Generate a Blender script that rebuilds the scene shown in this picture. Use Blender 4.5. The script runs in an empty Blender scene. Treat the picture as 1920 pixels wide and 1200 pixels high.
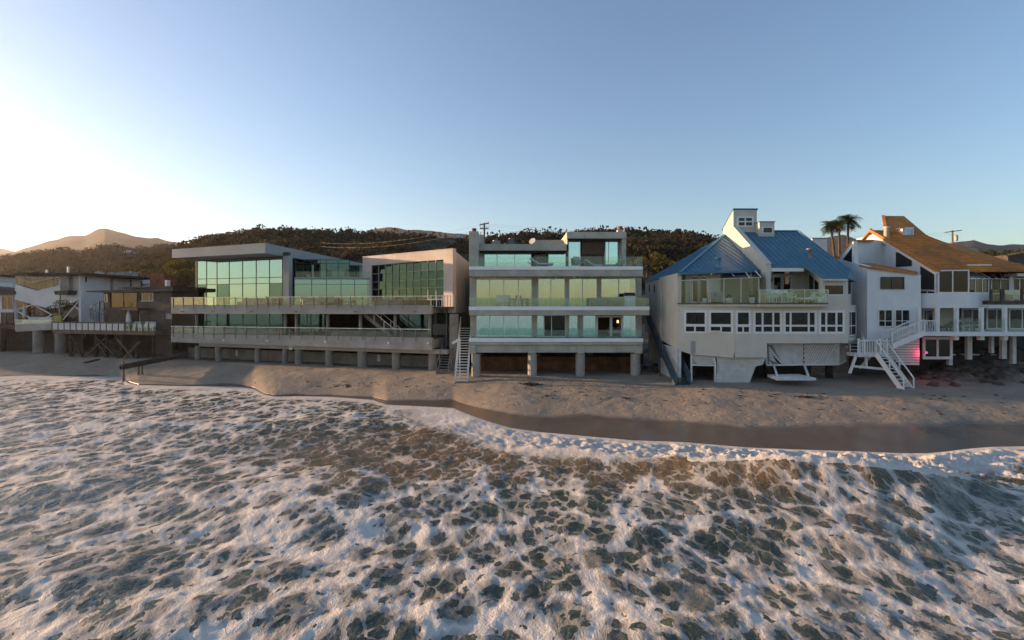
import bpy, math, random
import numpy as np
from mathutils import Vector, Matrix, noise as mnoise

R = math.radians
EYE = 5.4            # camera height over the sand at the house piles
FPX = 960.0          # focal length in pixels of the 1920-wide photograph
HY = 575.0           # row of the horizon
random.seed(7)
rng = np.random.default_rng(11)
sc = bpy.context.scene
COL = sc.collection

# ------------------------------------------------------------------ camera
cd = bpy.data.cameras.new('camera'); cam = bpy.data.objects.new('camera', cd); COL.objects.link(cam)
cam.location = (0, 0, EYE); cam.rotation_euler = (R(90), 0, 0)
cd.sensor_width = 36; cd.lens = 18; cd.shift_y = -(600 - HY) / 1920.0
cd.clip_start = 0.1; cd.clip_end = 20000
sc.camera = cam

# ------------------------------------------------------------------ daylight: low sun at the far left, a little behind the houses
HAZE = 0.00010
SUN_AZ = 73.0        # degrees to the left of the view direction (+Y)
SUN_EL = 7.0
sx, sy, sz = -math.sin(R(SUN_AZ)) * math.cos(R(SUN_EL)), math.cos(R(SUN_AZ)) * math.cos(R(SUN_EL)), math.sin(R(SUN_EL))
w = bpy.data.worlds.new('World'); sc.world = w; w.use_nodes = True
nt = w.node_tree; nt.nodes.clear()
sky = nt.nodes.new('ShaderNodeTexSky'); sky.sky_type = 'NISHITA'; sky.sun_disc = False
sky.sun_elevation = R(SUN_EL); sky.sun_rotation = R(-SUN_AZ)
sky.altitude = 0; sky.air_density = 1.0; sky.dust_density = 0.6; sky.ozone_density = 2.6
bg = nt.nodes.new('ShaderNodeBackground'); bg.inputs['Strength'].default_value = 0.15
wo = nt.nodes.new('ShaderNodeOutputWorld')
nt.links.new(sky.outputs[0], bg.inputs[0]); nt.links.new(bg.outputs[0], wo.inputs[0])
ld = bpy.data.lights.new('sun', 'SUN'); ld.energy = 5.0; ld.angle = R(0.6); ld.color = (1.0, 0.68, 0.38)
sun = bpy.data.objects.new('sun', ld); COL.objects.link(sun)
sun.rotation_euler = Vector((sx, sy, sz)).to_track_quat('Z', 'Y').to_euler()
vs = sc.view_settings
vs.view_transform = 'Standard'; vs.look = 'None'; vs.gamma = 1; vs.use_curve_mapping = False; vs.exposure = 1.13
vs.use_white_balance = True; vs.white_balance_temperature = 7050; vs.white_balance_tint = 17   # the camera's warm evening balance
sc.cycles.max_bounces = 8; sc.cycles.transparent_max_bounces = 16
sc.cycles.diffuse_bounces = 3; sc.cycles.glossy_bounces = 3
sc.cycles.sample_clamp_indirect = 4.0

# ------------------------------------------------------------------ materials
MATS = {}
class NB:
    """small node builder"""
    def __init__(s, name):
        s.m = bpy.data.materials.new(name); s.m.use_nodes = True; s.t = s.m.node_tree; s.t.nodes.clear()
        s.out = s.t.nodes.new('ShaderNodeOutputMaterial'); s.tc = None
    def n(s, typ, **kw):
        nd = s.t.nodes.new(typ)
        for k, v in kw.items():
            if k.startswith('i_'): nd.inputs[k[2:].replace('_', ' ')].default_value = v
            else: setattr(nd, k, v)
        return nd
    def l(s, a, b): s.t.links.new(a, b)
    def coord(s, scale=(1, 1, 1), rot=(0, 0, 0), world=True):
        # world position: alike pieces of one surface do not repeat each other's grain
        g = s.n('ShaderNodeNewGeometry') if world else s.n('ShaderNodeTexCoord')
        mp = s.n('ShaderNodeMapping'); mp.inputs['Scale'].default_value = scale; mp.inputs['Rotation'].default_value = rot
        s.l(g.outputs['Position' if world else 'Object'], mp.inputs['Vector']); return mp.outputs[0]
    def noise(s, vec, scale, detail=4, rough=.55, dist=0, lo=None, hi=None):
        nd = s.n('ShaderNodeTexNoise'); nd.inputs['Scale'].default_value = scale; nd.inputs['Detail'].default_value = detail
        nd.inputs['Roughness'].default_value = rough; nd.inputs['Distortion'].default_value = dist
        s.l(vec, nd.inputs['Vector']); o = nd.outputs['Fac']
        return s.ramp(o, lo, hi) if lo is not None else o
    def ramp(s, val, lo, hi, a=0.0, b=1.0, smooth=True):
        r = s.n('ShaderNodeMapRange'); r.interpolation_type = 'SMOOTHSTEP' if smooth else 'LINEAR'
        r.inputs['From Min'].default_value = lo; r.inputs['From Max'].default_value = hi
        r.inputs['To Min'].default_value = a; r.inputs['To Max'].default_value = b
        s.l(val, r.inputs['Value']); return r.outputs[0]
    def val(s, x, sock):
        if isinstance(x, (int, float)): sock.default_value = x
        elif isinstance(x, tuple): sock.default_value = x if len(x) == 4 or sock.type == 'VECTOR' else (*x, 1)
        else: s.l(x, sock)
    def math(s, op, a, b=0.0, c=None):
        m = s.n('ShaderNodeMath', operation=op); s.val(a, m.inputs[0]); s.val(b, m.inputs[1])
        if c is not None: s.val(c, m.inputs[2])
        return m.outputs[0]
    def mix(s, f, a, b):
        m = s.n('ShaderNodeMix', data_type='RGBA'); s.val(f, m.inputs[0]); s.val(a, m.inputs[6]); s.val(b, m.inputs[7]); return m.outputs[2]
    def attr(s, name):
        a = s.n('ShaderNodeAttribute'); a.attribute_name = name; return a.outputs['Fac']
    def bump(s, h, dist, strength=1.0, normal=None):
        b = s.n('ShaderNodeBump'); b.inputs['Distance'].default_value = dist; b.inputs['Strength'].default_value = strength
        s.l(h, b.inputs['Height'])
        if normal is not None: s.l(normal, b.inputs['Normal'])
        return b.outputs[0]
    def bsdf(s, color, rough=.6, spec=.4, metal=0, normal=None):
        p = s.n('ShaderNodeBsdfPrincipled'); s.val(color, p.inputs['Base Color']); s.val(rough, p.inputs['Roughness'])
        p.inputs['Specular IOR Level'].default_value = spec; p.inputs['Metallic'].default_value = metal
        if normal is not None: s.l(normal, p.inputs['Normal'])
        return p.outputs[0]
    def done(s, sh): s.l(sh, s.out.inputs['Surface']); return s.m

def surf(name, color, rough=.7, var=.25, vs_=1.2, spec=.35, metal=0, streak=0, bumpd=.004, bs=18, dirt=None, dirtamt=.5):
    """painted / rendered surface: mottling, drip streaks, fine grain"""
    if name in MATS: return MATS[name]
    b = NB(name); v = b.coord()
    n1 = b.noise(v, vs_, 5, .6, .3, .3, .7)
    c2 = tuple(x * (1 - var) for x in color); d = dirt or tuple(x * .45 for x in color)
    col = b.mix(n1, (*color, 1), (*c2, 1))
    if streak:
        vst = b.coord((3.2, 3.2, .22)); st = b.noise(vst, 1.5, 5, .6, .4, .52, .8)
        col = b.mix(b.math('MULTIPLY', st, streak), col, (*d, 1))
    n2 = b.noise(v, bs, 4, .6)
    col = b.mix(b.ramp(n2, .3, .75, 0, .16), col, (*c2, 1))
    nm = b.bump(n2, bumpd) if bumpd else None
    rg = b.ramp(n1, 0, 1, rough * .85, min(1, rough * 1.1))
    MATS[name] = b.done(b.bsdf(col, rg, spec, metal, nm)); return MATS[name]

def glassmat(name, tint=(.55, .8, .72), refl=(.7, .95, .88), fac=.35, fres=.6, rough=.02, wob=.0):
    """pane: part mirror, part tinted view through"""
    b = NB(name)
    tr = b.n('ShaderNodeBsdfTransparent'); tr.inputs[0].default_value = (*tint, 1)
    gl = b.n('ShaderNodeBsdfGlossy'); gl.inputs['Color'].default_value = (*refl, 1); gl.inputs['Roughness'].default_value = rough
    v = b.coord()
    if wob: b.l(b.bump(b.noise(v, .5, 1, .4), wob), gl.inputs['Normal'])
    lw = b.n('ShaderNodeLayerWeight'); lw.inputs['Blend'].default_value = .25
    f = b.ramp(lw.outputs['Fresnel'], 0, 1, fac, min(1, fac + fres), False)
    mx = b.n('ShaderNodeMixShader'); b.l(f, mx.inputs[0]); b.l(tr.outputs[0], mx.inputs[1]); b.l(gl.outputs[0], mx.inputs[2])
    MATS[name] = b.done(mx.outputs[0]); return MATS[name]

def emis(name, color, st):
    b = NB(name); e = b.n('ShaderNodeEmission'); e.inputs[0].default_value = (*color, 1); e.inputs[1].default_value = st
    MATS[name] = b.done(e.outputs[0]); return MATS[name]

# ------------------------------------------------------------------ mesh builder
class MB:
    def __init__(s): s.v = []; s.f = []
    def hexa(s, c):
        n = len(s.v); s.v += [tuple(p) for p in c]
        for f in ((0, 3, 2, 1), (4, 5, 6, 7), (0, 1, 5, 4), (1, 2, 6, 5), (2, 3, 7, 6), (3, 0, 4, 7)): s.f.append(tuple(n + i for i in f))
        return s
    def box(s, x0, x1, y0, y1, z0, z1):
        return s.hexa([(x0, y0, z0), (x1, y0, z0), (x1, y1, z0), (x0, y1, z0), (x0, y0, z1), (x1, y0, z1), (x1, y1, z1), (x0, y1, z1)])
    def prism(s, a, b):
        """two matching loops a and b closed into a solid"""
        n = len(s.v); k = len(a); s.v += [tuple(p) for p in a] + [tuple(p) for p in b]
        s.f.append(tuple(n + i for i in range(k))); s.f.append(tuple(n + k + i for i in reversed(range(k))))
        for i in range(k): j = (i + 1) % k; s.f.append((n + i, n + k + i, n + k + j, n + j))
        return s
    def slab(s, loop, t):
        """sheet following loop, thickened straight down by t"""
        return s.prism(loop, [(p[0], p[1], p[2] - t) for p in loop])
    def poly(s, loop):
        n = len(s.v); s.v += [tuple(p) for p in loop]; s.f.append(tuple(range(n, n + len(loop)))); return s
    def tube(s, p, q, r, k=8, r2=None):
        p = Vector(p); q = Vector(q); d = (q - p).normalized(); r2 = r if r2 is None else r2
        a = d.orthogonal().normalized() if abs(d.z) < .99 else Vector((1, 0, 0)); b = d.cross(a)
        A = [p + (a * math.cos(t) + b * math.sin(t)) * r for t in [i * 2 * math.pi / k for i in range(k)]]
        B = [q + (a * math.cos(t) + b * math.sin(t)) * r2 for t in [i * 2 * math.pi / k for i in range(k)]]
        return s.prism(A, B)
    def bar(s, p, q, w, h=None, up=(0, 0, 1)):
        """square bar between two points"""
        p = Vector(p); q = Vector(q); d = (q - p).normalized(); h = w if h is None else h
        u = Vector(up)
        if abs(d.dot(u)) > .99: u = Vector((0, 1, 0))
        a = d.cross(u).normalized() * (w / 2); b = a.cross(d).normalized() * (h / 2)
        return s.prism([p + a + b, p - a + b, p - a - b, p + a - b], [q + a + b, q - a + b, q - a - b, q + a - b])
    def lathe(s, c, prof, k=12):
        n = len(s.v)
        for (r, z) in prof:
            for i in range(k):
                t = i * 2 * math.pi / k; s.v.append((c[0] + r * math.cos(t), c[1] + r * math.sin(t), c[2] + z))
        for j in range(len(prof) - 1):
            for i in range(k):
                i2 = (i + 1) % k; s.f.append((n + j * k + i, n + j * k + i2, n + (j + 1) * k + i2, n + (j + 1) * k + i))
        s.f.append(tuple(n + i for i in reversed(range(k)))); s.f.append(tuple(n + (len(prof) - 1) * k + i for i in range(k)))
        return s

ORG = {}
def tag(o, label=None, cat=None, group=None, kind=None):
    if label: o['label'] = label
    if cat: o['category'] = cat
    if group: o['group'] = group
    if kind: o['kind'] = kind
    return o
def obj(name, mb, m, parent=None, loc=None, smooth=False, fix=True):
    """link ONE mesh object; verts are given in world space"""
    base = ORG[parent.name] if parent else Vector(loc or (0, 0, 0))
    me = bpy.data.meshes.new(name)
    me.from_pydata([(v[0] - base[0], v[1] - base[1], v[2] - base[2]) for v in mb.v], [], mb.f); me.update()
    if fix:
        import bmesh
        bm = bmesh.new(); bm.from_mesh(me); bmesh.ops.recalc_face_normals(bm, faces=bm.faces); bm.to_mesh(me); bm.free()
    if smooth: me.polygons.foreach_set('use_smooth', [True] * len(me.polygons))
    me.materials.append(m)
    o = bpy.data.objects.new(name, me); COL.objects.link(o)
    if parent: o.parent = parent
    else: o.location = base
    ORG[o.name] = Vector(base); return o
def thing(name, loc, label, cat, group=None, rz=0):
    o = bpy.data.objects.new(name, None); COL.objects.link(o); o.location = loc; o.empty_display_size = .3
    ORG[o.name] = Vector(loc); return tag(o, label, cat, group)
PIECE = {}
def piece(name, size, c, rz, m, parent):
    """alike box pieces share mesh data; c = world centre"""
    key = (name.split('.')[0], round(size[0], 2), round(size[1], 3), round(size[2], 2), m.name)
    if key not in PIECE:
        me = bpy.data.meshes.new(name); b = MB().box(-size[0]/2, size[0]/2, -size[1]/2, size[1]/2, -size[2]/2, size[2]/2)
        me.from_pydata(b.v, [], b.f); me.update(); me.materials.append(m); PIECE[key] = me
    o = bpy.data.objects.new(name, PIECE[key]); COL.objects.link(o); o.parent = parent
    o.location = Vector(c) - ORG[parent.name]; o.rotation_euler = (0, 0, rz); ORG[o.name] = ORG[parent.name]; return o
def copy_tree(src, loc, rz=0, label=None, sc_=1):
    c = src.copy(); COL.objects.link(c); c.location = loc; c.rotation_euler = (0, 0, rz); c.scale = (sc_,) * 3
    if label: c['label'] = label
    for ch in list(src.children):
        d = ch.copy(); COL.objects.link(d); d.parent = c
        for g in list(ch.children):
            e = g.copy(); COL.objects.link(e); e.parent = d
    return c

# pixel of the photograph -> place in the world at depth Y
def X(px, Y): return (px - 960) / FPX * Y
def Z(py, Y): return EYE + (HY - py) / FPX * Y
def W(px, py, Y): return Vector((X(px, Y), Y, Z(py, Y)))

class Fac:
    """a facade: plan line p0 -> p1 seen left to right; d = metres out towards the viewer"""
    def __init__(s, p0, p1):
        s.p0 = Vector(p0); s.p1 = Vector(p1); s.u = (s.p1 - s.p0).normalized(); s.n = Vector((s.u.y, -s.u.x))
        s.rz = math.atan2(s.u.y, s.u.x); s.len = (s.p1 - s.p0).length
    def s(s, px, d=0):
        k = (px - 960) / FPX; o = s.p0 + s.n * d
        return (k * o.y - o.x) / (s.u.x - k * s.u.y)
    def Y(s, ss, d=0): return s.p0.y + s.u.y * ss + s.n.y * d
    def z(s, px, py, d=0): return Z(py, s.Y(s.s(px, d), d))
    def P(s, ss, z, d=0):
        q = s.p0 + s.u * ss + s.n * d; return Vector((q.x, q.y, z))
    def box(s, mb, s0, s1, z0, z1, d0, d1):
        if s1 < s0: s0, s1 = s1, s0
        return mb.hexa([s.P(s0, z0, d1), s.P(s1, z0, d1), s.P(s1, z0, d0), s.P(s0, z0, d0), s.P(s0, z1, d1), s.P(s1, z1, d1), s.P(s1, z1, d0), s.P(s0, z1, d0)])
    def rect(s, px0, px1, py0, py1, d=0, pc=None):
        """photo rectangle lying in the plane d -> s0, s1, z0, z1"""
        pc = pc if pc is not None else (px0 + px1) / 2
        return s.s(px0, d), s.s(px1, d), s.z(pc, py1, d), s.z(pc, py0, d)
    def pbox(s, mb, px0, px1, py0, py1, d0, d1):
        return s.box(mb, *s.rect(px0, px1, py0, py1, d1), d0, d1)
    def pprism(s, mb, pts, d0, d1):
        """photo outline on plane d1, extruded back to d0"""
        a = []; b = []
        for px, py in pts:
            ss = s.s(px, d1); z = s.z(px, py, d1); a.append(s.P(ss, z, d1)); b.append(s.P(ss, z, d0))
        return mb.prism(a, b)
    def pt(s, px, py, d=0): return s.P(s.s(px, d), s.z(px, py, d), d)

def win_grid(par, F, s0, s1, z0, z1, d, vs_=(), hs=(), fm=None, gm=None, fw=.06, label=None, back=None, name='window'):
    """window part (frame with mullions at vs_, transoms at hs) with every pane a sub-part"""
    if s1 < s0: s0, s1 = s1, s0
    if z1 < z0: z0, z1 = z1, z0
    mb = MB(); V = [s0] + sorted(vs_) + [s1]; H = [z0] + sorted(hs) + [z1]
    F.box(mb, s0 - fw/2, s0 + fw/2, z0 - fw/2, z1 + fw/2, d - .05, d + .05); F.box(mb, s1 - fw/2, s1 + fw/2, z0 - fw/2, z1 + fw/2, d - .05, d + .05)
    F.box(mb, s0 + fw/2, s1 - fw/2, z0 - fw/2, z0 + fw/2, d - .048, d + .048); F.box(mb, s0 + fw/2, s1 - fw/2, z1 - fw/2, z1 + fw/2, d - .048, d + .048)
    for v in V[1:-1]: F.box(mb, v - fw*.4, v + fw*.4, z0 + fw/2, z1 - fw/2, d - .04, d + .04)
    for h in H[1:-1]:
        for a, b in zip(V[:-1], V[1:]): F.box(mb, a + fw*.45, b - fw*.45, h - fw*.4, h + fw*.4, d - .035, d + .035)
    w_ = obj(name, mb, fm, par)
    if label: w_['label'] = label
    for a, b in zip(V[:-1], V[1:]):
        for c, e in zip(H[:-1], H[1:]):
            if b - a < .05 or e - c < .05: continue
            g = gm(a, b, c, e) if callable(gm) else gm
            piece('pane', (b - a - fw*.6, .012, e - c - fw*.6), F.P((a + b)/2, (c + e)/2, d), F.rz, g, w_)
    return w_
def win_px(par, F, px0, px1, py0, py1, d, vpx=(), hpy=(), **kw):
    s0, s1, z0, z1 = F.rect(px0, px1, py0, py1, d); pc = (px0 + px1)/2
    return win_grid(par, F, s0, s1, z0, z1, d, [F.s(v, d) for v in vpx], [F.z(pc, h, d) for h in hpy], **kw)
# ------------------------------------------------------------------ palette (real-world base colours; shade painted into the unlit interior)
M_conc   = surf('board_concrete', (.40, .365, .325), .85, .22, .8, streak=.35)
M_concd  = surf('weathered_concrete', (.30, .27, .235), .9, .35, .9, streak=.6)
M_concg  = surf('greenish_concrete', (.50, .48, .40), .85, .28, .9, streak=.5)
M_concs  = surf('soffit_concrete', (.26, .25, .22), .9, .3, .9, streak=.3)
M_fascia = surf('aluminium_fascia', (.88, .90, .90), .35, .1, .8, spec=.5, streak=.15)
M_grey   = surf('grey_cladding', (.30, .33, .33), .5, .14, .6, streak=.12)
M_steel  = surf('grey_steel', (.22, .22, .22), .45, .2, 3, spec=.5)
M_dsteel = surf('dark_bronze_frame', (.035, .04, .038), .4, .2, 3, spec=.5)
M_alu    = surf('pale_aluminium', (.74, .75, .72), .4, .1, 3, spec=.5)
M_pink   = surf('pinkish_render', (.52, .45, .41), .85, .12, .7, streak=.2)
M_cream  = surf('cream_stucco', (.62, .58, .50), .9, .1, .8, streak=.28)
M_white  = surf('white_stucco', (.74, .76, .76), .85, .1, .7, streak=.25)
M_wtrim  = surf('white_painted_trim', (.76, .76, .75), .5, .1, 3, spec=.4)
M_wside  = surf('white_painted_boards', (.66, .67, .67), .6, .22, 2.5, streak=.3)
M_lav    = surf('pale_grey_render', (.70, .67, .65), .85, .12, .6, streak=.2)
M_brownw = surf('dark_brown_siding', (.085, .065, .058), .75, .3, 1.5, streak=.3)
M_dkwood = surf('tarred_timber', (.045, .033, .027), .85, .35, 2.5)
M_wood   = surf('weathered_timber', (.17, .125, .09), .85, .35, 2.5, streak=.3)
M_rust   = surf('rusty_sheet_wall', (.20, .085, .045), .9, .5, 1.1, streak=.8, dirt=(.05, .035, .028))
M_brick  = surf('red_brick', (.24, .07, .045), .9, .35, 3)
M_blue   = surf('blue_metal_roof', (.06, .185, .26), .5, .16, .5, spec=.5, streak=.12, dirt=(.10, .16, .2))
M_blues  = surf('blue_metal_seam', (.075, .22, .31), .45, .12, 2, spec=.5)
M_bstair = surf('blue_grey_paint', (.06, .10, .13), .6, .25, 2, streak=.2)
M_roofdk = surf('dark_roofing', (.05, .046, .045), .9, .3, 1.2)
M_dark   = surf('unlit_interior', (.05, .045, .04), .9, .3, 1)  # near-black colour stands in for shade in rooms, undercrofts and soffits
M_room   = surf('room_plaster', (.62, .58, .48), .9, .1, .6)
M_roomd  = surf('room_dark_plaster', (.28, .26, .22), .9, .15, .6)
M_floor  = surf('room_floor', (.28, .22, .16), .6, .2, .8)
M_curt   = surf('white_curtain', (.82, .84, .82), .9, .1, 1)
M_blind  = surf('brown_roller_blind', (.13, .08, .06), .8, .15, 2)
M_black  = surf('black_paint', (.02, .02, .02), .5, .2, 3)
M_greyp  = surf('grey_enclosure', (.38, .38, .37), .5, .2, 2, streak=.2)
M_cush   = surf('pale_cushion', (.6, .58, .55), .9, .1, 3)
M_cushb  = surf('dark_wicker', (.06, .05, .045), .8, .3, 6)
M_tanf   = surf('tan_cushion', (.30, .24, .19), .9, .2, 4)
M_terr   = surf('terracotta_pot', (.35, .16, .09), .8, .2, 4)
M_yellow = surf('yellow_awning', (.42, .34, .07), .8, .2, 3)
M_opal   = surf('cream_roller_screen', (.42, .38, .24), .7, .06, .8)
M_pipe   = surf('corroded_pipe', (.055, .04, .035), .7, .4, 2.5)
M_wire   = surf('cable_black', (.03, .03, .03), .6, .1, 1)
# roof tiles: clay colour varying tile to tile
def _tile():
    b = NB('clay_tile'); v = b.coord((1, 1, 1))
    vo = b.n('ShaderNodeTexVoronoi', feature='F1'); vo.inputs['Scale'].default_value = 3.2; b.l(v, vo.inputs['Vector'])
    sep = b.n('ShaderNodeSeparateColor'); b.l(vo.outputs['Color'], sep.inputs[0])
    col = b.mix(sep.outputs[0], (.66, .24, .045, 1), (.48, .165, .04, 1))
    col = b.mix(b.noise(v, .5, 4, .6, .3, .35, .75), col, (.30, .13, .05, 1))
    return b.done(b.bsdf(col, .8, .3, 0, b.bump(b.noise(v, 9, 3), .012)))
M_tile = _tile()
G_green = glassmat('green_mirror_glass', (.10, .2, .17), (.42, .70, .75), .52, .35, .01, .004)
G_greend= glassmat('green_tinted_glass', (.2, .38, .35), (.42, .72, .72), .16, .5, .01, .004)
G_rail  = glassmat('rail_glass', (.90, .94, .91), (.8, .9, .87), .04, .22)
G_railt = glassmat('teal_rail_glass', (.80, .92, .90), (.78, .93, .92), .08, .3)
G_pane  = glassmat('sliding_door_glass', (.82, .87, .78), (.85, .95, .86), .36, .4, .01, .002)
G_teal  = glassmat('teal_film_glass', (.76, .97, .97), (.76, 1, 1), .72, .5, .05)
G_dark  = glassmat('dark_window_glass', (.22, .22, .22), (.8, .8, .82), .035, .5)
G_blue  = glassmat('blue_greenhouse_glass', (.30, .42, .62), (.5, .65, .9), .3, .5)
# ------------------------------------------------------------------ numpy noise
def _h(ix, iy, s):
    n = (ix.astype(np.int64) * 374761393 + iy.astype(np.int64) * 668265263 + s * 1442695041) & 0x7fffffff
    n = ((n ^ (n >> 13)) * 1274126177) & 0x7fffffff
    return ((n ^ (n >> 16)) & 0xffff) / 65535.0
def vnoise(x, y, s=0):
    ix = np.floor(x); iy = np.floor(y); fx = x - ix; fy = y - iy
    fx = fx * fx * fx * (fx * (fx * 6 - 15) + 10); fy = fy * fy * fy * (fy * (fy * 6 - 15) + 10)
    a = _h(ix, iy, s); b = _h(ix + 1, iy, s); c = _h(ix, iy + 1, s); d = _h(ix + 1, iy + 1, s)
    return (a + (b - a) * fx) * (1 - fy) + (c + (d - c) * fx) * fy
def fbm(x, y, o=4, s=0, g=.5):
    t = 0; a = 1; n = 0
    for k in range(o): t = t + a * vnoise(x * 2 ** k + 17.3 * k, y * 2 ** k - 9.1 * k, s + k); n += a; a *= g
    return t / n
def sstep(a, b, x): t = np.clip((x - a) / (b - a), 0, 1); return t * t * (3 - 2 * t)
def grid_obj(name, XX, YY, ZZ, m, kind='structure', attrs=None, smooth=True, flip=False):
    nr, nc = XX.shape; me = bpy.data.meshes.new(name)
    co = np.stack([XX, YY, ZZ], -1).reshape(-1, 3).astype(np.float32)
    i = np.arange(nr * nc).reshape(nr, nc); a, b, c, d = i[:-1, :-1], i[:-1, 1:], i[1:, 1:], i[1:, :-1]
    q = np.stack([a, b, c, d] if not flip else [a, d, c, b], -1).reshape(-1, 4).astype(np.int32)
    me.vertices.add(len(co)); me.vertices.foreach_set('co', co.ravel())
    me.loops.add(q.size); me.loops.foreach_set('vertex_index', q.ravel())
    me.polygons.add(len(q)); me.polygons.foreach_set('loop_start', np.arange(0, q.size, 4, dtype=np.int32)); me.polygons.foreach_set('loop_total', np.full(len(q), 4, np.int32))
    me.update(calc_edges=True)
    if smooth: me.polygons.foreach_set('use_smooth', np.ones(len(q), bool))
    for k, v in (attrs or {}).items():
        at = me.attributes.new(k, 'FLOAT', 'POINT'); at.data.foreach_set('value', v.reshape(-1).astype(np.float32))
    me.materials.append(m); o = bpy.data.objects.new(name, me); COL.objects.link(o); o['kind'] = kind; ORG[o.name] = Vector((0, 0, 0)); return o

ZS = -1.15
_sh = np.array([(-4000, 692), (-1500, 697), (-600, 702), (0, 706), (55, 704), (150, 706), (228, 706), (240, 718), (260, 722), (340, 724), (440, 725), (475, 729), (497, 740), (515, 744), (560, 743), (620, 744), (700, 750), (725, 759), (790, 762), (850, 765), (882, 778), (915, 790), (960, 803), (1010, 810), (1100, 818), (1190, 826), (1280, 829), (1400, 839), (1500, 843), (1620, 847), (1690, 850), (1740, 850), (1780, 846), (1820, 841), (1860, 838), (1920, 837), (2300, 842), (3000, 850), (5500, 850)], float)
_hl = np.array([(-4000, 66), (-600, 66), (0, 61), (150, 56), (320, 51), (500, 48), (810, 43), (960, 41.5), (1220, 41), (1330, 38), (1600, 37), (1700, 37), (1920, 38), (2600, 40), (5500, 44)], float)
def Ysh(px): return (EYE - ZS) * FPX / (np.interp(px, _sh[:, 0], _sh[:, 1]) - HY)
def beach_z(px, Y):
    s0 = Ysh(px); s1 = np.interp(px, _hl[:, 0], _hl[:, 1]); t = (Y - s0) / (s1 - s0)
    z = np.where(t < 0, ZS + t * 2.2, ZS + (0 - ZS) * (1 - (1 - np.clip(t, 0, 1)) ** 1.35))
    z = z + np.clip(Y - s1 - 4.5, 0, 15) * .2
    # rocky slope at the right end
    r = sstep(1690, 1800, px) * sstep(s1 - 2, s1 + 5, Y); z = z + r * 1.0
    return z

def m_sand():
    b = NB('beach_sand'); v = b.coord()
    n = b.noise(v, .35, 5, .6, .5, .3, .7); n2 = b.noise(v, 2.2, 5, .6, 0, .35, .7)
    dry = b.mix(n, (.335, .268, .20, 1), (.265, .213, .16, 1)); dry = b.mix(b.math('MULTIPLY', n2, .35), dry, (.22, .17, .125, 1))
    wet = b.mix(n, (.155, .115, .082, 1), (.12, .09, .065, 1))
    wn = b.math('ADD', b.attr('wet'), b.math('MULTIPLY', b.math('SUBTRACT', b.noise(v, .25, 3), .5), .35))
    wf = b.ramp(wn, .25, .75)
    col = b.mix(wf, dry, wet)
    # dark brown on the rocky slope and from the house fronts back
    col = b.mix(b.math('MULTIPLY', b.attr('soil'), b.ramp(n2, 0, 1, .55, 1)), col, (.075, .055, .045, 1))
    h = b.math('ADD', b.noise(v, 1.4, 4, .55), b.math('MULTIPLY', b.noise(v, 7, 3), .3))
    # footprints: scattered shallow pits
    vo = b.n('ShaderNodeTexVoronoi', feature='F1'); vo.inputs['Scale'].default_value = 1.9; b.l(v, vo.inputs['Vector'])
    h = b.math('ADD', h, b.math('MULTIPLY', b.ramp(vo.outputs['Distance'], .05, .3), .35))
    hs = b.math('MULTIPLY', h, b.ramp(wf, 0, 1, 1, .08))
    rg = b.ramp(wf, 0, 1, .95, .2)
    return b.done(b.bsdf(col, rg, .35, 0, b.bump(hs, .05)))
px = np.concatenate([np.linspace(-4000, -200, 60)[:-1], np.linspace(-200, 2150, 620), np.linspace(2150, 5500, 60)[1:]])
rows = np.concatenate([np.linspace(-4, 0, 8)[:-1], np.linspace(0, 18, 90), np.linspace(18, 60, 60)[1:], [90, 130]])
PX, RW = np.meshgrid(px, rows); YY = np.interp(PX, px, Ysh(px)) + RW
XX = (PX - 960) / FPX * YY; ZZ = beach_z(PX, YY)
dryf = sstep(0, 3, RW); hous = np.interp(PX, _hl[:, 0], _hl[:, 1])
ZZ += dryf * ((fbm(XX * .35, YY * .35, 4, 3) - .5) * .16 + (fbm(XX * 1.6, YY * 1.6, 3, 5) - .5) * .035 * sstep(3, 7, RW))
rock = sstep(1700, 1800, PX) * sstep(hous - 3, hous + 1, YY) + sstep(hous + 4, hous + 7, YY)
ZZ += np.clip(rock, 0, 1) * (fbm(XX * .9, YY * .9, 4, 8) - .45) * .9
wetw = np.interp(PX, [0, 300, 700, 900, 1100, 1400, 1700, 1920], [.5, .5, .7, 1.6, 3.4, 3.4, 4.2, 4.0]) + (fbm(XX * .18, 0 * YY, 3, 31) - .5) * 2
wet = 1 - sstep(wetw * .45, wetw * 1.45, RW)
soil = np.clip(rock + sstep(hous - .5, hous + 2.5, YY) * .7, 0, 1)
grid_obj('beach_sand', XX, YY, ZZ, m_sand(), attrs={'wet': wet, 'soil': soil})

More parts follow.
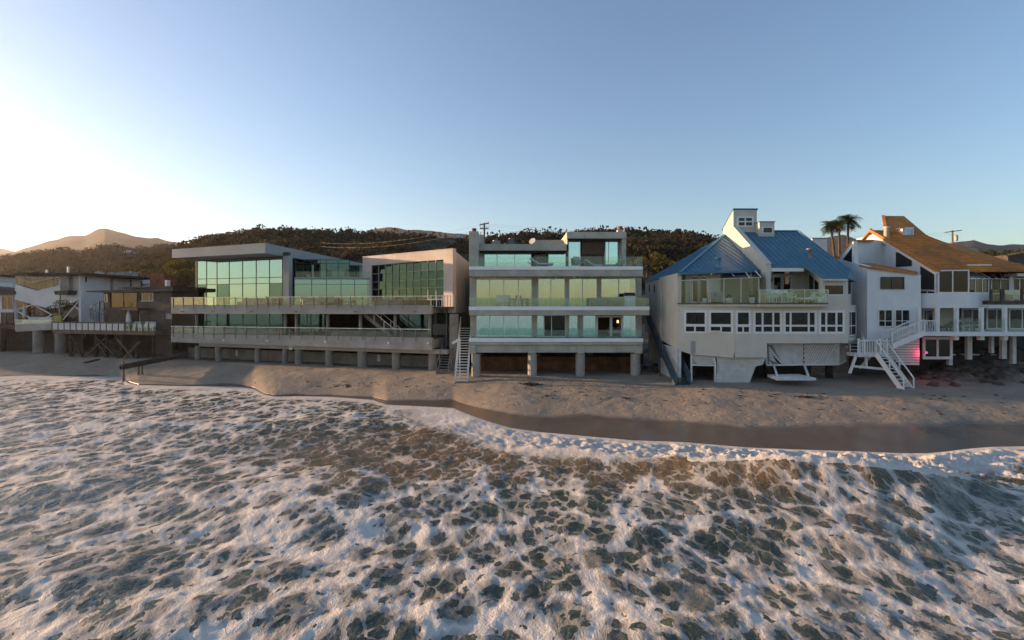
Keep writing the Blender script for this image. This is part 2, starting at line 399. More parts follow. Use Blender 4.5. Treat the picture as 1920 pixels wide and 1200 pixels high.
# ------------------------------------------------------------------ sea
def m_sea():
    b = NB('foamy_sea'); g = b.n('ShaderNodeNewGeometry')
    mp = b.n('ShaderNodeMapping'); mp.inputs['Rotation'].default_value = (0, 0, R(17)); mp.inputs['Scale'].default_value = (1, .66, 0); b.l(g.outputs['Position'], mp.inputs['Vector'])
    P = mp.outputs[0]
    def warp(v, scale, amt, det=3):
        n = b.n('ShaderNodeTexNoise'); n.inputs['Scale'].default_value = scale; n.inputs['Detail'].default_value = det; b.l(v, n.inputs['Vector'])
        s_ = b.n('ShaderNodeVectorMath', operation='SUBTRACT'); b.l(n.outputs['Color'], s_.inputs[0]); s_.inputs[1].default_value = (.5, .5, .5)
        m_ = b.n('ShaderNodeVectorMath', operation='SCALE'); b.l(s_.outputs[0], m_.inputs[0]); m_.inputs['Scale'].default_value = amt
        a_ = b.n('ShaderNodeVectorMath', operation='ADD'); b.l(v, a_.inputs[0]); b.l(m_.outputs[0], a_.inputs[1]); return a_.outputs[0]
    def vor(v, scale, feat='DISTANCE_TO_EDGE'):
        o = b.n('ShaderNodeTexVoronoi', feature=feat); o.inputs['Scale'].default_value = scale; b.l(v, o.inputs['Vector']); return o.outputs['Distance']
    P1 = warp(warp(P, .55, .9, 2), 2.6, .30, 4)
    P2 = warp(P1, 7, .10, 3)
    big = b.noise(P, .22, 3, .55); mid = b.noise(P, .9, 3, .6)
    fine = b.noise(P2, 9, 4, .65)
    den = b.math('ADD', b.attr('dens'), b.math('ADD', b.math('MULTIPLY', b.math('SUBTRACT', big, .5), .75), b.math('MULTIPLY', b.math('SUBTRACT', mid, .5), .5)))
    def hole(v, sc_):
        a_ = vor(v, sc_); c_ = vor(v, sc_, 'F1')
        return b.math('ADD', b.math('MULTIPLY', a_, .55), b.math('MULTIPLY', b.math('SUBTRACT', .62, c_), .34))
    e1 = hole(P2, 1.1); e2 = hole(P2, 2.5)
    th = b.ramp(den, 0, 1, .0, .44, False)
    ee = b.math('ADD', e1, b.math('MULTIPLY', b.math('SUBTRACT', fine, .5), .11))
    e3 = hole(P2, 5.5); e4 = hole(P2, 11)
    d1 = b.math('SUBTRACT', th, ee)
    eat = b.math('ADD', b.math('MULTIPLY', b.ramp(e2, .16, .36), b.ramp(mid, .3, .6, .10, .24)), b.math('ADD', b.math('MULTIPLY', b.ramp(e3, .16, .38), .085), b.math('MULTIPLY', b.ramp(e4, .16, .38), .04)))
    dd = b.math('SUBTRACT', d1, eat); f1 = b.ramp(dd, -.003, .011)
    t2 = b.ramp(den, .0, .8, .035, .20, False)
    d2 = b.math('SUBTRACT', t2, b.math('ADD', e2, b.math('MULTIPLY', b.math('SUBTRACT', fine, .45), .22))); f2 = b.math('MULTIPLY', b.ramp(d2, -.01, .035), b.ramp(mid, .35, .6, .3, .95))
    foam = b.math('MAXIMUM', f1, f2)
    full = b.ramp(b.attr('wash'), .25, .95)
    fw = b.ramp(b.math('ADD', full, b.math('MULTIPLY', b.math('SUBTRACT', b.noise(P2, 2.6, 5, .65), .5), 1.3)), .35, .7)
    foam = b.math('MAXIMUM', foam, fw)
    # water body: green grey offshore, sand-laden brown near the break
    br = b.ramp(b.math('ADD', b.attr('brown'), b.math('MULTIPLY', b.math('SUBTRACT', mid, .5), .5)), .1, .8)
    deep = b.mix(big, (.020, .036, .024, 1), (.042, .050, .028, 1))
    wc = b.mix(br, deep, (.13, .085, .032, 1))
    # thin suds veil under the surface
    veil = b.math('MULTIPLY', b.ramp(d1, -.2, .0, 0, .28), b.ramp(fine, .3, .7))
    wc = b.mix(veil, wc, (.36, .35, .31, 1))
    rip = b.math('ADD', b.noise(P, 4.5, 4, .6), b.math('MULTIPLY', b.noise(b.coord((1, 1, 1)), 14, 3), .3))
    wat = b.bsdf(wc, .16, .3, 0, b.bump(rip, .07))
    thick = b.math('ADD', b.ramp(d1, 0, .22), b.math('MULTIPLY', full, .6))
    lump = b.math('ADD', b.math('MULTIPLY', b.math('ADD', fine, b.noise(P2, 24, 3, .6)), .6), b.math('ADD', b.math('MULTIPLY', foam, .7), b.math('MULTIPLY', b.noise(P, 3.5, 4, .6), b.math('ADD', .45, b.math('MULTIPLY', thick, .6)))))
    fc = b.mix(b.ramp(thick, 0, .8), (.42, .385, .34, 1), (.66, .61, .545, 1))
    fs = b.bsdf(fc, .75, .25, 0, b.bump(lump, .052, 1.0))
    mx = b.n('ShaderNodeMixShader'); b.l(b.math('MULTIPLY', foam, b.math('ADD', .82, b.math('MULTIPLY', thick, .18))), mx.inputs[0]); b.l(wat, mx.inputs[1]); b.l(fs, mx.inputs[2])
    return b.done(mx.outputs[0])
M_sea = m_sea()
px = np.concatenate([np.linspace(-3000, -150, 50)[:-1], np.linspace(-150, 2100, 760), np.linspace(2100, 4500, 50)[1:]])
inv0 = 1 / Ysh(px); T = np.concatenate([np.linspace(0, 1, 640) ** 1.25])
PX, TT = np.meshgrid(px, T); INV = inv0[None, :] + (1 / 2.6 - inv0[None, :]) * TT
YY = 1 / INV; XX = (PX - 960) / FPX * YY; PY = HY + (EYE - ZS) * FPX * INV
shY = 1 / inv0[None, :] + 0 * YY; SD = shY - YY                     # metres from the water's edge
dc, ds = math.cos(R(17)), math.sin(R(17))
U = XX * dc - YY * ds * -1 * -1; V = XX * ds + YY * dc
damp = sstep(0, 6, SD)
zz = ZS + 0 * YY
zz += damp * (1 * .09 * np.sin(YY * .75 + XX * .10 + 1.5 * fbm(XX * .12, YY * .12, 2, 2)) * sstep(4, 14, SD) + (fbm(XX * .30, YY * .55, 3, 41) - .5) * .26 + (fbm(XX * 1.3, YY * 1.0, 4, 44, .6) - .5) * .085 + (fbm(XX * 3.6, YY * 2.6, 3, 47) - .5) * .05)
# thin swash lying on the sand, its lip a few centimetres high
bz = beach_z(PX, YY)
zz = zz + .03 * (1 - np.exp(-SD / .06)) * (1 - sstep(1, 4, SD))
# older swash fronts lying one on the other near the left shore
for (pts, a) in (([(-200, 745), (60, 735), (120, 712), (180, 706)], .05), ([(380, 790), (440, 770), (500, 748), (540, 744)], .06), ([(560, 800), (660, 778), (715, 760), (740, 759)], .07), ([(760, 815), (820, 800), (880, 790), (915, 790)], .08)):
    q = np.array(pts, float); pyl = np.interp(PX, q[:, 0], q[:, 1]); ins = (PX > q[0, 0]) & (PX < q[-1, 0])
    zz += np.where(ins, a * sstep(q[0, 0], q[0, 0] + 45, PX) * (1 - sstep(q[-1, 0] - 45, q[-1, 0], PX)) * sstep(-3, 3, PY - pyl) * np.exp(-np.clip(PY - pyl, 0, 99) / 18.0), 0)
# the breaking wave
cr = np.array([(600, 800, .0), (800, 820, .05), (950, 838, .14), (1100, 852, .22), (1230, 866, .30), (1330, 868, .50), (1450, 868, .72), (1550, 874, .78), (1650, 884, .74), (1750, 893, .66), (1820, 903, .42), (1880, 925, .26), (2000, 950, .2), (2300, 960, .2)], float)
camp = np.interp(PX, cr[:, 0], cr[:, 2]); cpy = np.interp(PX, cr[:, 0], cr[:, 1]) + 5 * (fbm(PX / 60, 0 * PX, 3, 61) - .5)
cY = (EYE - ZS - 1.2 * camp) * FPX / (cpy - HY); cd_ = cY - YY
roll = fbm(XX * 2.2, YY * 2.2, 4, 71, .62)
back = np.exp(-np.clip(cd_, 0, 99) ** 1.25 / 2.3); front = np.exp(-(np.clip(-cd_, 0, 99) / .9) ** 1.5)
prof = np.where(cd_ > 0, back, front)
zz += 1.5 * camp * prof
between = sstep(0, .4, SD) * sstep(-.1, .35, -cd_) * sstep(820, 1000, PX)
zz += between * (.10 + .42 * camp) * (roll - .25) * sstep(0, 1.5, SD) * 1.5
# attributes
swl = np.interp(PX, [-4000, 0, 250, 500, 700, 880, 1000, 5000], [24, 24, 50, 50, 54, 60, 62, 45])
d_py = PY - (HY + (EYE - ZS) * FPX * inv0[None, :])
wash = (1 - sstep(swl * .3, swl * 1.7, d_py)) * (.55 + .45 * sstep(700, 900, PX)) + .4 * (1 - sstep(3, 9, d_py))
wash = np.maximum(wash, between * (1 - .85 * sstep(1620, 1800, PX) * (1 - sstep(.0, 1.2, -cd_) * 0)) * 1.0)
wash = np.maximum(wash, np.where((cd_ < .22) & (cd_ > -1.6) & (PX > 1290), .95, 0) * (1 - sstep(1790, 1870, PX)))
wash = np.where(PX > 1900, np.maximum(wash * .7, 0), wash)
wash = np.maximum(wash, .8 * np.exp(-((PX - 1900) / 60) ** 2 - ((PY - 930) / 14) ** 2))
# trailing white left by the roller, seaward of the surf zone between 850 and 1350
wash = np.maximum(wash, .42 * sstep(900, 1050, PX) * (1 - sstep(1250, 1330, PX)) * (1 - sstep(0, 2.2, cd_)))
dens = .255 + 0 * PX
def gb(cx, cy, rx, ry): return np.exp(-((PX - cx) / rx) ** 2 - ((PY - cy) / ry) ** 2)
dens -= .42 * gb(760, 845, 260, 48) + .15 * gb(1150, 880, 260, 36) + .60 * gb(1570, 906, 270, 24)
dens += .12 * gb(150, 820, 330, 120) + .13 * gb(1000, 1150, 600, 110) + .10 * gb(650, 1000, 250, 120)
brown = 1.0 * gb(800, 850, 330, 55) + .6 * gb(1180, 888, 260, 24) + 1.2 * gb(1560, 905, 330, 34) + .35 * gb(1650, 1000, 300, 80) + .35 * gb(560, 930, 300, 90)
fade = 1 - sstep(2000, 2100, PX) * .6
grid_obj('sea', XX, YY, zz, M_sea, attrs={'wash': wash * fade, 'dens': dens, 'brown': brown}, flip=True)
n_ = 60
gx, gy = np.meshgrid(np.linspace(-3500, 3500, n_), np.linspace(-3500, 60, n_))
grid_obj('open_ocean', gx, gy, -1.95 + 0 * gx, M_sea, attrs={'wash': 0 * gx, 'dens': .1 + 0 * gx, 'brown': 0 * gx})

# ------------------------------------------------------------------ land behind the houses
def m_hill(name, c1, c2, soilc, sc_=.05, bumpd=2.0, hi=None):
    b = NB(name); v = b.coord()
    n = b.noise(v, sc_, 6, .62, .4, .35, .65); n2 = b.noise(v, sc_ * 5, 5, .6, 0, .4, .62)
    col = b.mix(n, (*c1, 1), (*c2, 1)); col = b.mix(b.math('MULTIPLY', n2, .6), col, (*tuple(x * .5 for x in c1), 1))
    col = b.mix(b.noise(v, sc_ * .8, 5, .6, .8, .56, .68), col, (*soilc, 1))
    return b.done(b.bsdf(col, .95, .15, 0, b.bump(b.noise(v, sc_ * 4, 6, .65), bumpd)))
def ridge(name, pts, Yr, Yb, zb, m, amp, nsc, cols=500, rows_=70, x0=-1500, x1=3500, pw=.8, crest=0, seed=0):
    pts = np.array(pts, float); px = np.linspace(x0, x1, cols); T = np.concatenate([np.linspace(0, 1, rows_), [1.08, 1.2, 1.4]])
    PX, TT = np.meshgrid(px, T); Yrr = np.interp(PX, pts[:, 0], [Yr] * len(pts)) if np.isscalar(Yr) else np.interp(PX, *zip(*Yr))
    YY = Yb + (Yrr - Yb) * TT; XX = (PX - 960) / FPX * YY
    zr = EYE + (HY - np.interp(PX, pts[:, 0], pts[:, 1])) / FPX * Yrr
    t = np.clip(TT, 0, 1); ZZ = zb + (zr - zb) * t ** pw
    env = np.sin(np.pi * np.clip(t, 0, 1)) ** .7
    ZZ += amp * env * (fbm(XX * nsc, YY * nsc, 5, seed) - .5) * 2 - amp * .9 * env * np.abs(fbm(XX * nsc * .6 + 9, YY * nsc * .35, 4, seed + 9) - .5) * 3
    ZZ += crest * (fbm(XX * nsc * 5, 0 * YY, 4, seed + 3) - .5) * sstep(.6, 1, t)
    ZZ -= np.clip(TT - 1, 0, 1) * amp * 6
    grid_obj(name, XX, YY, ZZ, m); return PX, XX, YY, ZZ, TT
M_hill = m_hill('chaparral_hillside', (.055, .048, .026), (.035, .034, .020), (.17, .12, .085), .05, 1.2)
M_hillw = m_hill('scrub_hillside', (.10, .08, .042), (.06, .055, .032), (.17, .12, .075), .03, 2.0)
M_mount = m_hill('far_mountain_slope', (.06, .042, .026), (.04, .03, .02), (.08, .058, .038), .006, 12)
gx, gy = np.meshgrid(np.linspace(-1, 1, 40), np.linspace(0, 1, 30))
GY = 62 + gy * 260; GX = gx * (GY * 2.6); grid_obj('ground', GX, GY, 3.2 + .8 * (fbm(GX * .05, GY * .05, 3, 2) - .5) + 0 * GX, M_hill)
near = ridge('chaparral_hill', [(-1500, 540), (-300, 535), (150, 528), (250, 500), (330, 470), (352, 462), (390, 449), (430, 444), (470, 440), (520, 437), (570, 436), (620, 438), (700, 438), (760, 442), (830, 447), (870, 446), (930, 446), (985, 438), (1020, 438), (1050, 446), (1090, 437), (1140, 434), (1200, 434), (1260, 438), (1310, 443), (1345, 452), (1400, 468), (1500, 485), (1620, 500), (1700, 490), (1800, 486), (1860, 478), (1920, 480), (2300, 480), (3500, 500)], 175, 72, 3.2, M_hill, 3.0, .035, cols=640, rows_=90, crest=1.2, seed=5)
mid = ridge('scrub_hill', [(-1500, 500), (-400, 520), (-100, 500), (0, 490), (50, 482), (105, 472), (125, 474), (150, 478), (180, 470), (215, 469), (240, 473), (280, 470), (310, 467), (345, 470), (420, 480), (600, 500), (3500, 540)], 330, 180, 8, M_hillw, 6, .018, cols=520, rows_=70, crest=3, seed=15)
ridge('far_mountain', [(-1500, 480), (-300, 455), (-60, 462), (0, 477), (30, 470), (60, 461), (100, 451), (130, 444), (160, 441), (178, 432), (195, 428), (210, 430), (232, 437), (262, 444), (285, 447), (293, 445), (302, 449), (315, 454), (345, 457), (420, 470), (560, 470), (660, 446), (690, 432), (705, 428), (730, 425), (745, 427), (765, 433), (790, 431), (812, 433), (840, 438), (880, 441), (900, 446), (1000, 462), (1300, 470), (1500, 462), (1545, 447), (1580, 441), (1605, 448), (1650, 462), (1740, 462), (1790, 455), (1810, 453), (1827, 450), (1850, 457), (1870, 461), (1900, 457), (1930, 458), (2200, 470), (3500, 480)], 1500, 420, 10, M_mount, 26, .004, cols=700, rows_=80, crest=9, seed=25, pw=1.0)
ridge('distant_range', [(-1500, 440), (-300, 455), (-60, 462), (0, 465), (22, 469), (60, 480), (300, 500), (3500, 520)], 2400, 1700, 20, M_mount, 30, .002, cols=200, rows_=30, crest=8, seed=35, pw=1.0)

# ------------------------------------------------------------------ foliage helpers
def m_leaf(name, c1, c2):
    b = NB(name); v = b.coord(); n = b.noise(v, .35, 3, .6, 0, .35, .65)
    oi = b.n('ShaderNodeNewGeometry')
    col = b.mix(b.math('MULTIPLY', oi.outputs['Random Per Island'], .4), b.mix(n, (*c1, 1), (*c2, 1)), (*tuple(x * .55 for x in c1), 1))
    d = b.n('ShaderNodeBsdfDiffuse'); b.l(col, d.inputs[0]); t = b.n('ShaderNodeBsdfTranslucent'); b.l(col, t.inputs[0])
    mx = b.n('ShaderNodeMixShader'); mx.inputs[0].default_value = .3; b.l(d.outputs[0], mx.inputs[1]); b.l(t.outputs[0], mx.inputs[2]); return b.done(mx.outputs[0])
M_leafd = m_leaf('chaparral_leaves', (.052, .044, .026), (.078, .060, .036))  # albedo lowered to put the hillside's shade into the leaf colour
M_leafy = m_leaf('golden_scrub_leaves', (.17, .14, .04), (.12, .11, .04))
M_leafg = m_leaf('garden_leaves', (.06, .075, .025), (.09, .085, .03))
M_bark = surf('bark', (.10, .075, .055), .9, .3, 3)
def leaf_cloud(name, cen, rad, n_each, size, m, parent=None, loc=None, flat=.7, kind=None):
    """small leaf-sized quads spread through clumps; cen (k,3), rad (k,)"""
    cen = np.asarray(cen, float); rad = np.asarray(rad, float); k = len(cen)
    d = rng.normal(size=(k, n_each, 3)); d /= np.linalg.norm(d, axis=-1, keepdims=True)
    r = rng.uniform(.35, 1, (k, n_each, 1)) ** .5 * rad[:, None, None]
    p = cen[:, None, :] + d * r * np.array([1, 1, flat]); p = p.reshape(-1, 3)
    sz_ = (np.repeat(np.asarray(size) * np.ones(k), n_each) * rng.uniform(.6, 1.3, k * n_each))[:, None]
    a = rng.normal(size=p.shape); a /= np.linalg.norm(a, axis=-1, keepdims=True); b_ = np.cross(a, rng.normal(size=p.shape)); b_ /= np.linalg.norm(b_, axis=-1, keepdims=True)
    q = np.stack([p - a * sz_, p - b_ * sz_ * .6, p + a * sz_, p + b_ * sz_ * .6], 1).reshape(-1, 3)
    base = np.array(ORG[parent.name] if parent else (loc or (0, 0, 0))); q = q - base
    N = len(p); me = bpy.data.meshes.new(name); me.vertices.add(N * 4); me.vertices.foreach_set('co', q.astype(np.float32).ravel())
    me.loops.add(N * 4); me.loops.foreach_set('vertex_index', np.arange(N * 4, dtype=np.int32)); me.polygons.add(N)
    me.polygons.foreach_set('loop_start', np.arange(0, N * 4, 4, dtype=np.int32)); me.polygons.foreach_set('loop_total', np.full(N, 4, np.int32)); me.update(calc_edges=True)
    me.materials.append(m); o = bpy.data.objects.new(name, me); COL.objects.link(o)
    if parent: o.parent = parent
    else: o.location = Vector(base)
    ORG[o.name] = Vector(base)
    if kind: o['kind'] = kind
    return o
def scatter_on(g, n, pxr, tr, rr, seed, thin=None):
    PXg, XXg, YYg, ZZg, TTg = g; r_ = np.random.default_rng(seed); pxs = PXg[0]; ts = TTg[:, 0]
    out = []; px = r_.uniform(*pxr, n); t = r_.uniform(*tr, n) ** .8 * 1.0
    ci = np.clip(np.searchsorted(pxs, px), 1, len(pxs) - 1); ri = np.clip(np.searchsorted(ts, t), 1, len(ts) - 1)
    jx = (px - pxs[ci - 1]) / (pxs[ci] - pxs[ci - 1])
    X_ = XXg[ri, ci - 1] * (1 - jx) + XXg[ri, ci] * jx; Y_ = YYg[ri, ci]; Z_ = ZZg[ri, ci - 1] * (1 - jx) + ZZg[ri, ci] * jx
    rad = r_.uniform(*rr, n); keep = np.ones(n, bool)
    if thin: keep = thin(X_, Y_, px, t) 
    return np.stack([X_, Y_, Z_ + rad * .35], -1)[keep], rad[keep]
soilmask = lambda X_, Y_, px, t: fbm(X_ * .045, Y_ * .045, 3, 77) < .60
c, r = scatter_on(near, 7200, (150, 2100), (.05, 1.0), (.7, 1.9), 1, soilmask)
r = r * np.random.default_rng(4).choice([.8, 1.0, 1.9], len(r), p=[.45, .35, .2]); leaf_cloud('chaparral_scrub', c, r, 30, .30 + .10 * r, M_leafd, kind='stuff'); bpy.context.scene.objects['chaparral_scrub']['label'] = 'dark chaparral brush covering the hillside behind the houses'; bpy.context.scene.objects['chaparral_scrub']['category'] = 'brush'
c, r = scatter_on(near, 1500, (300, 2000), (.05, .9), (.5, 1.3), 2, lambda X_, Y_, px, t: (fbm(X_ * .03, Y_ * .03, 3, 90) > .55) | ((px > 940) & (px < 1030) & (t > .6)) | (px < 400))
leaf_cloud('golden_scrub', c, r, 22, .3, M_leafy, kind='stuff')['label'] = 'yellow-green brush on the shoulders of the hill'
c, r = scatter_on(mid, 3800, (-300, 420), (.1, 1.0), (1.6, 4.2), 3)
leaf_cloud('distant_scrub', c, r, 22, .8, M_leafd, kind='stuff')['label'] = 'brown brush on the second ridge behind the left houses'
# ================================================================== helpers for house fronts
def box_part(name, par, F, px0, px1, py0, py1, d0, d1, m, label=None):
    o = obj(name, F.pbox(MB(), px0, px1, py0, py1, d0, d1), m, par)
    if label: o['label'] = label
    return o
def rail_run(par, F, px0, px1, ytop, ybot, d, gm, posts, m_post=None, pw=.04, top=True, clamp=None, capm=None, face=None):
    """glass balustrade: a balustrade part with its glass panels and posts as sub-parts"""
    pc = (px0 + px1) / 2; s0, s1 = F.s(px0, d), F.s(px1, d); z0, z1 = F.z(pc, ybot, d), F.z(pc, ytop, d)
    mb = MB(); F.box(mb, s0, s1, z1 - .02, z1 + .025, d - .025, d + .025)
    F.box(mb, s0, s1, z0 - .03, z0 + .02, d - .03, d + .03)
    if not top: mb = F.box(MB(), s0, s1, z0 - .03, z0 + .02, d - .03, d + .03)
    r_ = obj('balustrade', mb, m_post or M_alu, par)
    S = [s0] + [F.s(p, d) for p in posts] + [s1]
    for a, b in zip(S[:-1], S[1:]):
        piece('glass_panel', (b - a - .03, .014, z1 - z0 - .03), F.P((a + b)/2, (z0 + z1)/2 - .008, d), F.rz, gm, r_)
    if m_post:
        for i, a in enumerate(S): piece('post', (pw, pw, z1 - z0 + .02), F.P(a, (z0 + z1)/2, d + .035), F.rz, m_post, r_)
    return r_
def pile(par, c, z0, z1, r, m, bands=0, name='pile'):
    prof = []; n = max(2, bands * 3)
    for i in range(n + 1):
        z = z0 + (z1 - z0) * i / n
        prof.append((r * (1.0 - (.035 if bands and i % 3 == 0 else 0)) * random.uniform(.985, 1.015), z))
    return obj(name, MB().lathe((c[0], c[1], 0), prof, 16), m, par, smooth=not bands)
def ramp_stair(name, P0, P1, w_, n, mt, ms, label, cat='staircase', rail=.9, group=None, baluster=None, mr=None, tread_t=.05, stringer=.26, skip=0):
    """open stair from foot P0 to head P1: treads, stringers, handrails, posts"""
    P0 = Vector(P0); P1 = Vector(P1); t = thing(name, P0, label, cat, group); mr = mr or ms
    d = P1 - P0; h = Vector((d.x, d.y, 0)).normalized(); a = Vector((-h.y, h.x, 0)); rz = math.atan2(h.y, h.x)
    run = Vector((d.x, d.y, 0)).length
    for i in range(n):
        k = (i + .5) / n; c = P0 + d * k
        piece('tread', (run / n * .9 if run / n > .15 else .22, w_ - .06, tread_t), c, rz, mt, t)
    for s_ in (-1, 1):
        o = a * (s_ * w_ / 2); obj('stringer', MB().bar(P0 + o + Vector((0, 0, -.05)), P1 + o + Vector((0, 0, -.05)), .06, stringer), ms, t)
        if rail:
            up = Vector((0, 0, rail)); obj('handrail', MB().bar(P0 + o + up, P1 + o + up, .06, .07), mr, t)
            np_ = max(2, int(run / 1.3) + 1)
            for j in range(np_ + 1):
                q = P0 + d * (j / np_) + o; piece('post', (.06, .06, rail), q + Vector((0, 0, rail / 2)), rz, mr, t)
            if baluster:
                mb = MB(); nb = int(run / baluster)
                for j in range(nb): q = P0 + d * ((j + .5) / nb) + o; mb.box(q.x - .012, q.x + .012, q.y - .012, q.y + .012, q.z + .1, q.z + rail)
                mb.bar(P0 + o + Vector((0, 0, .14)), P1 + o + Vector((0, 0, .14)), .04, .05)
                obj('baluster', mb, mr, t)['kind'] = 'stuff'
    return t

# ================================================================== the middle house: greenish concrete, three glazed storeys on round piles
YC = 40.0
FC = Fac((X(879, YC), YC), (X(1206, YC), YC))
HC = thing('concrete_beach_house', (X(1042, YC), YC + 6, 0), 'middle beach house of greenish concrete with three glazed storeys and banded round piles', 'house')
bp = lambda n, *a, **k: box_part(n, HC, FC, *a, **k)
DR = -2.0   # glass line behind the slab edge
# floor slabs (edge = concrete) and white fascias
for (p0, p1, a, b, fa, fb) in ((879, 1205.5, 505.8, 518, 500, 505.6), (879, 1218, 581.8, 591, 575, 581.6), (879, 1206, 641.2, 646.5, 634.6, 641)):
    bp('floor_slab', p0 + .6, p1 - .6, a, b, -13, -.06, M_concg)
    bp('fascia', p0, p1, fa, fb, -.30, 0, M_fascia)
    # paved deck behind the fascia
    s0, s1, z0, z1 = FC.rect(p0 + 2, p1 - 2, fa, a, -.3); obj('deck_floor', FC.box(MB(), s0, s1, z0 - .003, z1 - .02, -2.05, -.304), M_conc, HC)
# ground beams between the piles
bp('ground_beam', 892.5, 1205, 647, 661, -1.0, -.25, M_concg)
for a, b in ((879.5, 892), (991, 1004), (1083, 1096), (1190, 1204)): bp('pile_cap', a, b, 647.2, 663, -.98, -.15, M_concg)
bp('ground_beam', 880, 1205, 647, 656, -6, -5.4, M_concd)
for a, b in ((884, 901), (989, 1007), (1079, 1097), (1182, 1201)):
    c = (a + b) / 2; pile(HC, (X(c, YC + .6), YC + .62), -.9, Z(663, YC + .6), (b - a) / 2 * YC / FPX, M_conc, 9)
for px_ in (900, 1010, 1110, 1195): pile(HC, (X(px_, YC + 6), YC + 7), -.5, Z(661, YC + .6), .3, M_concd)
# side walls and back wall
for (pp, q0, q1) in ((879.5, 505.9, 646),):
    pass
def Cwall(name, x0, x1, y0, y1, py0, py1, m): return obj(name, MB().box(x0, x1, y0, y1, Z(py1, YC), Z(py0, YC)), m, HC)
xl, xr = X(880, YC), X(1204, YC)
Cwall('side_wall', xl, xl + .35, YC + 2.0, YC + 13, 518.2, 575, M_concg); Cwall('side_wall', xr - .5, xr, YC + 2.0, YC + 13, 518.2, 575, M_concg)
Cwall('side_wall', xl, xl + .35, YC + 2.0, YC + 13, 591.2, 634, M_concg); Cwall('side_wall', xr - .5, xr, YC + 2.0, YC + 13, 591.2, 634, M_concg)
# concrete piers on the two lower glazed storeys
for a, b, y0, y1 in ((881, 892, 518.2, 575), (998, 1008, 518.2, 575), (1060, 1066, 518.2, 575), (1120, 1126, 518.2, 575), (1193, 1202, 518.2, 575),
                     (882, 892, 591.2, 634), (998, 1006, 591.2, 634), (1060.5, 1066, 591.2, 634), (1084, 1092, 591.2, 634), (1193, 1202, 591.2, 634)):
    s0, s1 = FC.s(a, DR), FC.s(b, DR); z0, z1 = Z(y1, YC), Z(y0, YC); obj('pier', FC.box(MB(), s0, s1, z0, z1, DR - .25, DR + .18), M_concg, HC)
# rooms: back walls, ceilings, floors
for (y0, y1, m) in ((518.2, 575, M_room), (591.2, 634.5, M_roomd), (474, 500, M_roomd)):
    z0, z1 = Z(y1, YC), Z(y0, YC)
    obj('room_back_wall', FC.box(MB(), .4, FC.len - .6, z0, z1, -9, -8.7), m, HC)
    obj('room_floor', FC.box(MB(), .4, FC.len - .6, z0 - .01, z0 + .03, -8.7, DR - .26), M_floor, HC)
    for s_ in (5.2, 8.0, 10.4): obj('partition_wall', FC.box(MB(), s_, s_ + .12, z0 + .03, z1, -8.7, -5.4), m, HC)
def Cwin(a, b, y0, y1, v=(), h=(), gm=G_pane, **k):
    s0, s1 = FC.s(a, DR), FC.s(b, DR); pc = 960
    zf = lambda p: Z(p, YC)
    return win_grid(HC, FC, s0, s1, zf(y1), zf(y0), DR, [FC.s(x, DR) for x in v], [zf(x) for x in h], fm=M_wtrim, gm=gm, fw=.085, **k)
# middle storey
Cwin(892.5, 997.5, 521, 574.5, (918, 944.5, 972)); Cwin(1008.5, 1059.5, 519.5, 574.5, (1033,)); Cwin(1066.5, 1119.5, 519.5, 574.5, (1092,)); Cwin(1126.5, 1192.5, 518.8, 557, (1160,))
s0, s1 = FC.s(1126.2, DR), FC.s(1192.8, DR); obj('sill_wall', FC.box(MB(), s0, s1, Z(575, YC), Z(557.6, YC), DR - .2, DR + .05), M_concg, HC)
s0, s1 = FC.s(892.3, DR), FC.s(997.8, DR); obj('lintel', FC.box(MB(), s0, s1, Z(520.6, YC), Z(518.2, YC), DR - .1, DR + .06), M_alu, HC)
# lower storey: teal film panes, an open bedroom bay
Cwin(892.5, 997.5, 592, 633.8, (918, 944.5, 971.5), gm=G_teal); Cwin(1006.5, 1060, 592, 633.8, (1020, 1034,), gm=lambda a, b, c, e: G_teal if a < FC.s(1019, DR) else G_dark)
Cwin(1066.5, 1083.5, 592, 633.8, gm=G_teal); Cwin(1092.5, 1117, 592, 633.8, gm=G_teal); Cwin(1167.5, 1192.5, 592, 633.8, gm=G_teal)
mb = MB(); a, b = FC.s(1118, DR), FC.s(1167, DR); zt = Z(593, YC)
FC.box(mb, a, a + .12, Z(633.8, YC), zt, DR - .06, DR + .1); FC.box(mb, b - .12, b, Z(633.8, YC), zt, DR - .06, DR + .1); FC.box(mb, a + .12, b - .12, zt - .12, zt, DR - .06, DR + .1)
obj('door_frame', mb, M_wtrim, HC)
obj('curtain', FC.box(MB(), FC.s(1145, DR), FC.s(1150, DR), Z(633.5, YC), zt - .15, DR - .5, DR - .42), M_curt, HC)
# curtains drawn behind the teal panes: pleated sheets
def pleat(par, F, a, b, z0, z1, d, m, amp=.05, step=.11):
    mb = MB(); n = max(3, int((b - a) / step)); 
    L = [F.P(a + (b - a) * i / n, 0, d + (amp if i % 2 else -amp)) for i in range(n + 1)]
    for p, q in zip(L[:-1], L[1:]): mb.poly([(p.x, p.y, z0), (q.x, q.y, z0), (q.x, q.y, z1), (p.x, p.y, z1)])
    return obj('curtain', mb, m, par, fix=False)
for a, b in ((893, 943), (945, 997), (1007, 1018), (1067, 1083), (1094, 1116), (1168, 1192)): pleat(HC, FC, FC.s(a, DR), FC.s(b, DR), Z(634, YC), Z(592.5, YC), DR - .35, M_curt)
for a, b in ((893, 916), (1010, 1030), (1067, 1078), (1180, 1192)): pleat(HC, FC, FC.s(a, DR), FC.s(b, DR), Z(574.5, YC), Z(521, YC), DR - .3, M_curt)
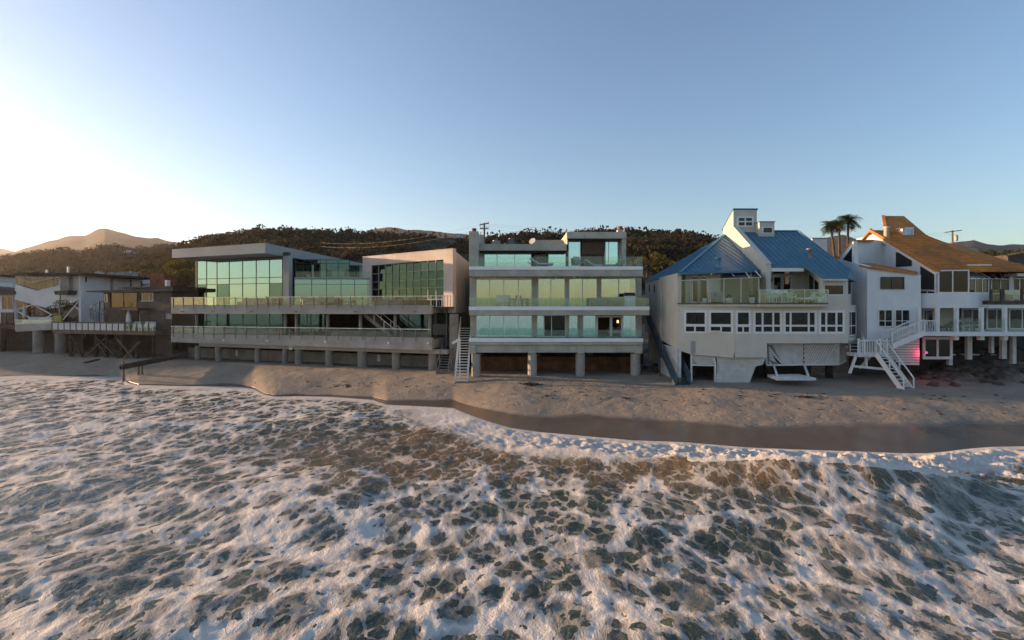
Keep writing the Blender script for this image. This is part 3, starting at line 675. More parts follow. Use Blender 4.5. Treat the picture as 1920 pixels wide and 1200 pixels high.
# top storey, left: long low room under a deep fascia; right: taller bay
FT = Fac((X(897, YC + 1.4), YC + 1.4), (X(1064, YC + 1.4), YC + 1.4))
bT = lambda n, *a, **k: box_part(n, HC, FT, *a, **k)
bT('parapet', 896, 1062.5, 457.5, 469.5, -9, 0, M_concg); bT('soffit', 898, 1062, 469.6, 473.5, -9, -.5, M_dark)
bT('roof_kerb', 997, 1062, 450, 457.3, -7, -2.5, M_concg)
TR = -1.3
def Twin(a, b, y0, y1, v=(), h=(), gm=G_pane, F=FT, d=TR, fm=M_alu, **k):
    zf = lambda p: F.z((a + b)/2, p, d)
    return win_grid(HC, F, F.s(a, d), F.s(b, d), Z(500.5, YC) if y1 is None else zf(y1), zf(y0), d, [F.s(x, d) for x in v], [zf(x) for x in h], fm=fm, gm=gm, fw=.06, **k)
G_top = glassmat('top_storey_glass', (.6, .85, .82), (.74, 1, 1), .62, .35, .01)
Twin(908, 996, 475.5, None, (932, 965), gm=G_top); Twin(1003, 1025, 474.5, None, (1014,), gm=G_dark, fm=M_brownw, name='terrace_door'); Twin(1028, 1061, 475, None, (), gm=G_top)
FB = Fac((X(1063, YC + .9), YC + .9), (X(1175, YC + .9), YC + .9))
bB = lambda n, *a, **k: box_part(n, HC, FB, *a, **k)
bB('parapet', 1063, 1174.5, 434.8, 446.8, -8.5, 0, M_concg); bB('soffit', 1064, 1166, 446.9, 450.5, -8, -.4, M_dark)
bB('side_wall', 1166.5, 1174, 446.9, 500, -8.4, -.1, M_concg); bB('side_wall', 1063.4, 1065, 446.9, 458, -8, -.2, M_pink)
Twin(1066, 1088, 452, None, gm=G_top, F=FB, d=-1.0); Twin(1135, 1165, 452, None, (1141,), gm=G_top, F=FB, d=-1.0); Twin(1090, 1133, 451, None, (1111,), gm=G_dark, F=FB, d=-1.4, fm=M_dsteel)
bB('roller_blind', 1091, 1132.5, 452, 477.5, -1.1, -1.05, M_blind)
bT('side_wall', 897.5, 906, 473.6, 500.3, -9, -.9, M_concg)
# chimneys
chm = bp('chimney', 879.3, 896.5, 433.5, 499.8, -3.2, -.4, M_concg)
obj('chimney_pot', MB().lathe((X(889, YC + 1.8), YC + 1.8, 0), [(.16, Z(434, YC+1)), (.17, Z(429, YC+1)), (.2, Z(428.5, YC+1)), (.18, Z(425.5, YC+1))], 10), M_rust, chm)
ch2 = obj('chimney', MB().box(X(1157, YC+2), X(1168, YC+2), YC+1.7, YC+2.3, Z(436.5, YC+2), Z(431.5, YC+2)), M_pink, HC)
obj('chimney_pot', MB().lathe((X(1163, YC + 2), YC + 2.0, 0), [(.17, Z(431.5, YC+2)), (.17, Z(425.5, YC+2)), (.2, Z(425.3, YC+2)), (.2, Z(424.5, YC+2))], 10), M_rust, ch2)
obj('roof_vent', MB().tube((X(1171, YC+1.4), YC+1.4, Z(438, YC+1.4)), (X(1171, YC+1.4), YC+1.4, Z(426, YC+1.4)), .06), M_steel, HC)
obj('roof_vent', MB().tube((X(1062, YC+3), YC+3, Z(446, YC+3)), (X(1062, YC+3), YC+3, Z(429, YC+3)), .06), M_steel, HC)
# glass balustrades
rail_run(HC, FC, 879.5, 1205, 480.5, 500, -.12, G_rail, (913, 997, 1020, 1093, 1130, 1168), top=False)
rail_run(HC, FC, 879.5, 1217, 557.5, 575, -.12, G_railt, (913, 942, 1008, 1044, 1077, 1102, 1140, 1178), top=False)
rail_run(HC, FC, 893, 1205, 618, 634.6, -.2, G_railt, (945, 1007, 1066, 1118, 1166), top=False)
for a in (879.7, 1204.8):
    s_ = FC.s(a, -.12); 
    for (y0, y1) in ((480.5, 500), (557.5, 575)): piece('glass_panel', (.014, 1.8, (y1 - y0) * YC / FPX), FC.P(s_, Z((y0 + y1)/2, YC), -1.1), 0, G_rail, HC)
# soffit downlights
for px_ in (902, 928, 978, 1010, 1043, 1077, 1110): obj('downlight', MB().lathe((X(px_, YC + .6), YC + .6, 0), [(.09, Z(518.3, YC) - .05), (.09, Z(518.2, YC))], 8), M_wtrim, HC)
# rusty bulkhead sheets behind the piles
BW = thing('rusty_bulkhead', (X(1045, 43.5), 43.5, 0), 'rust-stained brown bulkhead of upright sheets behind the round piles of the middle house', 'retaining wall')
for i in range(17):
    a = 893 + i * 17.6; x0, x1 = X(a, 43.6), X(a + 17.2, 43.6); dd = .03 * (i % 2)
    obj('sheet_panel', MB().box(x0, x1, 43.5 - dd, 43.7, -.6, Z(669 + random.uniform(-.5, .5), 43.6)), M_rust, BW)
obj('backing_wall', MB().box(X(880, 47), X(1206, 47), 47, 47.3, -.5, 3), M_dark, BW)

# things on the decks and roof of the middle house
def chair(name, loc, rz, label, m=M_cush, mf=M_steel, group=None, s_=1.0):
    t = thing(name, loc, label, 'chair', group); w_ = .6 * s_; L = Matrix.Rotation(rz, 3, 'Z'); o = Vector(loc)
    def B(n, x0, x1, y0, y1, z0, z1, m_, skew=0):
        c = [(x0, y0, z0), (x1, y0, z0), (x1, y1, z0), (x0, y1, z0), (x0, y0 + skew, z1), (x1, y0 + skew, z1), (x1, y1 + skew, z1), (x0, y1 + skew, z1)]
        return obj(n, MB().hexa([o + L @ Vector(q) for q in c]), m_, t)
    B('seat', -w_/2, w_/2, -.28, .28, .38, .46, m); B('backrest', -w_/2, w_/2, .24, .30, .47, .95, m, .12)
    for a in (-1, 1):
        B('armrest', a * w_/2 - .03, a * w_/2 + .03, -.28, .28, .6, .64, mf)
        for b in (-.26, .24): B('leg', a * w_/2 - .02, a * w_/2 + .02, b - .02, b + .02, 0, .6, mf)
    return t
def lounger(name, loc, rz, label, m=M_cush, mf=M_steel, group=None):
    t = thing(name, loc, label, 'lounger', group); L = Matrix.Rotation(rz, 3, 'Z'); o = Vector(loc)
    def B(n, x0, x1, y0, y1, z0, z1, m_, lift=0):
        c = [(x0, y0, z0), (x1, y0, z0), (x1, y1, z0 + lift), (x0, y1, z0 + lift), (x0, y0, z1), (x1, y0, z1), (x1, y1, z1 + lift), (x0, y1, z1 + lift)]
        return obj(n, MB().hexa([o + L @ Vector(q) for q in c]), m_, t)
    B('mattress', -.32, .32, -.95, .25, .3, .4, m); B('backrest', -.32, .32, .26, .85, .3, .4, m, .42); B('frame', -.34, .34, -.96, .3, .24, .295, mf)
    for a in (-1, 1):
        for b in (-.85, .2): B('leg', a * .3 - .025, a * .3 + .025, b - .025, b + .025, 0, .24, mf)
    return t
def planter(name, loc, r, h, label, mp=M_cush, ml=M_leafg, pr=.3, n=120):
    t = thing(name, loc, label, 'potted plant'); o = Vector(loc)
    obj('pot', MB().lathe(o, [(r * .75, 0), (r, h), (r * 1.05, h), (r * 1.05, h + .04), (r * .8, h + .04)], 12), mp, t)
    leaf_cloud('foliage', [(o.x, o.y, o.z + h + pr * .7)], [pr], n, .06, ml, t); return t
def table(name, loc, w_, dpt, h, label, m=M_greyp, mf=M_steel, rz=0):
    t = thing(name, loc, label, 'table'); o = Vector(loc)
    obj('tabletop', MB().box(o.x - w_/2, o.x + w_/2, o.y - dpt/2, o.y + dpt/2, o.z + h - .04, o.z + h), m, t)
    for a in (-1, 1):
        for b in (-1, 1): obj('leg', MB().box(o.x + a * (w_/2 - .06) - .02, o.x + a * (w_/2 - .06) + .02, o.y + b * (dpt/2 - .06) - .02, o.y + b * (dpt/2 - .06) + .02, o.z, o.z + h - .041), mf, t)
    return t
zd3, zd2, zd1 = Z(501, YC), Z(576, YC), Z(635.5, YC)   # deck levels
lounger('sun_lounger', (X(1014, YC+1), YC + .9, zd3), R(100), 'pale reclining chair outside the dark terrace door on the top deck', M_cush)
chair('deck_chair', (X(1086, YC+.9), YC + .9, zd3), R(30), 'low grey chair on the top deck left of the brown blind', M_greyp)
lounger('sun_lounger', (X(1118, YC+1), YC + 1.0, zd3 - .12), R(90), 'low pale sunbed on the top deck below the brown blind', M_cush)
lounger('sun_lounger', (X(1150, YC+1), YC + 1.0, zd3 - .12), R(-88), 'low dark sunbed at the right end of the top deck', M_tanf)
for i, px_ in enumerate((938, 948)): chair('armchair', (X(px_, YC + 1), YC + 1.0, zd2), R(180 + 12 * i), ['white covered armchair on the middle deck, left of its pair', 'white covered armchair on the middle deck, right of its pair'][i], M_cush, M_cush)
table('dining_table', (X(972, YC + 1), YC + 1.0, zd2), 1.5, .7, .72, 'teal glass table on the middle deck beside the white armchairs', G_railt)
for i, px_ in enumerate((960, 985)): chair('deck_chair', (X(px_, YC + 1), YC + 1.1, zd2), R(-80 + 165 * i), ['dark chair at the left end of the middle deck table', 'dark chair at the right end of the middle deck table'][i], M_greyp)
cb = thing('storage_cabinet', (X(1120, YC + 1.3), YC + 1.3, zd2), 'long dark grey deck cabinet under the right window of the middle storey', 'cabinet')
for i in range(3): obj('cabinet_door', MB().box(X(1106, YC+1) + i * .5, X(1106, YC+1) + i * .5 + .48, YC + 1.1, YC + 1.16, zd2 + .05, zd2 + .7), M_steel, cb)
obj('cabinet_body', MB().box(X(1106, YC+1), X(1106, YC+1) + 1.5, YC + 1.17, YC + 1.7, zd2, zd2 + .74), M_steel, cb)
gr = thing('gas_grill', (X(1180, YC + .8), YC + .8, zd2), 'white gas grill with a raised dark lid at the right of the middle deck', 'grill'); gx0 = X(1171, YC + .8)
obj('cart', MB().box(gx0, gx0 + .8, YC + .6, YC + 1.1, zd2 + .06, zd2 + .72), M_wtrim, gr); obj('lid', MB().prism([(gx0 - .02, YC + .58, zd2 + .9), (gx0 - .02, YC + .58, zd2 + 1.0), (gx0 - .02, YC + .8, zd2 + 1.16), (gx0 - .02, YC + 1.1, zd2 + 1.12), (gx0 - .02, YC + 1.1, zd2 + .9)], [(gx0 + .82, YC + .58, zd2 + .9), (gx0 + .82, YC + .58, zd2 + 1.0), (gx0 + .82, YC + .8, zd2 + 1.16), (gx0 + .82, YC + 1.1, zd2 + 1.12), (gx0 + .82, YC + 1.1, zd2 + .9)]), M_dsteel, gr)
obj('shelf', MB().box(gx0 - .25, gx0 + .9, YC + .62, YC + 1.08, zd2 + .74, zd2 + .78), M_alu, gr); obj('hob', MB().box(gx0, gx0 + .8, YC + .62, YC + 1.08, zd2 + .79, zd2 + .89), M_wtrim, gr)
def bed(px_, label, w_=1.3):
    c = Vector((X(px_, YC + 3.4), YC + 3.6, zd1)); t = thing('bed', c, label, 'bed')
    obj('mattress', MB().box(c.x - w_/2, c.x + w_/2, c.y - 1, c.y + 1, c.z + .3, c.z + .58), M_cush, t); obj('base', MB().box(c.x - w_/2 + .03, c.x + w_/2 - .03, c.y - .97, c.y + .97, c.z, c.z + .29), M_brownw, t)
    for a in (-1, 1): obj('pillow', MB().box(c.x + a * w_/4 - .25, c.x + a * w_/4 + .25, c.y + .55, c.y + .95, c.z + .585, c.z + .72), M_wtrim, t)
bed(1157, 'white bed seen through the open lower storey door at the right'); bed(1046, 'white bed behind the dark panes of the lower storey centre')
lamp_m = emis('lamp_glow', (1, .72, .35), 1.6)
tl = thing('table_lamp', (X(1161, YC + 4.6), YC + 5.2, zd1), 'small lit lamp glowing behind the bed in the open lower room', 'lamp')
obj('lamp_shade', MB().lathe(ORG[tl.name], [(.09, 1.1), (.06, 1.32)], 10), lamp_m, tl); obj('stand', MB().tube(ORG[tl.name], ORG[tl.name] + Vector((0, 0, 1.0)), .03), M_steel, tl)
def roof_unit(loc, w_, d_, h_, label, m=M_greyp):
    t = thing('air_conditioner', loc, label, 'rooftop unit'); o = Vector(loc)
    obj('cabinet', MB().box(o.x - w_/2, o.x + w_/2, o.y - d_/2, o.y + d_/2, o.z, o.z + h_), m, t)
    obj('fan_cowl', MB().lathe((o.x, o.y, o.z + h_), [(min(w_, d_) * .42, 0), (min(w_, d_) * .42, .06), (min(w_, d_) * .36, .06)], 14), M_steel, t)
    mb = MB(); n = 6
    for i in range(n): z = o.z + h_ * (i + .7) / (n + .6); mb.box(o.x - w_/2 * .9, o.x + w_/2 * .9, o.y - d_/2 - .02, o.y - d_/2 - .002, z - .02, z + .02)
    obj('louvre', mb, M_steel, t); return t
zr = Z(457.5, YC + 1.4)
roof_unit((X(930, YC+4), YC + 4, zr), .7, .7, .55, 'square grey roof unit just right of the utility pole on the middle house')
roof_unit((X(959, YC+4), YC + 4, zr), .62, .7, .72, 'taller boxy roof unit with louvres at the middle of the flat roof', M_dsteel)
obj('roof_vent', MB().lathe((X(947, YC+4), YC+4, 0), [(.06, zr), (.06, zr + .25), (.12, zr + .26), (.1, zr + .36)], 8), M_wtrim, HC)
sd = thing('satellite_dish', (X(999, YC+3), YC + 3, zr), 'pale satellite dish on the flat roof beside the raised kerb', 'satellite dish'); o_ = ORG[sd.name]
obj('mast', MB().tube(o_, o_ + Vector((0, 0, .35)), .03), M_steel, sd)
dsh = MB(); prof = [(.02 + .28 * i / 5, .11 * (i / 5) ** 2) for i in range(6)]; dsh.lathe((0, 0, 0), prof, 14)
dm = Matrix.Rotation(R(60), 3, 'X'); dm = Matrix.Rotation(R(-35), 3, 'Z') @ dm; dsh.v = [tuple(dm @ Vector(v) + o_ + Vector((0, -.05, .38))) for v in dsh.v]; obj('dish', dsh, M_cush, sd)
# ================================================================== the long glass house at the left of centre
FA = Fac((-34.9, 52.4), (-6.8, 43.0))
HA = thing('glass_beach_house', (-20, 49, 0), 'long grey house with green mirrored glass, a thin wedge roof and two long concrete decks', 'house')
bA = lambda n, *a, **k: box_part(n, HA, FA, *a, **k)
def q_box(F, ptsL, ptsR, d0, d1):
    """band between two photo columns: ptsL=(px,ytop,ybot), ptsR the same"""
    mb = MB(); c = []
    for d in (d1, d0):
        for (px, yt, yb) in (ptsL, ptsR):
            s_ = F.s(px, d1); c.append((s_, F.z(px, yb, d1), F.z(px, yt, d1), d))
    (a, b, e, f) = c
    return mb.hexa([F.P(a[0], a[1], d1), F.P(b[0], b[1], d1), F.P(f[0], f[1], d0), F.P(e[0], e[1], d0), F.P(a[0], a[2], d1), F.P(b[0], b[2], d1), F.P(f[0], f[2], d0), F.P(e[0], e[2], d0)])
# long concrete deck bands, cast in bays
cuts = [320.5, 441, 563, 686, 809]
def lerp(a, b, t): return a + (b - a) * t
for (yl, yr, hl, hr) in ((572.5, 572, 588, 589), (625.5, 633.5, 641.5, 657)):
    for a, b in zip(cuts[:-1], cuts[1:]):
        ta, tb = (a - 320.5) / 488.5, (b - 320.5) / 488.5
        obj('deck_band', q_box(FA, (a + .25, lerp(yl, yr, ta), lerp(hl, hr, ta)), (b - .05, lerp(yl, yr, tb), lerp(hl, hr, tb)), -.35, 0), M_conc, HA)
zU, zL = FA.z(565, 573), FA.z(565, 630)
zUb, zLb = FA.z(565, 588.5), FA.z(565, 649.5)
obj('upper_deck', FA.box(MB(), .2, FA.len - .1, zUb + .12, zU - .06, -13, -.355), M_conc, HA)
obj('lower_deck', FA.box(MB(), .2, FA.len - .1, zLb + .12, zL - .06, -13, -.355), M_conc, HA)
obj('edge_beam', FA.box(MB(), FA.s(366), FA.len + 1.3, zLb - .33, zLb + .03, -1.2, -.42), M_conc, HA)
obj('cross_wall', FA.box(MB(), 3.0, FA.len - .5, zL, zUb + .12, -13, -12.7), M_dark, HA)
# glass rails with thin posts clamped to the bands
postsU = [325, 343.5, 362.5, 382, 401, 420, 441.5, 462, 482, 502, 523, 544, 566, 588, 612, 634, 657, 680, 704, 729, 755, 780]
def long_rail(ytl, ytr, ybl, ybr, px0, px1, posts, drop):
    mb = MB(); d = .03; nseg = 6
    zf = lambda px, yl, yr: FA.z(px, lerp(yl, yr, (px - 320.5) / 488.5), d)
    a, b = FA.s(px0, d), FA.s(px1, d); za, zb_ = zf(px0, ytl, ytr), zf(px1, ytl, ytr)
    r_ = obj('balustrade', MB().bar(FA.P(a, za, d), FA.P(b, zb_, d), .05, .05), M_alu, HA)
    P_ = [px0] + posts + [px1]
    for p, q in zip(P_[:-1], P_[1:]):
        sa, sb = FA.s(p, d), FA.s(q, d); zt = zf((p + q)/2, ytl, ytr); zb2 = zf((p + q)/2, ybl, ybr)
        piece('glass_panel', (sb - sa - .05, .014, zt - zb2 - .05), FA.P((sa + sb)/2, (zt + zb2)/2, d), FA.rz, G_rail, r_)
    for p in posts:
        sa = FA.s(p, d); zt = zf(p, ytl, ytr); zb2 = zf(p, ybl + drop, ybr + drop); piece('post', (.045, .05, zt - zb2), FA.P(sa, (zt + zb2)/2, d + .035), FA.rz, M_steel, r_)
long_rail(558.2, 555, 572.5, 572, 321, 808, postsU, 6); long_rail(611.5, 617.5, 625.5, 633.5, 321, 808, postsU, 7)
for px_ in (343, 400, 472, 555, 667, 777): obj('deck_light', MB().box(*sum(([FA.P(FA.s(px_), 0, .03)[i] - .14, FA.P(FA.s(px_), 0, .03)[i] + .14] for i in (0,)), []), FA.P(FA.s(px_), 0, .1).y, FA.P(FA.s(px_), 0, .1).y + .1, FA.z(px_, 585.2), FA.z(px_, 582.8)), M_steel, HA)
for px_, py_ in ((324, 632.5), (420, 637.5), (502, 639), (611, 641), (729, 643), (803, 643.5)):
    c = FA.pt(px_, py_, .0); obj('bulkhead_lamp', MB().tube(c, c + Vector((FA.n.x, FA.n.y, 0)) * .12, .11, 10, .08), M_wtrim, HA)
# wedge roof: white-grey fascia running to a sharp corner, then straight back
c0 = FA.pt(497, 455.5, 0.2); rl = FA.pt(322.5, 467.5, .2); rr = W(683, 494.5, 69.0); rb = rl + Vector((3, 20, 0))
th = 19.0 / FPX * c0.y
roof = obj('roof', MB().prism([c0, rl, rb, rr], [p - Vector((0, 0, th * k)) for p, k in ((c0, 1), (rl, .93), (rb, .9), (rr, .8))]), M_grey, HA)
roof['label'] = 'thin wedge roof with a sharp projecting corner'
# upper storey front glass: mirrored panes in dark mullions
GZ = -2.6
zt, zb = FA.z(450, 486.5, GZ), zU
def Awin(px0, px1, y0, y1, v, h, gm, d=GZ, **k):
    pc = (px0 + px1)/2
    return win_grid(HA, FA, FA.s(px0, d), FA.s(px1, d), y1 if y1 < 30 and y1 is not None else FA.z(pc, y1, d), FA.z(pc, y0, d), d, [FA.s(x, d) for x in v], [FA.z(pc, x, d) for x in h], fm=M_dsteel, gm=gm, fw=.07, **k)
sA, sB = FA.s(370, GZ), FA.s(530, GZ)
V = [FA.s(x, GZ) for x in (387.5, 407, 430, 455, 480.5, 505.5)]
lowd = {0: G_greend, 2: G_greend, 6: G_greend, 3: G_greend}
def gA(a, b, c, e):
    i = sum(1 for v in V if v <= a + .01)
    if c < FA.z(450, 540, GZ) - .0 and i in (0, 2, 6) and e < FA.z(450, 529, GZ): return G_greend
    return G_green
win_grid(HA, FA, sA, sB, zb + .02, zt, GZ, V, [FA.z(450, 532.5, GZ), FA.z(450, 521.5, GZ)], fm=M_dsteel, gm=gA, fw=.08)
obj('lintel', FA.box(MB(), FA.s(368, GZ), FA.s(541, GZ), zt + .04, zt + .55, GZ - .3, GZ + .02), M_dsteel, HA)
obj('corner_post', FA.box(MB(), FA.s(530.6, GZ+.3), FA.s(541.5, GZ+.3), zU, c0.z - th - .02, GZ - .2, GZ + .3), M_grey, HA)
obj('end_wall', FA.box(MB(), sA - .3, sA - .05, zU, zt + .5, GZ - 10, GZ), M_dsteel, HA)
# right wing: glass box with its own terrace on top, clerestory set back
FW = Fac(tuple(FA.P(FA.s(541.6, GZ), 0, GZ - .2).xy), tuple(FA.P(FA.s(541.6, GZ), 0, GZ - .2).xy + Vector((7.9, 0.25))))
yW = FW.p0.y
z1_, z2_ = FW.z(620, 523.5), FW.z(620, 525)
win_grid(HA, FW, FW.s(552), FW.s(697), zU + .05, FW.z(620, 523.5), 0, [FW.s(x) for x in (584.5, 612, 639.5, 665, 690)], [FW.z(620, 533)], fm=M_dsteel, gm=G_green, fw=.05)
obj('terrace_slab', FW.box(MB(), FW.s(552), FW.s(698), FW.z(620, 523.2), FW.z(620, 520.5), -8, .15), M_grey, HA)
win_grid(HA, FW, FW.s(541.8), FW.s(551.5), zU + .05, FW.z(546, 487), -.4, [], [FW.z(546, 525), FW.z(546, 505)], fm=M_dsteel, gm=G_greend, fw=.05)
rail_run(HA, FW, 554, 694, 508.5, 520.5, 0, G_rail, (583, 612, 640, 668), top=False)
win_grid(HA, FW, FW.s(553, -4), FW.s(655, -4), FW.z(600, 521, -4), FW.z(600, 487, -4), -4, [FW.s(x, -4) for x in (569, 584, 600, 612, 634)], [FW.z(600, 494, -4)], fm=M_dsteel, gm=G_greend, fw=.07)
win_grid(HA, FW, FW.s(656, -6), FW.s(683, -6), FW.z(670, 521, -6), FW.z(670, 498, -6), -6, [FW.s(x, -6) for x in (663, 670, 677)], [], fm=M_dsteel, gm=G_greend, fw=.07)
obj('room_back_wall', FW.box(MB(), FW.s(545, -9), FW.s(690, -9), zU, FW.z(600, 494, -9), -12.2, -12), M_dark, HA)
obj('room_back_wall', FA.box(MB(), sA, sB, zU, zt, GZ - 7.3, GZ - 7), M_roomd, HA)
# lower storey: set-back glass, round columns, slanting stair
zl0, zl1 = zL, zUb + .1
win_grid(HA, FA, FA.s(372, -2.6), FA.s(530, -2.6), zl0, zl1, -2.6, [FA.s(x, -2.6) for x in (387.5, 407, 430, 455.5, 481, 505.5)], [], fm=M_dsteel, gm=lambda a, b, c, e: G_greend, fw=.07)
obj('room_back_wall', FA.box(MB(), FA.s(372, -2.6), FA.s(530, -2.6), zl0, zl1, -6, -5.8), M_dark, HA)
win_grid(HA, FA, FA.s(562, -3.2), FA.s(609, -3.2), zl0, zl1, -3.2, [FA.s(x, -3.2) for x in (576, 583)], [], fm=M_dsteel, gm=G_greend, fw=.07)
win_grid(HA, FA, FA.s(748, -3.2), FA.s(803, -3.2), zl0, zl1, -3.2, [FA.s(x, -3.2) for x in (766, 789)], [], fm=M_dsteel, gm=G_greend, fw=.07)
for px_ in (369, 535, 556, 615, 676, 741, 806):
    c = FA.P(FA.s(px_, -.7), 0, -.7); obj('column', MB().lathe((c.x, c.y, 0), [(.15, zl0), (.15, zl1 + .02)], 12), M_concd, HA, smooth=True)
for a, b in ((371, 529), (620, 673), (681, 735), (748, 805)):
    obj('planter_wall', FA.box(MB(), FA.s(a, -2), FA.s(b, -2), zl0 - .05, zl0 + .45, -2.5, -2.0), M_concd, HA)
# white ceiling lamps glimpsed under the upper deck
for px_ in (413, 443, 470): obj('ceiling_lamp', MB().lathe((*FA.P(FA.s(px_, -1.6), 0, -1.6).xy, 0), [(.35, zl1 - .06), (.5, zl1)], 14), M_wtrim, HA)
# piles
for (a, b, yb) in ((366, 376, 690), (404, 415, 690), (478, 488, 690), (530, 540, 690), (553, 567, 694), (610, 625, 694), (671, 688, 696), (735, 751, 697), (803, 820, 700)):
    c = (a + b)/2; q = FA.P(FA.s(c, -.8), 0, -.8); pile(HA, (q.x, q.y), -1, zLb - .32, (b - a)/2 * q.y / FPX, M_concd, 4)
# concrete bulkhead cast in panels
BA = thing('concrete_bulkhead', FA.P(14, 0, -2.8), 'stained grey concrete bulkhead standing in the sand under the long glass house', 'retaining wall')
ed = [352, 402, 452, 502, 552, 602, 652, 702, 752, 806]
for a, b in zip(ed[:-1], ed[1:]): obj('wall_panel', FA.box(MB(), FA.s(a, -2.4) + .01, FA.s(b, -2.4) - .01, -1, FA.z(560, 659, -2.4), -2.8, -2.4 + random.uniform(-.015, .015)), M_concd, BA)
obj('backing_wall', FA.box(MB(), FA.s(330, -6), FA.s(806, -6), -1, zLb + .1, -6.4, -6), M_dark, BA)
# notice boards
def sign(px_, py0, py1, wpx, d, label, lines=4):
    s_ = FA.s(px_, d); z0, z1 = FA.z(px_, py1, d), FA.z(px_, py0, d); ww = wpx / FPX * FA.Y(s_, d)
    t = thing('notice_board', FA.P(s_, z0, d), label, 'sign')
    obj('board', FA.box(MB(), s_ - ww/2, s_ + ww/2, z0, z1, d, d + .03), M_wtrim, t)
    for i in range(lines):
        z = z1 - (z1 - z0) * (i + .9) / (lines + .8); k = random.uniform(.5, .8); obj('lettering', FA.box(MB(), s_ - ww/2 * k, s_ + ww/2 * k, z - .02, z + .02, d + .031, d + .034), M_steel, t)
sign(444, 657, 667, 4.5, -2.36, 'small white notice on the bulkhead, leftmost of the three')
sign(545, 647.5, 656, 7, -.4, 'square white notice hung from the lower deck beam')
sign(710.5, 665, 677, 6.5, -2.36, 'tall white notice on the right part of the bulkhead')
# slanting concrete stair inside the lower storey
S0, S1 = FA.pt(745, 634, -1.6), FA.pt(690, 589, -1.6)
ramp_stair('concrete_stair', S0, S1, 1.1, 14, M_concd, M_concd, 'slanting concrete stair rising left under the upper deck of the glass house', rail=.85, mr=M_alu, tread_t=.16, stringer=.32)
# furniture on the decks
for i, (px_, d) in enumerate(((572, -1.2), (577, -1.3), (603, -1.2), (620, -1.2), (508, -1.3), (515, -1.2))):
    c = FA.P(FA.s(px_, d), zU - .06, d); chair('deck_chair', c, R((40, 170, 20, 200, 90, -60)[i]), ['tan cushioned chair at the left of the upper deck seating by the wing', 'tan cushioned chair facing the sea on the upper deck', 'grey backed chair at the small table on the upper deck', 'tan chair at the right end of the upper deck seating', 'tan chair by the corner post, left of its pair', 'tan chair by the corner post, right of its pair'][i], M_tanf, M_steel, 'chairs on the upper deck of the glass house')
def sofa(loc, w_, rz, label, m=M_tanf):
    t = thing('outdoor_sofa', loc, label, 'sofa'); o = Vector(loc); L = Matrix.Rotation(rz, 3, 'Z')
    def B(n, x0, x1, y0, y1, z0, z1): return obj(n, MB().hexa([o + L @ Vector(q) for q in [(x0, y0, z0), (x1, y0, z0), (x1, y1, z0), (x0, y1, z0), (x0, y0, z1), (x1, y0, z1), (x1, y1, z1), (x0, y1, z1)]]), m, t)
    B('base', -w_/2, w_/2, -.4, .4, .08, .3); n = max(2, int(w_ / .7))
    for i in range(n): B('seat_cushion', -w_/2 + i * w_/n + .015, -w_/2 + (i + 1) * w_/n - .015, -.4, .22, .305, .45); B('back_cushion', -w_/2 + i * w_/n + .02, -w_/2 + (i + 1) * w_/n - .02, .23, .42, .305, .8)
    return t
sofa(FA.P(FA.s(590, -1.4), zU - .06, -1.4), 1.9, FA.rz, 'tan outdoor sofa at the centre of the upper deck seating')
sofa(FA.P(FA.s(470, -1.4), zU - .06, -1.4), 2.6, FA.rz, 'long tan sofa in front of the mirrored panes, left of its neighbour')
sofa(FA.P(FA.s(492, -1.4), zU - .06, -1.4), 1.6, FA.rz, 'shorter tan sofa in front of the mirrored panes near the corner post')
for i, px_ in enumerate((578, 617, 653)): planter('potted_plant', FW.P(FW.s(px_, -.8), FW.z(620, 520.5), -.8), .22, .35, ['dark shrub in a pot at the left of the roof terrace rail', 'bushy shrub in a pot at the middle of the roof terrace rail', 'small shrub in a pot at the right of the roof terrace rail'][i], M_steel, M_leafd, .38, 90)

# ================================================================== pinkish annex beside it, turned towards the sunset
F2 = Fac((X(680, 52.0), 52.0), (X(849, 44.0), 44.0))
H2 = thing('pink_annex', (-9, 49, 0), 'pinkish rendered annex with a sloping top and a big dark gridded window', 'house')
z2b = F2.z(849, 587)
def F2pz(px, py, d=0): return F2.s(px, d), F2.z(px, py, d)
hole_L, hole_R = 696.5, 831.5
mb = MB()
def strip(pts, d0=-.4, d1=0):
    a = []; b = []
    for px, z in pts: a.append(F2.P(F2.s(px, 0), z, d1)); b.append(F2.P(F2.s(px, 0), z, d0))
    mb.prism(a, b)
tl, tr = F2.z(680, 482.5), F2.z(849, 467)
topz = lambda px: lerp(tl, tr, (F2.s(px) - F2.s(680)) / (F2.s(849) - F2.s(680)))
wl, wr = F2.z(696.5, 497.5), F2.z(831.5, 486.5)
strip([(680, z2b), (696.4, z2b), (696.4, topz(696.4)), (680, topz(680))]); strip([(831.6, z2b), (849, z2b), (849, topz(849)), (831.6, topz(831.6))])
strip([(696.4, wl), (831.6, wr), (831.6, topz(831.6)), (696.4, topz(696.4))])
wallo = obj('wall', mb, M_pink, H2)
cap = obj('parapet_cap', MB().bar(F2.P(F2.s(680), tl + .04, -.2), F2.P(F2.s(849), tr + .04, -.2), .45, .06), M_pink, H2)
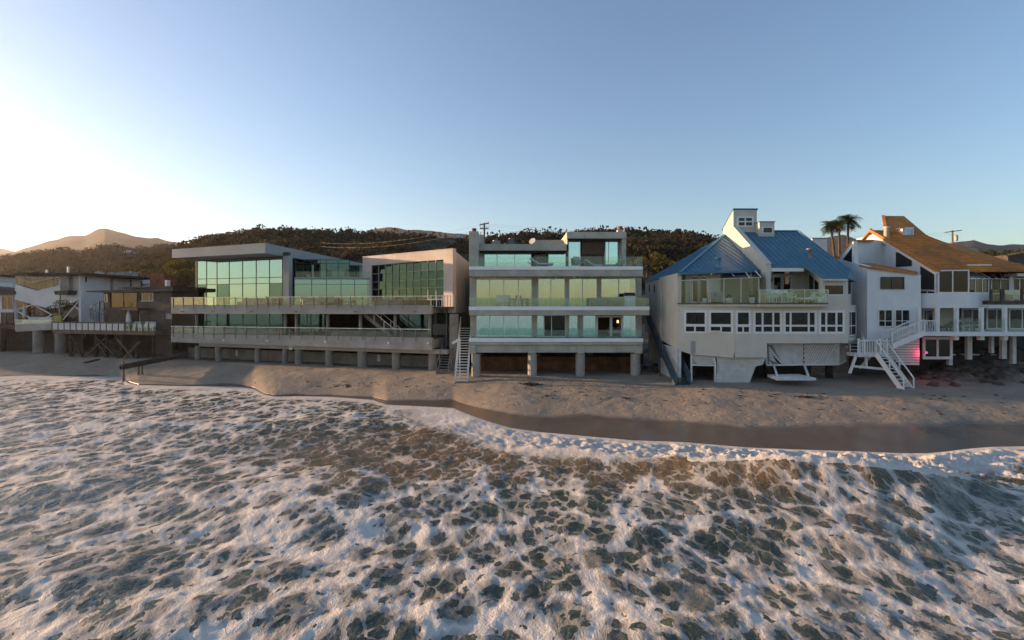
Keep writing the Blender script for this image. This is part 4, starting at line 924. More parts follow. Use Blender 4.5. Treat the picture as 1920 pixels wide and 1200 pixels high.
# big window: many panes, each a piece; transoms horizontal
vcols = [696.5, 709, 721.5, 734, 746.5, 759.5, 772.5, 787, 801.5, 816.5, 831.5]
pxh = [(831.5, 504.5), (831.5, 522.5), (831.5, 540)]
zh = [F2.z(831.5, 505), F2.z(831.5, 522.5), F2.z(831.5, 538)]
zbw = F2.z(831, 560)
G_annex = glassmat('annex_glass', (.12, .2, .18), (.24, .46, .44), .10, .15, .01, .01)
G_annexd = glassmat('annex_dark_glass', (.1, .2, .18), (.2, .42, .4), .07, .15, .01, .01)
mb = MB(); fr = obj('window', F2.box(MB(), F2.s(696.5), F2.s(831.5), zbw - .1, zbw, -.14, -.06), M_dsteel, H2)
for v in vcols: zt_ = lerp(wl, wr, (F2.s(v) - F2.s(696.5)) / (F2.s(831.5) - F2.s(696.5))); piece('mullion', (.07, .1, zt_ - zbw), F2.P(F2.s(v), (zt_ + zbw)/2, -.1), F2.rz, M_steel, fr)
for a, b in zip(vcols[:-1], vcols[1:]):
    ztp = lerp(wl, wr, (F2.s((a + b)/2) - F2.s(696.5)) / (F2.s(831.5) - F2.s(696.5))) - .06
    hs_ = [zbw] + [h for h in sorted(zh)] + [ztp]
    for c, e in zip(hs_[:-1], hs_[1:]):
        if e - c < .15: continue
        g_ = piece('pane', (F2.s(b) - F2.s(a) - .08, .012, e - c - .06), F2.P((F2.s(a) + F2.s(b))/2, (c + e)/2, -.11), F2.rz + R(random.uniform(-.8, .8)), G_annex if (e > zh[0] and a > 780) else G_annexd, fr)
        g_.rotation_euler.x = R(random.uniform(-.6, .6))
    for c in zh: piece('transom', (F2.s(b) - F2.s(a) - .07, .08, .05), F2.P((F2.s(a) + F2.s(b))/2, c, -.1), F2.rz, M_steel, fr)
# right flank
pA = F2.P(F2.s(849), 0, 0); pB = Vector((pA.x + 1.2, pA.y + 6.0, 0)); FS = Fac(tuple(pA.xy), tuple(pB.xy))
za, zb_ = tr, tr - .9
obj('side_wall', MB().prism([FS.P(0, z2b, 0), FS.P(FS.len, z2b, 0), FS.P(FS.len, zb_, 0), FS.P(0, za, 0)], [FS.P(.4, z2b, -.4), FS.P(FS.len, z2b, -.4), FS.P(FS.len, zb_, -.4), FS.P(.4, za, -.4)]), M_pink, H2)
obj('side_door', FS.box(MB(), FS.len * .55, FS.len * .75, z2b + .6, z2b + 3.2, 0.01, .06), M_grey, H2)
bk = F2.P(0, 0, -9); obj('rear_block', MB().prism([F2.P(.4, z2b, -.45), F2.P(F2.len - .5, z2b, -.45), FS.P(FS.len, z2b, -.5), F2.P(.4, z2b, -9)], [F2.P(.4, z2b + .2, -.45), F2.P(F2.len - .5, z2b + .2, -.45), FS.P(FS.len, z2b + .2, -.5), F2.P(.4, z2b + .2, -9)]), M_concd, H2)
obj('roof', MB().prism([F2.P(.3, tl - .2, -.4), F2.P(F2.len - .4, tr - .2, -.4), FS.P(FS.len, zb_ - .2, -.4), F2.P(.3, tl - .4, -9)], [F2.P(.3, tl - .35, -.4), F2.P(F2.len - .4, tr - .35, -.4), FS.P(FS.len, zb_ - .35, -.4), F2.P(.3, tl - .55, -9)]), M_roofdk, H2)
obj('room_back_wall', F2.box(MB(), .4, F2.len - .5, z2b + .2, tl - .6, -5.2, -5), M_dark, H2)
# steel platform with baluster rail at the gap, dark framing below
GP = thing('steel_landing', (X(830, 44), 44, 0), 'dark steel landing with upright pickets between the glass house and the middle house', 'landing')
F3 = Fac((X(809, 43.2), 43.2), (X(851, 43.2), 43.2))
obj('platform', F3.box(MB(), F3.s(811), F3.s(850), F3.z(830, 578), F3.z(830, 575), -2.5, 0), M_dsteel, GP)
for i in range(9):
    p_ = 808 + i * 5.2; piece('picket', (.05 if i % 2 else .09, .04, .95), F3.P(F3.s(p_), F3.z(830, 564), 0), 0, M_alu if i % 2 == 0 else M_steel, GP)
obj('handrail', F3.box(MB(), F3.s(808), F3.s(851), F3.z(830, 555.5), F3.z(830, 554.3), -.02, .04), M_alu, GP)
for p_, y0, y1 in ((813, 578, 690), (834, 578, 660), (848, 578, 650)): obj('post', F3.box(MB(), F3.s(p_) - .08, F3.s(p_) + .08, F3.z(830, y1), F3.z(830, y0) - .001, -1.2, -1.04), M_dsteel, GP)
obj('back_wall', F3.box(MB(), F3.s(806, -3.5), F3.s(882, -3.5), -.5, F3.z(830, 585, -3.5), -3.8, -3.5), M_dark, GP)
for i in range(10):
    p_ = 812 + i * 2.7; piece('picket', (.03, .03, .9), F3.P(F3.s(p_), F3.z(830, 618), -.2), 0, M_steel, GP)
cc = X(851, 43.5); obj('support_wall', MB().box(X(843, 43.5), X(859, 43.5), 43.4, 44.2, -.4, Z(589, 43.5)), M_concd, GP)
# the two beach stairs in the gap
ramp_stair('beach_stair', (X(829, 41.5), 41.5, -.25), (X(851, 46.5), 46.5, 2.9), 1.0, 17, M_steel, M_steel, 'grey open beach stair nearer the long glass house, darker of the two', group='beach stairs between the two houses', mr=M_steel)
ramp_stair('beach_stair', (X(865, 38.6), 38.6, -.25), (X(874, 45.2), 45.2, 3.6), .95, 20, M_alu, M_alu, 'pale open beach stair right beside the left round pile of the middle house', group='beach stairs between the two houses', mr=M_alu)
gp = thing('stair_gate', (X(862, 40.6), 40.6, .8), 'small grey gate frame at the top of the pale beach stair', 'gate'); o_ = ORG[gp.name]
obj('gate_post', MB().box(o_.x - .05, o_.x + .05, o_.y, o_.y + .1, -.2, 2.85), M_alu, gp); obj('gate_arm', MB().bar((o_.x - .6, o_.y, 2.5), (o_.x + .05, o_.y, 2.85), .08, .2), M_alu, gp)
# ================================================================== blue-roofed house
HD = thing('blue_roof_house', (18, 42, 0), 'cream stucco house with blue metal roofs, a square roof tower and white-framed windows', 'house')
def E_(z): return EYE + z
XG = 18.63                                      # the gable wall between the two roofs
D1 = Fac((X(1270, 37.4), 37.4), (X(1378, 36.4), 36.4)); D2 = Fac((X(1378, 36.4), 36.4), (X(1590, 36.4), 36.4)); D3 = Fac(tuple(D2.p1), (X(1606, 38.4), 38.4))
zW1, zW0 = D2.z(1480, 583), D2.z(1480, 625)       # window band
zTop, zBot = D2.z(1480, 572), D2.z(1480, 643.5); zBotL = D1.z(1375, 670)
def wallbox(F, s0, s1, z0, z1, d0=-.3, d1=0, m=M_cream, name='wall', par=None): return obj(name, F.box(MB(), s0, s1, z0, z1, d0, d1), m, par or HD)
# left facet
wallbox(D1, 0, D1.len, zW1, zTop); wallbox(D1, 0, D1.len - .01, zBotL + .35, zW0)
obj('wall', D1.pprism(MB(), [(1270.2, 656), (1296, 664.5), (1375, 671), (1377.6, 655), (1270.2, 655)], -.3, -.004), M_cream, HD)
ps = [D1.s(p) for p in (1283, 1325, 1329.5, 1374)]
for a, b in ((0, ps[0]), (ps[1], ps[2]), (ps[3], D1.len)): wallbox(D1, a, b, zW0, zW1)
def Dwin(F, a, b, v, hrow=.34, single=False, **k):
    h = zW0 + (zW1 - zW0) * hrow
    if single:
        win_grid(HD, F, a + .05, b - .05, h + .02, zW1 - .04, -.04, [], [], fm=M_wtrim, gm=G_dark, fw=.16); return win_grid(HD, F, a + .05, b - .05, zW0 + .04, h - .02, -.038, v, [], fm=M_wtrim, gm=G_dark, fw=.13)
    return win_grid(HD, F, a + .05, b - .05, zW0 + .04, zW1 - .04, -.04, v, [h], fm=M_wtrim, gm=G_dark, fw=.16, **k)
Dwin(D1, ps[0], ps[1], [D1.s(1303)], single=True); Dwin(D1, ps[2], ps[3], [D1.s(1352)], single=True)
aw = D1.pt(1340, 617, .12); obj('open_awning_pane', D1.box(MB(), D1.s(1331), D1.s(1350), zW0 + .12, zW0 + .18, 0, .45), M_wtrim, HD)
# front facet
wallbox(D2, 0, D2.len, zW1, zTop); wallbox(D2, 0, D2.len, zBot, zW0)
grp = [(1380, 1407.5, (1393.5,)), (1413, 1466, (1430, 1450)), (1469.5, 1531, (1482.5, 1516.5)), (1536, 1583.5, (1549.5, 1568.5))]
prev = 0
for a, b, v in grp:
    sa, sb = D2.s(a), D2.s(b)
    if sa - prev > .02: wallbox(D2, prev, sa, zW0, zW1)
    Dwin(D2, sa, sb, [D2.s(q) for q in v], single=(a == 1380)); prev = sb
wallbox(D2, prev, D2.len, zW0, zW1)
wallbox(D2, 0, D2.s(1438), D2.z(1400, 670.5), zBot, -.3, -.004)
wallbox(D3, 0, D3.len, zBot + .1, zW0 - .3); wallbox(D3, 0, .3, zW0 - .3, zTop); wallbox(D3, .3, D3.len, zW1, zTop)
win_grid(HD, D3, .4, D3.len - .1, zW0 - .2, zW1 - .05, -.04, [1.1], [zW0 + .5], fm=M_wtrim, gm=G_dark, fw=.1)
# pale patch under the left windows
obj('wall_panel', D1.box(MB(), D1.s(1295), D1.s(1304), D1.z(1300, 663), D1.z(1300, 639), .001, .012), M_grey, HD)
xs = D1.p0.x
# rooms behind the band
obj('room_back_wall', MB().box(xs + .5, 24.2, 41, 41.2, zBot, zTop), M_dark, HD)
for q in (15.0, 18.9, 21.6): obj('partition_wall', MB().box(q, q + .1, 38.0, 41, zBot, zTop), M_dark, HD)
pleat(HD, D1, D1.s(1285), D1.s(1324), zW0, zW1, -.5, M_curt, .04)
# left side wall, seen receding
obj('side_wall', MB().prism([(xs, 37.4, D1.z(1270, 655)), (xs, 46.4, E_(-2.2)), (xs, 46.4, E_(2.3)), (xs, 37.4, E_(2.45))], [(xs + .3, 37.4, D1.z(1270, 655)), (xs + .3, 46.4, E_(-2.2)), (xs + .3, 46.4, E_(2.3)), (xs + .3, 37.4, E_(2.45))]), M_cream, HD)
obj('downpipe', MB().tube((xs - .06, 41.2, 1.5), (xs - .06, 41.2, E_(2.2)), .05), M_cream, HD)
for y_, z_ in ((43.4, 1.2), (45.0, 1.3)): obj('side_window', MB().box(xs - .03, xs - .004, y_ - .15, y_ + .15, E_(z_), E_(z_ + .6)), M_dsteel, HD)
obj('side_gate', MB().box(xs - 1.0, xs - .02, 45.6, 45.7, E_(-.75), E_(1.0)), M_wside, HD)
# skirt of boards below the left corner
SK = obj('skirting', MB().box(xs + .05, xs + .25, 37.3, 41.5, 0, D1.z(1270, 656)), M_wside, HD)
for i in range(14): piece('board', (.05, .26, 2.4), (xs + .0, 37.5 + i * .3, 1.2), 0, M_wside, SK)
# deck and slab
zD = D2.z(1480, 568)
deck = MB(); dl = [(xs, 37.35), (X(1380, 36.1), 36.1), (X(1421, 36.0), 36.0), (X(1423, 35.6), 35.6), (X(1553, 35.6), 35.6), (X(1553, 36.4), 36.4), (X(1553, 40.4), 40.4), (xs + .3, 40.4)]
obj('terrace_deck', deck.prism([(x, y, zD) for x, y in dl], [(x, y, zD - .1) for x, y in dl]), M_wood, HD)
obj('terrace_fascia', MB().prism([(x, y, zD - .102) for x, y in dl], [(x + (.0), y + .05, zD - .26) for x, y in dl]), M_cream, HD)
# upper storey walls
U1 = Fac((X(1285, 38.2), 38.2), (X(1350.5, 38.2), 38.2)); zE = E_(2.40)
def uw(F, a, b, y0, y1, **k): return wallbox(F, F.s(a), F.s(b), (zD if y1 is None else F.z((a+b)/2, y1)), (zE if y0 is None else F.z((a+b)/2, y0)), **k)
uw(U1, 1285, 1294, None, None); uw(U1, 1327.5, 1350.5, None, None); uw(U1, 1294, 1327.5, None, 517.5)
win_grid(HD, U1, U1.s(1294.5), U1.s(1310), zD + .05, U1.z(1302, 518), -.05, [], [U1.z(1302, 524)], fm=M_wtrim, gm=G_dark, fw=.13, name='french_door')
win_grid(HD, U1, U1.s(1311.5), U1.s(1327), zD + .05, U1.z(1302, 518), -.05, [], [U1.z(1302, 524)], fm=M_wtrim, gm=G_dark, fw=.13, name='french_door')
U0 = Fac((xs, 37.9), tuple(U1.p0)); win_grid(HD, U0, .15, U0.len - .1, zD + .05, zE - .1, -.02, [], [zD + .5], fm=M_dsteel, gm=G_dark, fw=.08)
obj('room_back_wall', MB().box(xs + .5, XG, 43, 43.2, zD, zE), M_dark, HD)
# sloped dark glass over the left recess
s_a, s_b = W(1352, 508, 37.9), W(1427, 519.5, 38.0)
obj('glass_roof_panel', MB().slab([W(1352, 508, 38.3), W(1420, 507, 39.0), W(1431, 520, 37.6), W(1378, 519.5, 36.9)], .03), M_dsteel, HD)
for a, b in ((1367, 1378), (1396, 1405), (1416, 1427)): obj('rafter', MB().bar(W(a, 508, 38.2), W(b, 520, 37.0), .06), M_wtrim, HD)
obj('recess_wall', MB().box(X(1350.5, 38.2), XG - .01, 40.0, 40.2, zD, zE), M_cream, HD)
# tall gable wall, facing the sunset
gy = [(37.5, zD), (45.2, zD), (45.2, E_(6.9)), (43.1, E_(8.2)), (43.1, E_(6.75)), (42.9, E_(6.62)), (37.5, E_(3.12))]
obj('gable_wall', MB().prism([(XG, y, z) for y, z in gy], [(XG + .35, y, z) for y, z in gy]), M_cream, HD)
rx0, rx1 = XG - .03, XG + .38
obj('coping', MB().bar((XG + .17, 37.45, E_(3.13)), (XG + .17, 42.95, E_(6.68)), .42, .06), M_cream, HD)
# roofs
PK = Vector((XG, 44.9, E_(6.27))); A_ = W(1276, 511.5, 36.9); B_ = W(1350, 508.5, 37.0); C_ = Vector((XG, 38.4, E_(2.72))); L_ = W(1207.5, 527.5, 46.6)
def thick(loop, t=.14): return MB().prism(loop, [(p[0], p[1], p[2] - t) for p in loop])
rfL = obj('left_hip_roof', thick([A_, PK, Vector((XG, 50, E_(4.0))), L_]), M_blue, HD)
rfF = obj('front_hip_roof', thick([A_, B_, C_, PK]), M_blue, HD)
obj('ridge_cap', MB().bar(A_ + Vector((0, 0, .06)), PK + Vector((0, 0, .06)), .22, .07), M_blues, rfF)
def seams(par, base0, base1, top0, top1, n, m=M_blues):
    for i in range(n):
        k = (i + .5) / n; p = Vector(base0).lerp(base1, k); q = Vector(top0).lerp(top1, k)
        if (q - p).length > .3: obj('seam', MB().bar(p + Vector((0, 0, .02)), q + Vector((0, 0, .02)), .035, .06), m, par)
# standing seams run straight up each slope and stop at the hip lines
def tri_seams(par, b0, b1, apex, step):
    e = (b1 - b0); L_ = e.length; e = e / L_; s0 = (apex - b0).dot(e); foot = b0 + e * s0; up = apex - foot; s_ = step * .5
    while s_ < max(L_, s0) - .1:
        if s_ <= L_: lo = 0; hi = s_ / s0 if s_ < s0 else (L_ - s_) / (L_ - s0)
        else: lo = (s_ - L_) / (s0 - L_); hi = s_ / s0
        p = b0 + e * s_ + up * lo; q = b0 + e * s_ + up * hi
        if (q - p).length > .35: obj('seam', MB().bar(p + Vector((0, 0, .02)), q + Vector((0, 0, .02)), .035, .05), M_blues, par)
        s_ += step
tri_seams(rfF, A_, C_, PK, .45); tri_seams(rfL, A_, L_, PK, .5)
mz = lambda y: E_(2.12 + .585 * (y - 36))
mr_ = [(XG + .36, 37.5), (21.38, 37.5), (21.8, 36.0), (23.62, 36.0), (24.5, 37.1), (24.15, 43.3), (XG + .36, 43.3)]
rfM = obj('main_roof', thick([(x, y, mz(y)) for x, y in mr_], .16), M_blue, HD)
obj('rear_roof', thick([(XG + .36, 43.3, mz(43.3) - .005), (24.15, 43.3, mz(43.3) - .005), (25.5, 50, E_(2.5)), (XG + .36, 50, E_(2.5))], .16), M_blue, HD)
obj('right_roof_slope', thick([(23.62, 36.0, mz(36)), (24.5, 37.1, mz(37.1)), (24.15, 43.3, mz(43.3)), (25.6, 44, E_(2.4)), (25.0, 37.2, E_(1.9))], .12), M_blue, HD)
x_ = XG + .6
while x_ < 24.3:
    y0 = 37.52 if x_ < 21.38 else (36.02 if x_ < 23.6 else 36.0 + (x_ - 23.62) * 1.25); obj('seam', MB().bar((x_, y0, mz(y0) + .02), (x_, 43.28, mz(43.28) + .02), .035, .06), M_blues, rfM); x_ += .42
obj('ridge_cap', MB().bar((XG + .36, 43.3, mz(43.3) + .03), (24.15, 43.3, mz(43.3) + .03), .25, .07), M_blues, rfM)
obj('eave_fascia', MB().box(XG + .37, 21.36, 37.46, 37.6, mz(37.5) - .42, mz(37.5) - .17), M_wtrim, HD)
obj('gutter', MB().box(21.8, 23.6, 35.96, 36.1, mz(36) - .3, mz(36) - .17), M_cream, HD)
# upper centre: french doors under a transom
U2 = Fac((X(1437, 39.4), 39.4), (X(1512, 39.4), 39.4))
for a, b, y0, y1 in ((1437, 1448.5, 498, 569), (1484, 1512, 498, 569), (1448.5, 1484, 498, 503.5), (1448.5, 1484, 514.5, 517.5)): wallbox(U2, U2.s(a), U2.s(b), zD if y1 == 569 else U2.z(1470, y1), U2.z(1470, y0))
win_grid(HD, U2, U2.s(1449.5), U2.s(1483.5), U2.z(1465, 514), U2.z(1465, 504), -.04, [], [], fm=M_wtrim, gm=G_dark, fw=.06)
for a, b in ((1449.5, 1465.7), (1467.5, 1483.5)): win_grid(HD, U2, U2.s(a), U2.s(b), zD + .05, U2.z(1465, 518), -.04, [], [], fm=M_wtrim, gm=G_dark, fw=.14, name='french_door')
wl_ = thing('wall_lantern', U2.pt(1445, 530, .1), 'small black lantern on the cream wall left of the french doors', 'wall lamp'); o_ = ORG[wl_.name]
obj('lantern_cage', MB().lathe(o_, [(.05, 0), (.11, .06), (.13, .3), (.04, .42)], 8), M_black, wl_); obj('bracket', MB().box(o_.x - .03, o_.x + .03, o_.y, o_.y + .1, o_.z + .3, o_.z + .36), M_black, wl_)
# angled wall with two wedge windows, then the right block
U3 = Fac(tuple(U2.p1), (X(1541, 36.4), 36.4)); 
obj('wall', U3.pprism(MB(), [(1512, 568), (1541, 568), (1541, 522), (1512, 500)], -.2, 0), M_cream, HD)
for pts in ([(1517, 546), (1524, 546), (1524, 521), (1517, 515)], [(1527, 546), (1533.5, 546), (1533.5, 530), (1527, 524)]):
    wn = obj('window', U3.pprism(MB(), pts, .002, .05), M_dsteel, HD); obj('pane', U3.pprism(MB(), [(p + (.8 if p in (1517, 1527) else -.8), y + (1.2 if y < 540 else -1)) for p, y in pts], .051, .056), G_dark, wn)
U4 = Fac((X(1541, 36.4), 36.4), (X(1589, 36.4), 36.4)); z4t = mz(36) - .2
wallbox(U4, 0, U4.len, zTop + .001, U4.z(1560, 553.5)); wallbox(U4, 0, U4.s(1544), U4.z(1560, 553.5), z4t); wallbox(U4, U4.s(1583), U4.len, U4.z(1560, 553.5), z4t); wallbox(U4, U4.s(1544), U4.s(1583), U4.z(1560, 533.5), z4t)
win_grid(HD, U4, U4.s(1544.7), U4.s(1582.4), U4.z(1560, 552.8), U4.z(1560, 534), -.05, [], [], fm=M_wtrim, gm=G_dark, fw=.07)
U5 = Fac(tuple(U4.p1), (X(1597, 38.5), 38.5)); wallbox(U5, 0, U5.len, zTop - .3, U4.z(1560, 553)); wallbox(U5, 0, .2, U4.z(1560, 553), z4t); win_grid(HD, U5, .25, U5.len - .05, U4.z(1560, 552), z4t, -.04, [], [], fm=M_wtrim, gm=G_dark, fw=.08)
obj('rear_wall', MB().box(xs + .3, 24.6, 46.2, 46.5, .5, E_(2.2)), M_cream, HD); obj('right_side_wall', MB().box(24.3, 24.55, 38.4, 46.2, 1.5, E_(2.0)), M_cream, HD)
# tower and dormer
t0, t1 = XG + .36, X(1419, 43.1)
tw = obj('tower', MB().prism([(t0, 43.1, mz(43.1) - .2), (t0, 45.2, mz(43.1) - 1.0), (t0, 45.2, E_(6.9)), (t0, 43.1, E_(8.2))], [(t1, 43.1, mz(43.1) - .2), (t1, 45.2, mz(43.1) - 1.0), (t1, 45.2, E_(6.9)), (t1, 43.1, E_(8.2))]), M_cream, HD)
obj('tower_roof', MB().slab([(XG - .05, 43.0, E_(8.26)), (t1 + .06, 43.0, E_(8.26)), (t1 + .06, 45.4, E_(6.82)), (XG - .05, 45.4, E_(6.82))], .06), M_blues, tw)
FTw = Fac((t0, 43.08), (t1, 43.08)); win_grid(HD, FTw, FTw.s(1383), FTw.s(1411), FTw.z(1397, 424.5), FTw.z(1397, 407.5), .02, [FTw.s(1397)], [FTw.z(1397, 415.7)], fm=M_wtrim, gm=G_dark, fw=.13)
yd = 42.3; d0_, d1_ = X(1424, yd), X(1452, yd); zb0, zt0 = mz(yd) - .1, Z(416.5, yd)
dmr = obj('dormer', MB().box(d0_, d1_, yd, yd + 1.3, zb0, zt0), M_cream, HD); obj('dormer_roof', MB().box(d0_ - .05, d1_ + .05, yd - .06, yd + 1.35, zt0 + .002, zt0 + .07), M_blues, dmr)
FDm = Fac((d0_, yd - .02), (d1_, yd - .02)); win_grid(HD, FDm, FDm.s(1430), FDm.s(1448), FDm.z(1439, 437), FDm.z(1439, 426.5), .01, [], [], fm=M_wtrim, gm=G_dark, fw=.07)
def flue(px_, y0, y1, Y_, r, par, m=M_steel):
    x_ = X(px_, Y_); mb = MB().lathe((x_, Y_, 0), [(r * 1.25, Z(y1, Y_) - .3), (r * 1.2, Z(y1, Y_) + .12), (r, Z(y1, Y_) + .15), (r, Z(y0 + 3, Y_)), (r * 1.5, Z(y0 + 2.6, Y_)), (r * 1.5, Z(y0, Y_)), (r * .4, Z(y0 - .7, Y_))], 12); return obj('flue_pipe', mb, m, par, smooth=True)
flue(1347, 483, 501, 37.9, .15, HD, M_blues); flue(1518, 466, 491, 38.8, .16, HD)
# tall glass windscreen and the lower glass rail
w1, w2 = Fac((xs + .1, 37.35), (X(1330, 36.55), 36.55)), Fac((X(1330, 36.55), 36.55), (X(1423, 36.05), 36.05))
def screen(F, pxs, ytl, ytr, m=G_rail):
    d = -.08
    a, b = F.s(pxs[0], d), F.s(pxs[-1], d); zt_ = lambda p: F.z(p, lerp(ytl, ytr, (p - pxs[0]) / (pxs[-1] - pxs[0])), d)
    r_ = obj('windscreen', MB().bar(F.P(a, zt_(pxs[0]), d), F.P(b, zt_(pxs[-1]), d), .05), M_cream, HD); F2_ = F
    for p, q in zip(pxs[:-1], pxs[1:]): zt__ = zt_((p + q)/2); piece('glass_panel', (F.s(q, d) - F.s(p, d) - .04, .014, zt__ - zD - .06), F.P((F.s(p, d) + F.s(q, d))/2, (zt__ + zD)/2, d), F.rz, m, r_)
    for p in pxs: zt__ = zt_(p); piece('post', (.05, .05, zt__ - zD), F.P(F.s(p, d), (zt__ + zD)/2, d + .04), F.rz, M_cream, r_)
screen(w1, [1276, 1298, 1328], 526, 524); screen(w2, [1331, 1357, 1389, 1422.5], 523.5, 520.5)
w3 = Fac((X(1424, 35.65), 35.65), (X(1553, 35.65), 35.65)); screen(w3, [1424, 1465, 1508, 1552], 543.5, 543.5, G_railt)
# white undercroft: framed opening, trapezoid panel, recessed diagonal boards
V1 = Fac((X(1296, 37.4), 37.4), (X(1343, 37.1), 37.1)); V2 = Fac((X(1343, 37.0), 37.0), (X(1438, 36.8), 36.8)); zg = -.3
wp = obj('boarded_panel', V1.pprism(MB(), [(1297, 664), (1342, 668), (1342, 683.5), (1297, 684)], -.2, 0), M_greyp, HD)  # grey base paints shade into the gaps between the white boards
for i in range(14):
    p_ = 1297 + i * 3.2; a = V1.pt(p_, 666, .02); b = V1.pt(min(1342, p_ + 12), 683, .02); obj('board', MB().bar(a, b, .05, .10, up=(0, 1, 0)), M_wtrim, wp)
obj('opening_frame', V1.box(V1.box(V1.box(MB(), V1.s(1295), V1.s(1298), zg, V1.z(1320, 665), -.3, .03), V1.s(1340), V1.s(1343), zg, V1.z(1320, 683), -.3, .03), V1.s(1298), V1.s(1340), V1.z(1320, 686), V1.z(1320, 683.6), -.3, .03), M_wtrim, HD)
obj('opening_back', V1.box(MB(), V1.s(1297), V1.s(1343), zg, V1.z(1320, 684), -4.2, -4), M_dark, HD)
tp = obj('trapezoid_panel', V2.pprism(MB(), [(1343, 669), (1436, 671), (1430, 684), (1417, 687), (1405, 719.5), (1341.5, 719), (1350, 690)], -.35, 0), M_cream, HD)
n_ = 15
for i in range(n_):
    y0 = 672.5 + i * 3.15; l_ = 1344.5; r_ = 1432 if y0 < 683 else (1417 - (y0 - 687) * .37 if y0 > 687 else 1420); a = V2.pt(l_, y0, .01); b = V2.pt(r_ - 1.5, y0, .01); obj('board', MB().bar(a, b, .085, .07, up=(0, 1, 0)), M_wside, tp)
# recessed bay with diagonal boards
V3 = Fac((X(1438, 37.9), 37.9), (X(1572, 37.9), 37.9))
rb_ = obj('recessed_wall', V3.pprism(MB(), [(1436, 640), (1574, 640), (1574, 681.5), (1436, 684)], -.2, 0), M_wside, HD)
obj('slat_gap_shade', V3.pprism(MB(), [(1438, 647), (1448, 647), (1468, 683.5), (1440, 684)], .002, .012), M_steel, rb_)  # dark sheet on the wall paints shade into the slat gaps
for i in range(6): obj('board', MB().bar(V3.pt(1440.5 + i * .3, 650 + i * 5.5, .05), V3.pt(min(1467, 1459.5 + i * 1.6 if i < 5 else 1445), 683, .05) if i else V3.pt(1466, 682, .05), .10, .06, up=(0, 1, 0)), M_wtrim, rb_)
obj('slat_gap_shade', V3.pprism(MB(), [(1506, 645), (1566, 645), (1546, 682), (1506, 682.5)], .002, .012), M_steel, rb_)
for i in range(13):
    p_ = 1511 + i * 4.6; ln = min(37, (p_ - 1507) * 1.75); a = V3.pt(p_, 645.5, .05); b = V3.pt(p_ - ln / 1.85, 645.5 + ln, .05); obj('board', MB().bar(a, b, .105, .06, up=(0, 1, 0)), M_wtrim, rb_)
V4 = Fac(tuple(V3.p1), (X(1586, 40), 40)); obj('side_wall', V4.pprism(MB(), [(1572, 645), (1586, 640), (1586, 674), (1572, 682)], -.2, 0), M_wside, HD)
obj('soffit', MB().prism([(x, y, zBot - .002) for x, y in ((D2.P(D2.s(1438), 0, 0).x, 36.42), (D2.p1.x, 36.42), (D3.p1.x, 38.4), (D3.p1.x, 41), (D2.P(D2.s(1438), 0, 0).x, 41))], [(x, y, zBot + .05) for x, y in ((D2.P(D2.s(1438), 0, 0).x, 36.42), (D2.p1.x, 36.42), (D3.p1.x, 38.4), (D3.p1.x, 41), (D2.P(D2.s(1438), 0, 0).x, 41))]), M_cream, HD)
obj('skirt_trim', MB().bar(V3.pt(1437, 684.5, .05), V3.pt(1572, 683, .05), .12, .12), M_wtrim, HD); obj('skirt_trim', MB().bar(V3.pt(1572, 683, .05), V4.pt(1586, 676, .05), .12, .12), M_wtrim, HD)
obj('foundation_wall', MB().box(xs + .2, 24.2, 41.4, 41.7, -.5, zBot), M_dark, HD)
for px_ in (1300, 1440, 1556): pile(HD, (X(px_, 38.8), 38.9), -.8, 1.7, .27, M_dkwood, 5)
# swing platform hanging under the bay
sp = thing('hanging_platform', W(1480, 708, 36.0), 'white wooden platform hung on two posts under the blue-roofed house', 'platform'); F_ = Fac((X(1459, 35.2), 35.2), (X(1530, 35.2), 35.2))
pl = [W(1439, 701, 37.0), W(1456, 709, 35.2), W(1530, 708.5, 35.2), W(1497, 701, 37.3)]
zpl = pl[1].z
obj('platform_deck', MB().prism([(p.x, p.y, zpl) for p in pl], [(p.x, p.y, zpl - .16) for p in pl]), M_wside, sp)
for i in range(7): k = (i + .5) / 7; a = Vector((pl[0].x, pl[0].y, zpl + .012)).lerp(Vector((pl[1].x, pl[1].y, zpl + .012)), k); b = Vector((pl[3].x, pl[3].y, zpl + .012)).lerp(Vector((pl[2].x, pl[2].y, zpl + .012)), k); obj('board', MB().bar(a, b, .24, .02), M_wtrim, sp)
obj('hanger', MB().bar(W(1450, 684, 37.6), (W(1458, 705, 36.0).x, 36.0, zpl), .12), M_wtrim, sp); obj('hanger', MB().bar(W(1508, 684, 37.6), (W(1516, 704, 36.0).x, 36.0, zpl), .12), M_wtrim, sp)
# things on the terrace
dk = lambda px_, Y_: (X(px_, Y_), Y_, zD)
def umbrella(name, loc, h, label, m=M_cush, w_=.16):
    t = thing(name, loc, label, 'umbrella'); o = Vector(loc); obj('pole', MB().tube(o, o + Vector((0, 0, h)), .025), M_steel, t)
    obj('furled_canopy', MB().lathe(o, [(w_ * .5, h * .32), (w_ * 1.1, h * .45), (w_ * .9, h * .7), (w_ * .45, h * .92), (.02, h)], 9), m, t); obj('base', MB().lathe(o, [(.25, 0), (.25, .07), (.05, .1)], 12), M_steel, t); return t
umbrella('patio_umbrella', dk(1408, 37.2), 2.2, 'furled green-grey umbrella on the terrace behind the tall windscreen', surf('olive_canvas', (.2, .2, .12), .9, .2, 4))
planter('potted_plant', dk(1321, 37.4), .17, .3, 'small white planter on the terrace in front of the left french doors', M_wtrim, M_leafg, .18, 60)
planter('potted_plant', dk(1367, 37.0), .26, .32, 'white bowl of greenery behind the middle of the windscreen', M_wtrim, M_leafg, .2, 80)
planter('potted_plant', dk(1410, 36.8), .22, .36, 'white urn of greenery at the foot of the umbrella', M_wtrim, M_leafg, .18, 70)
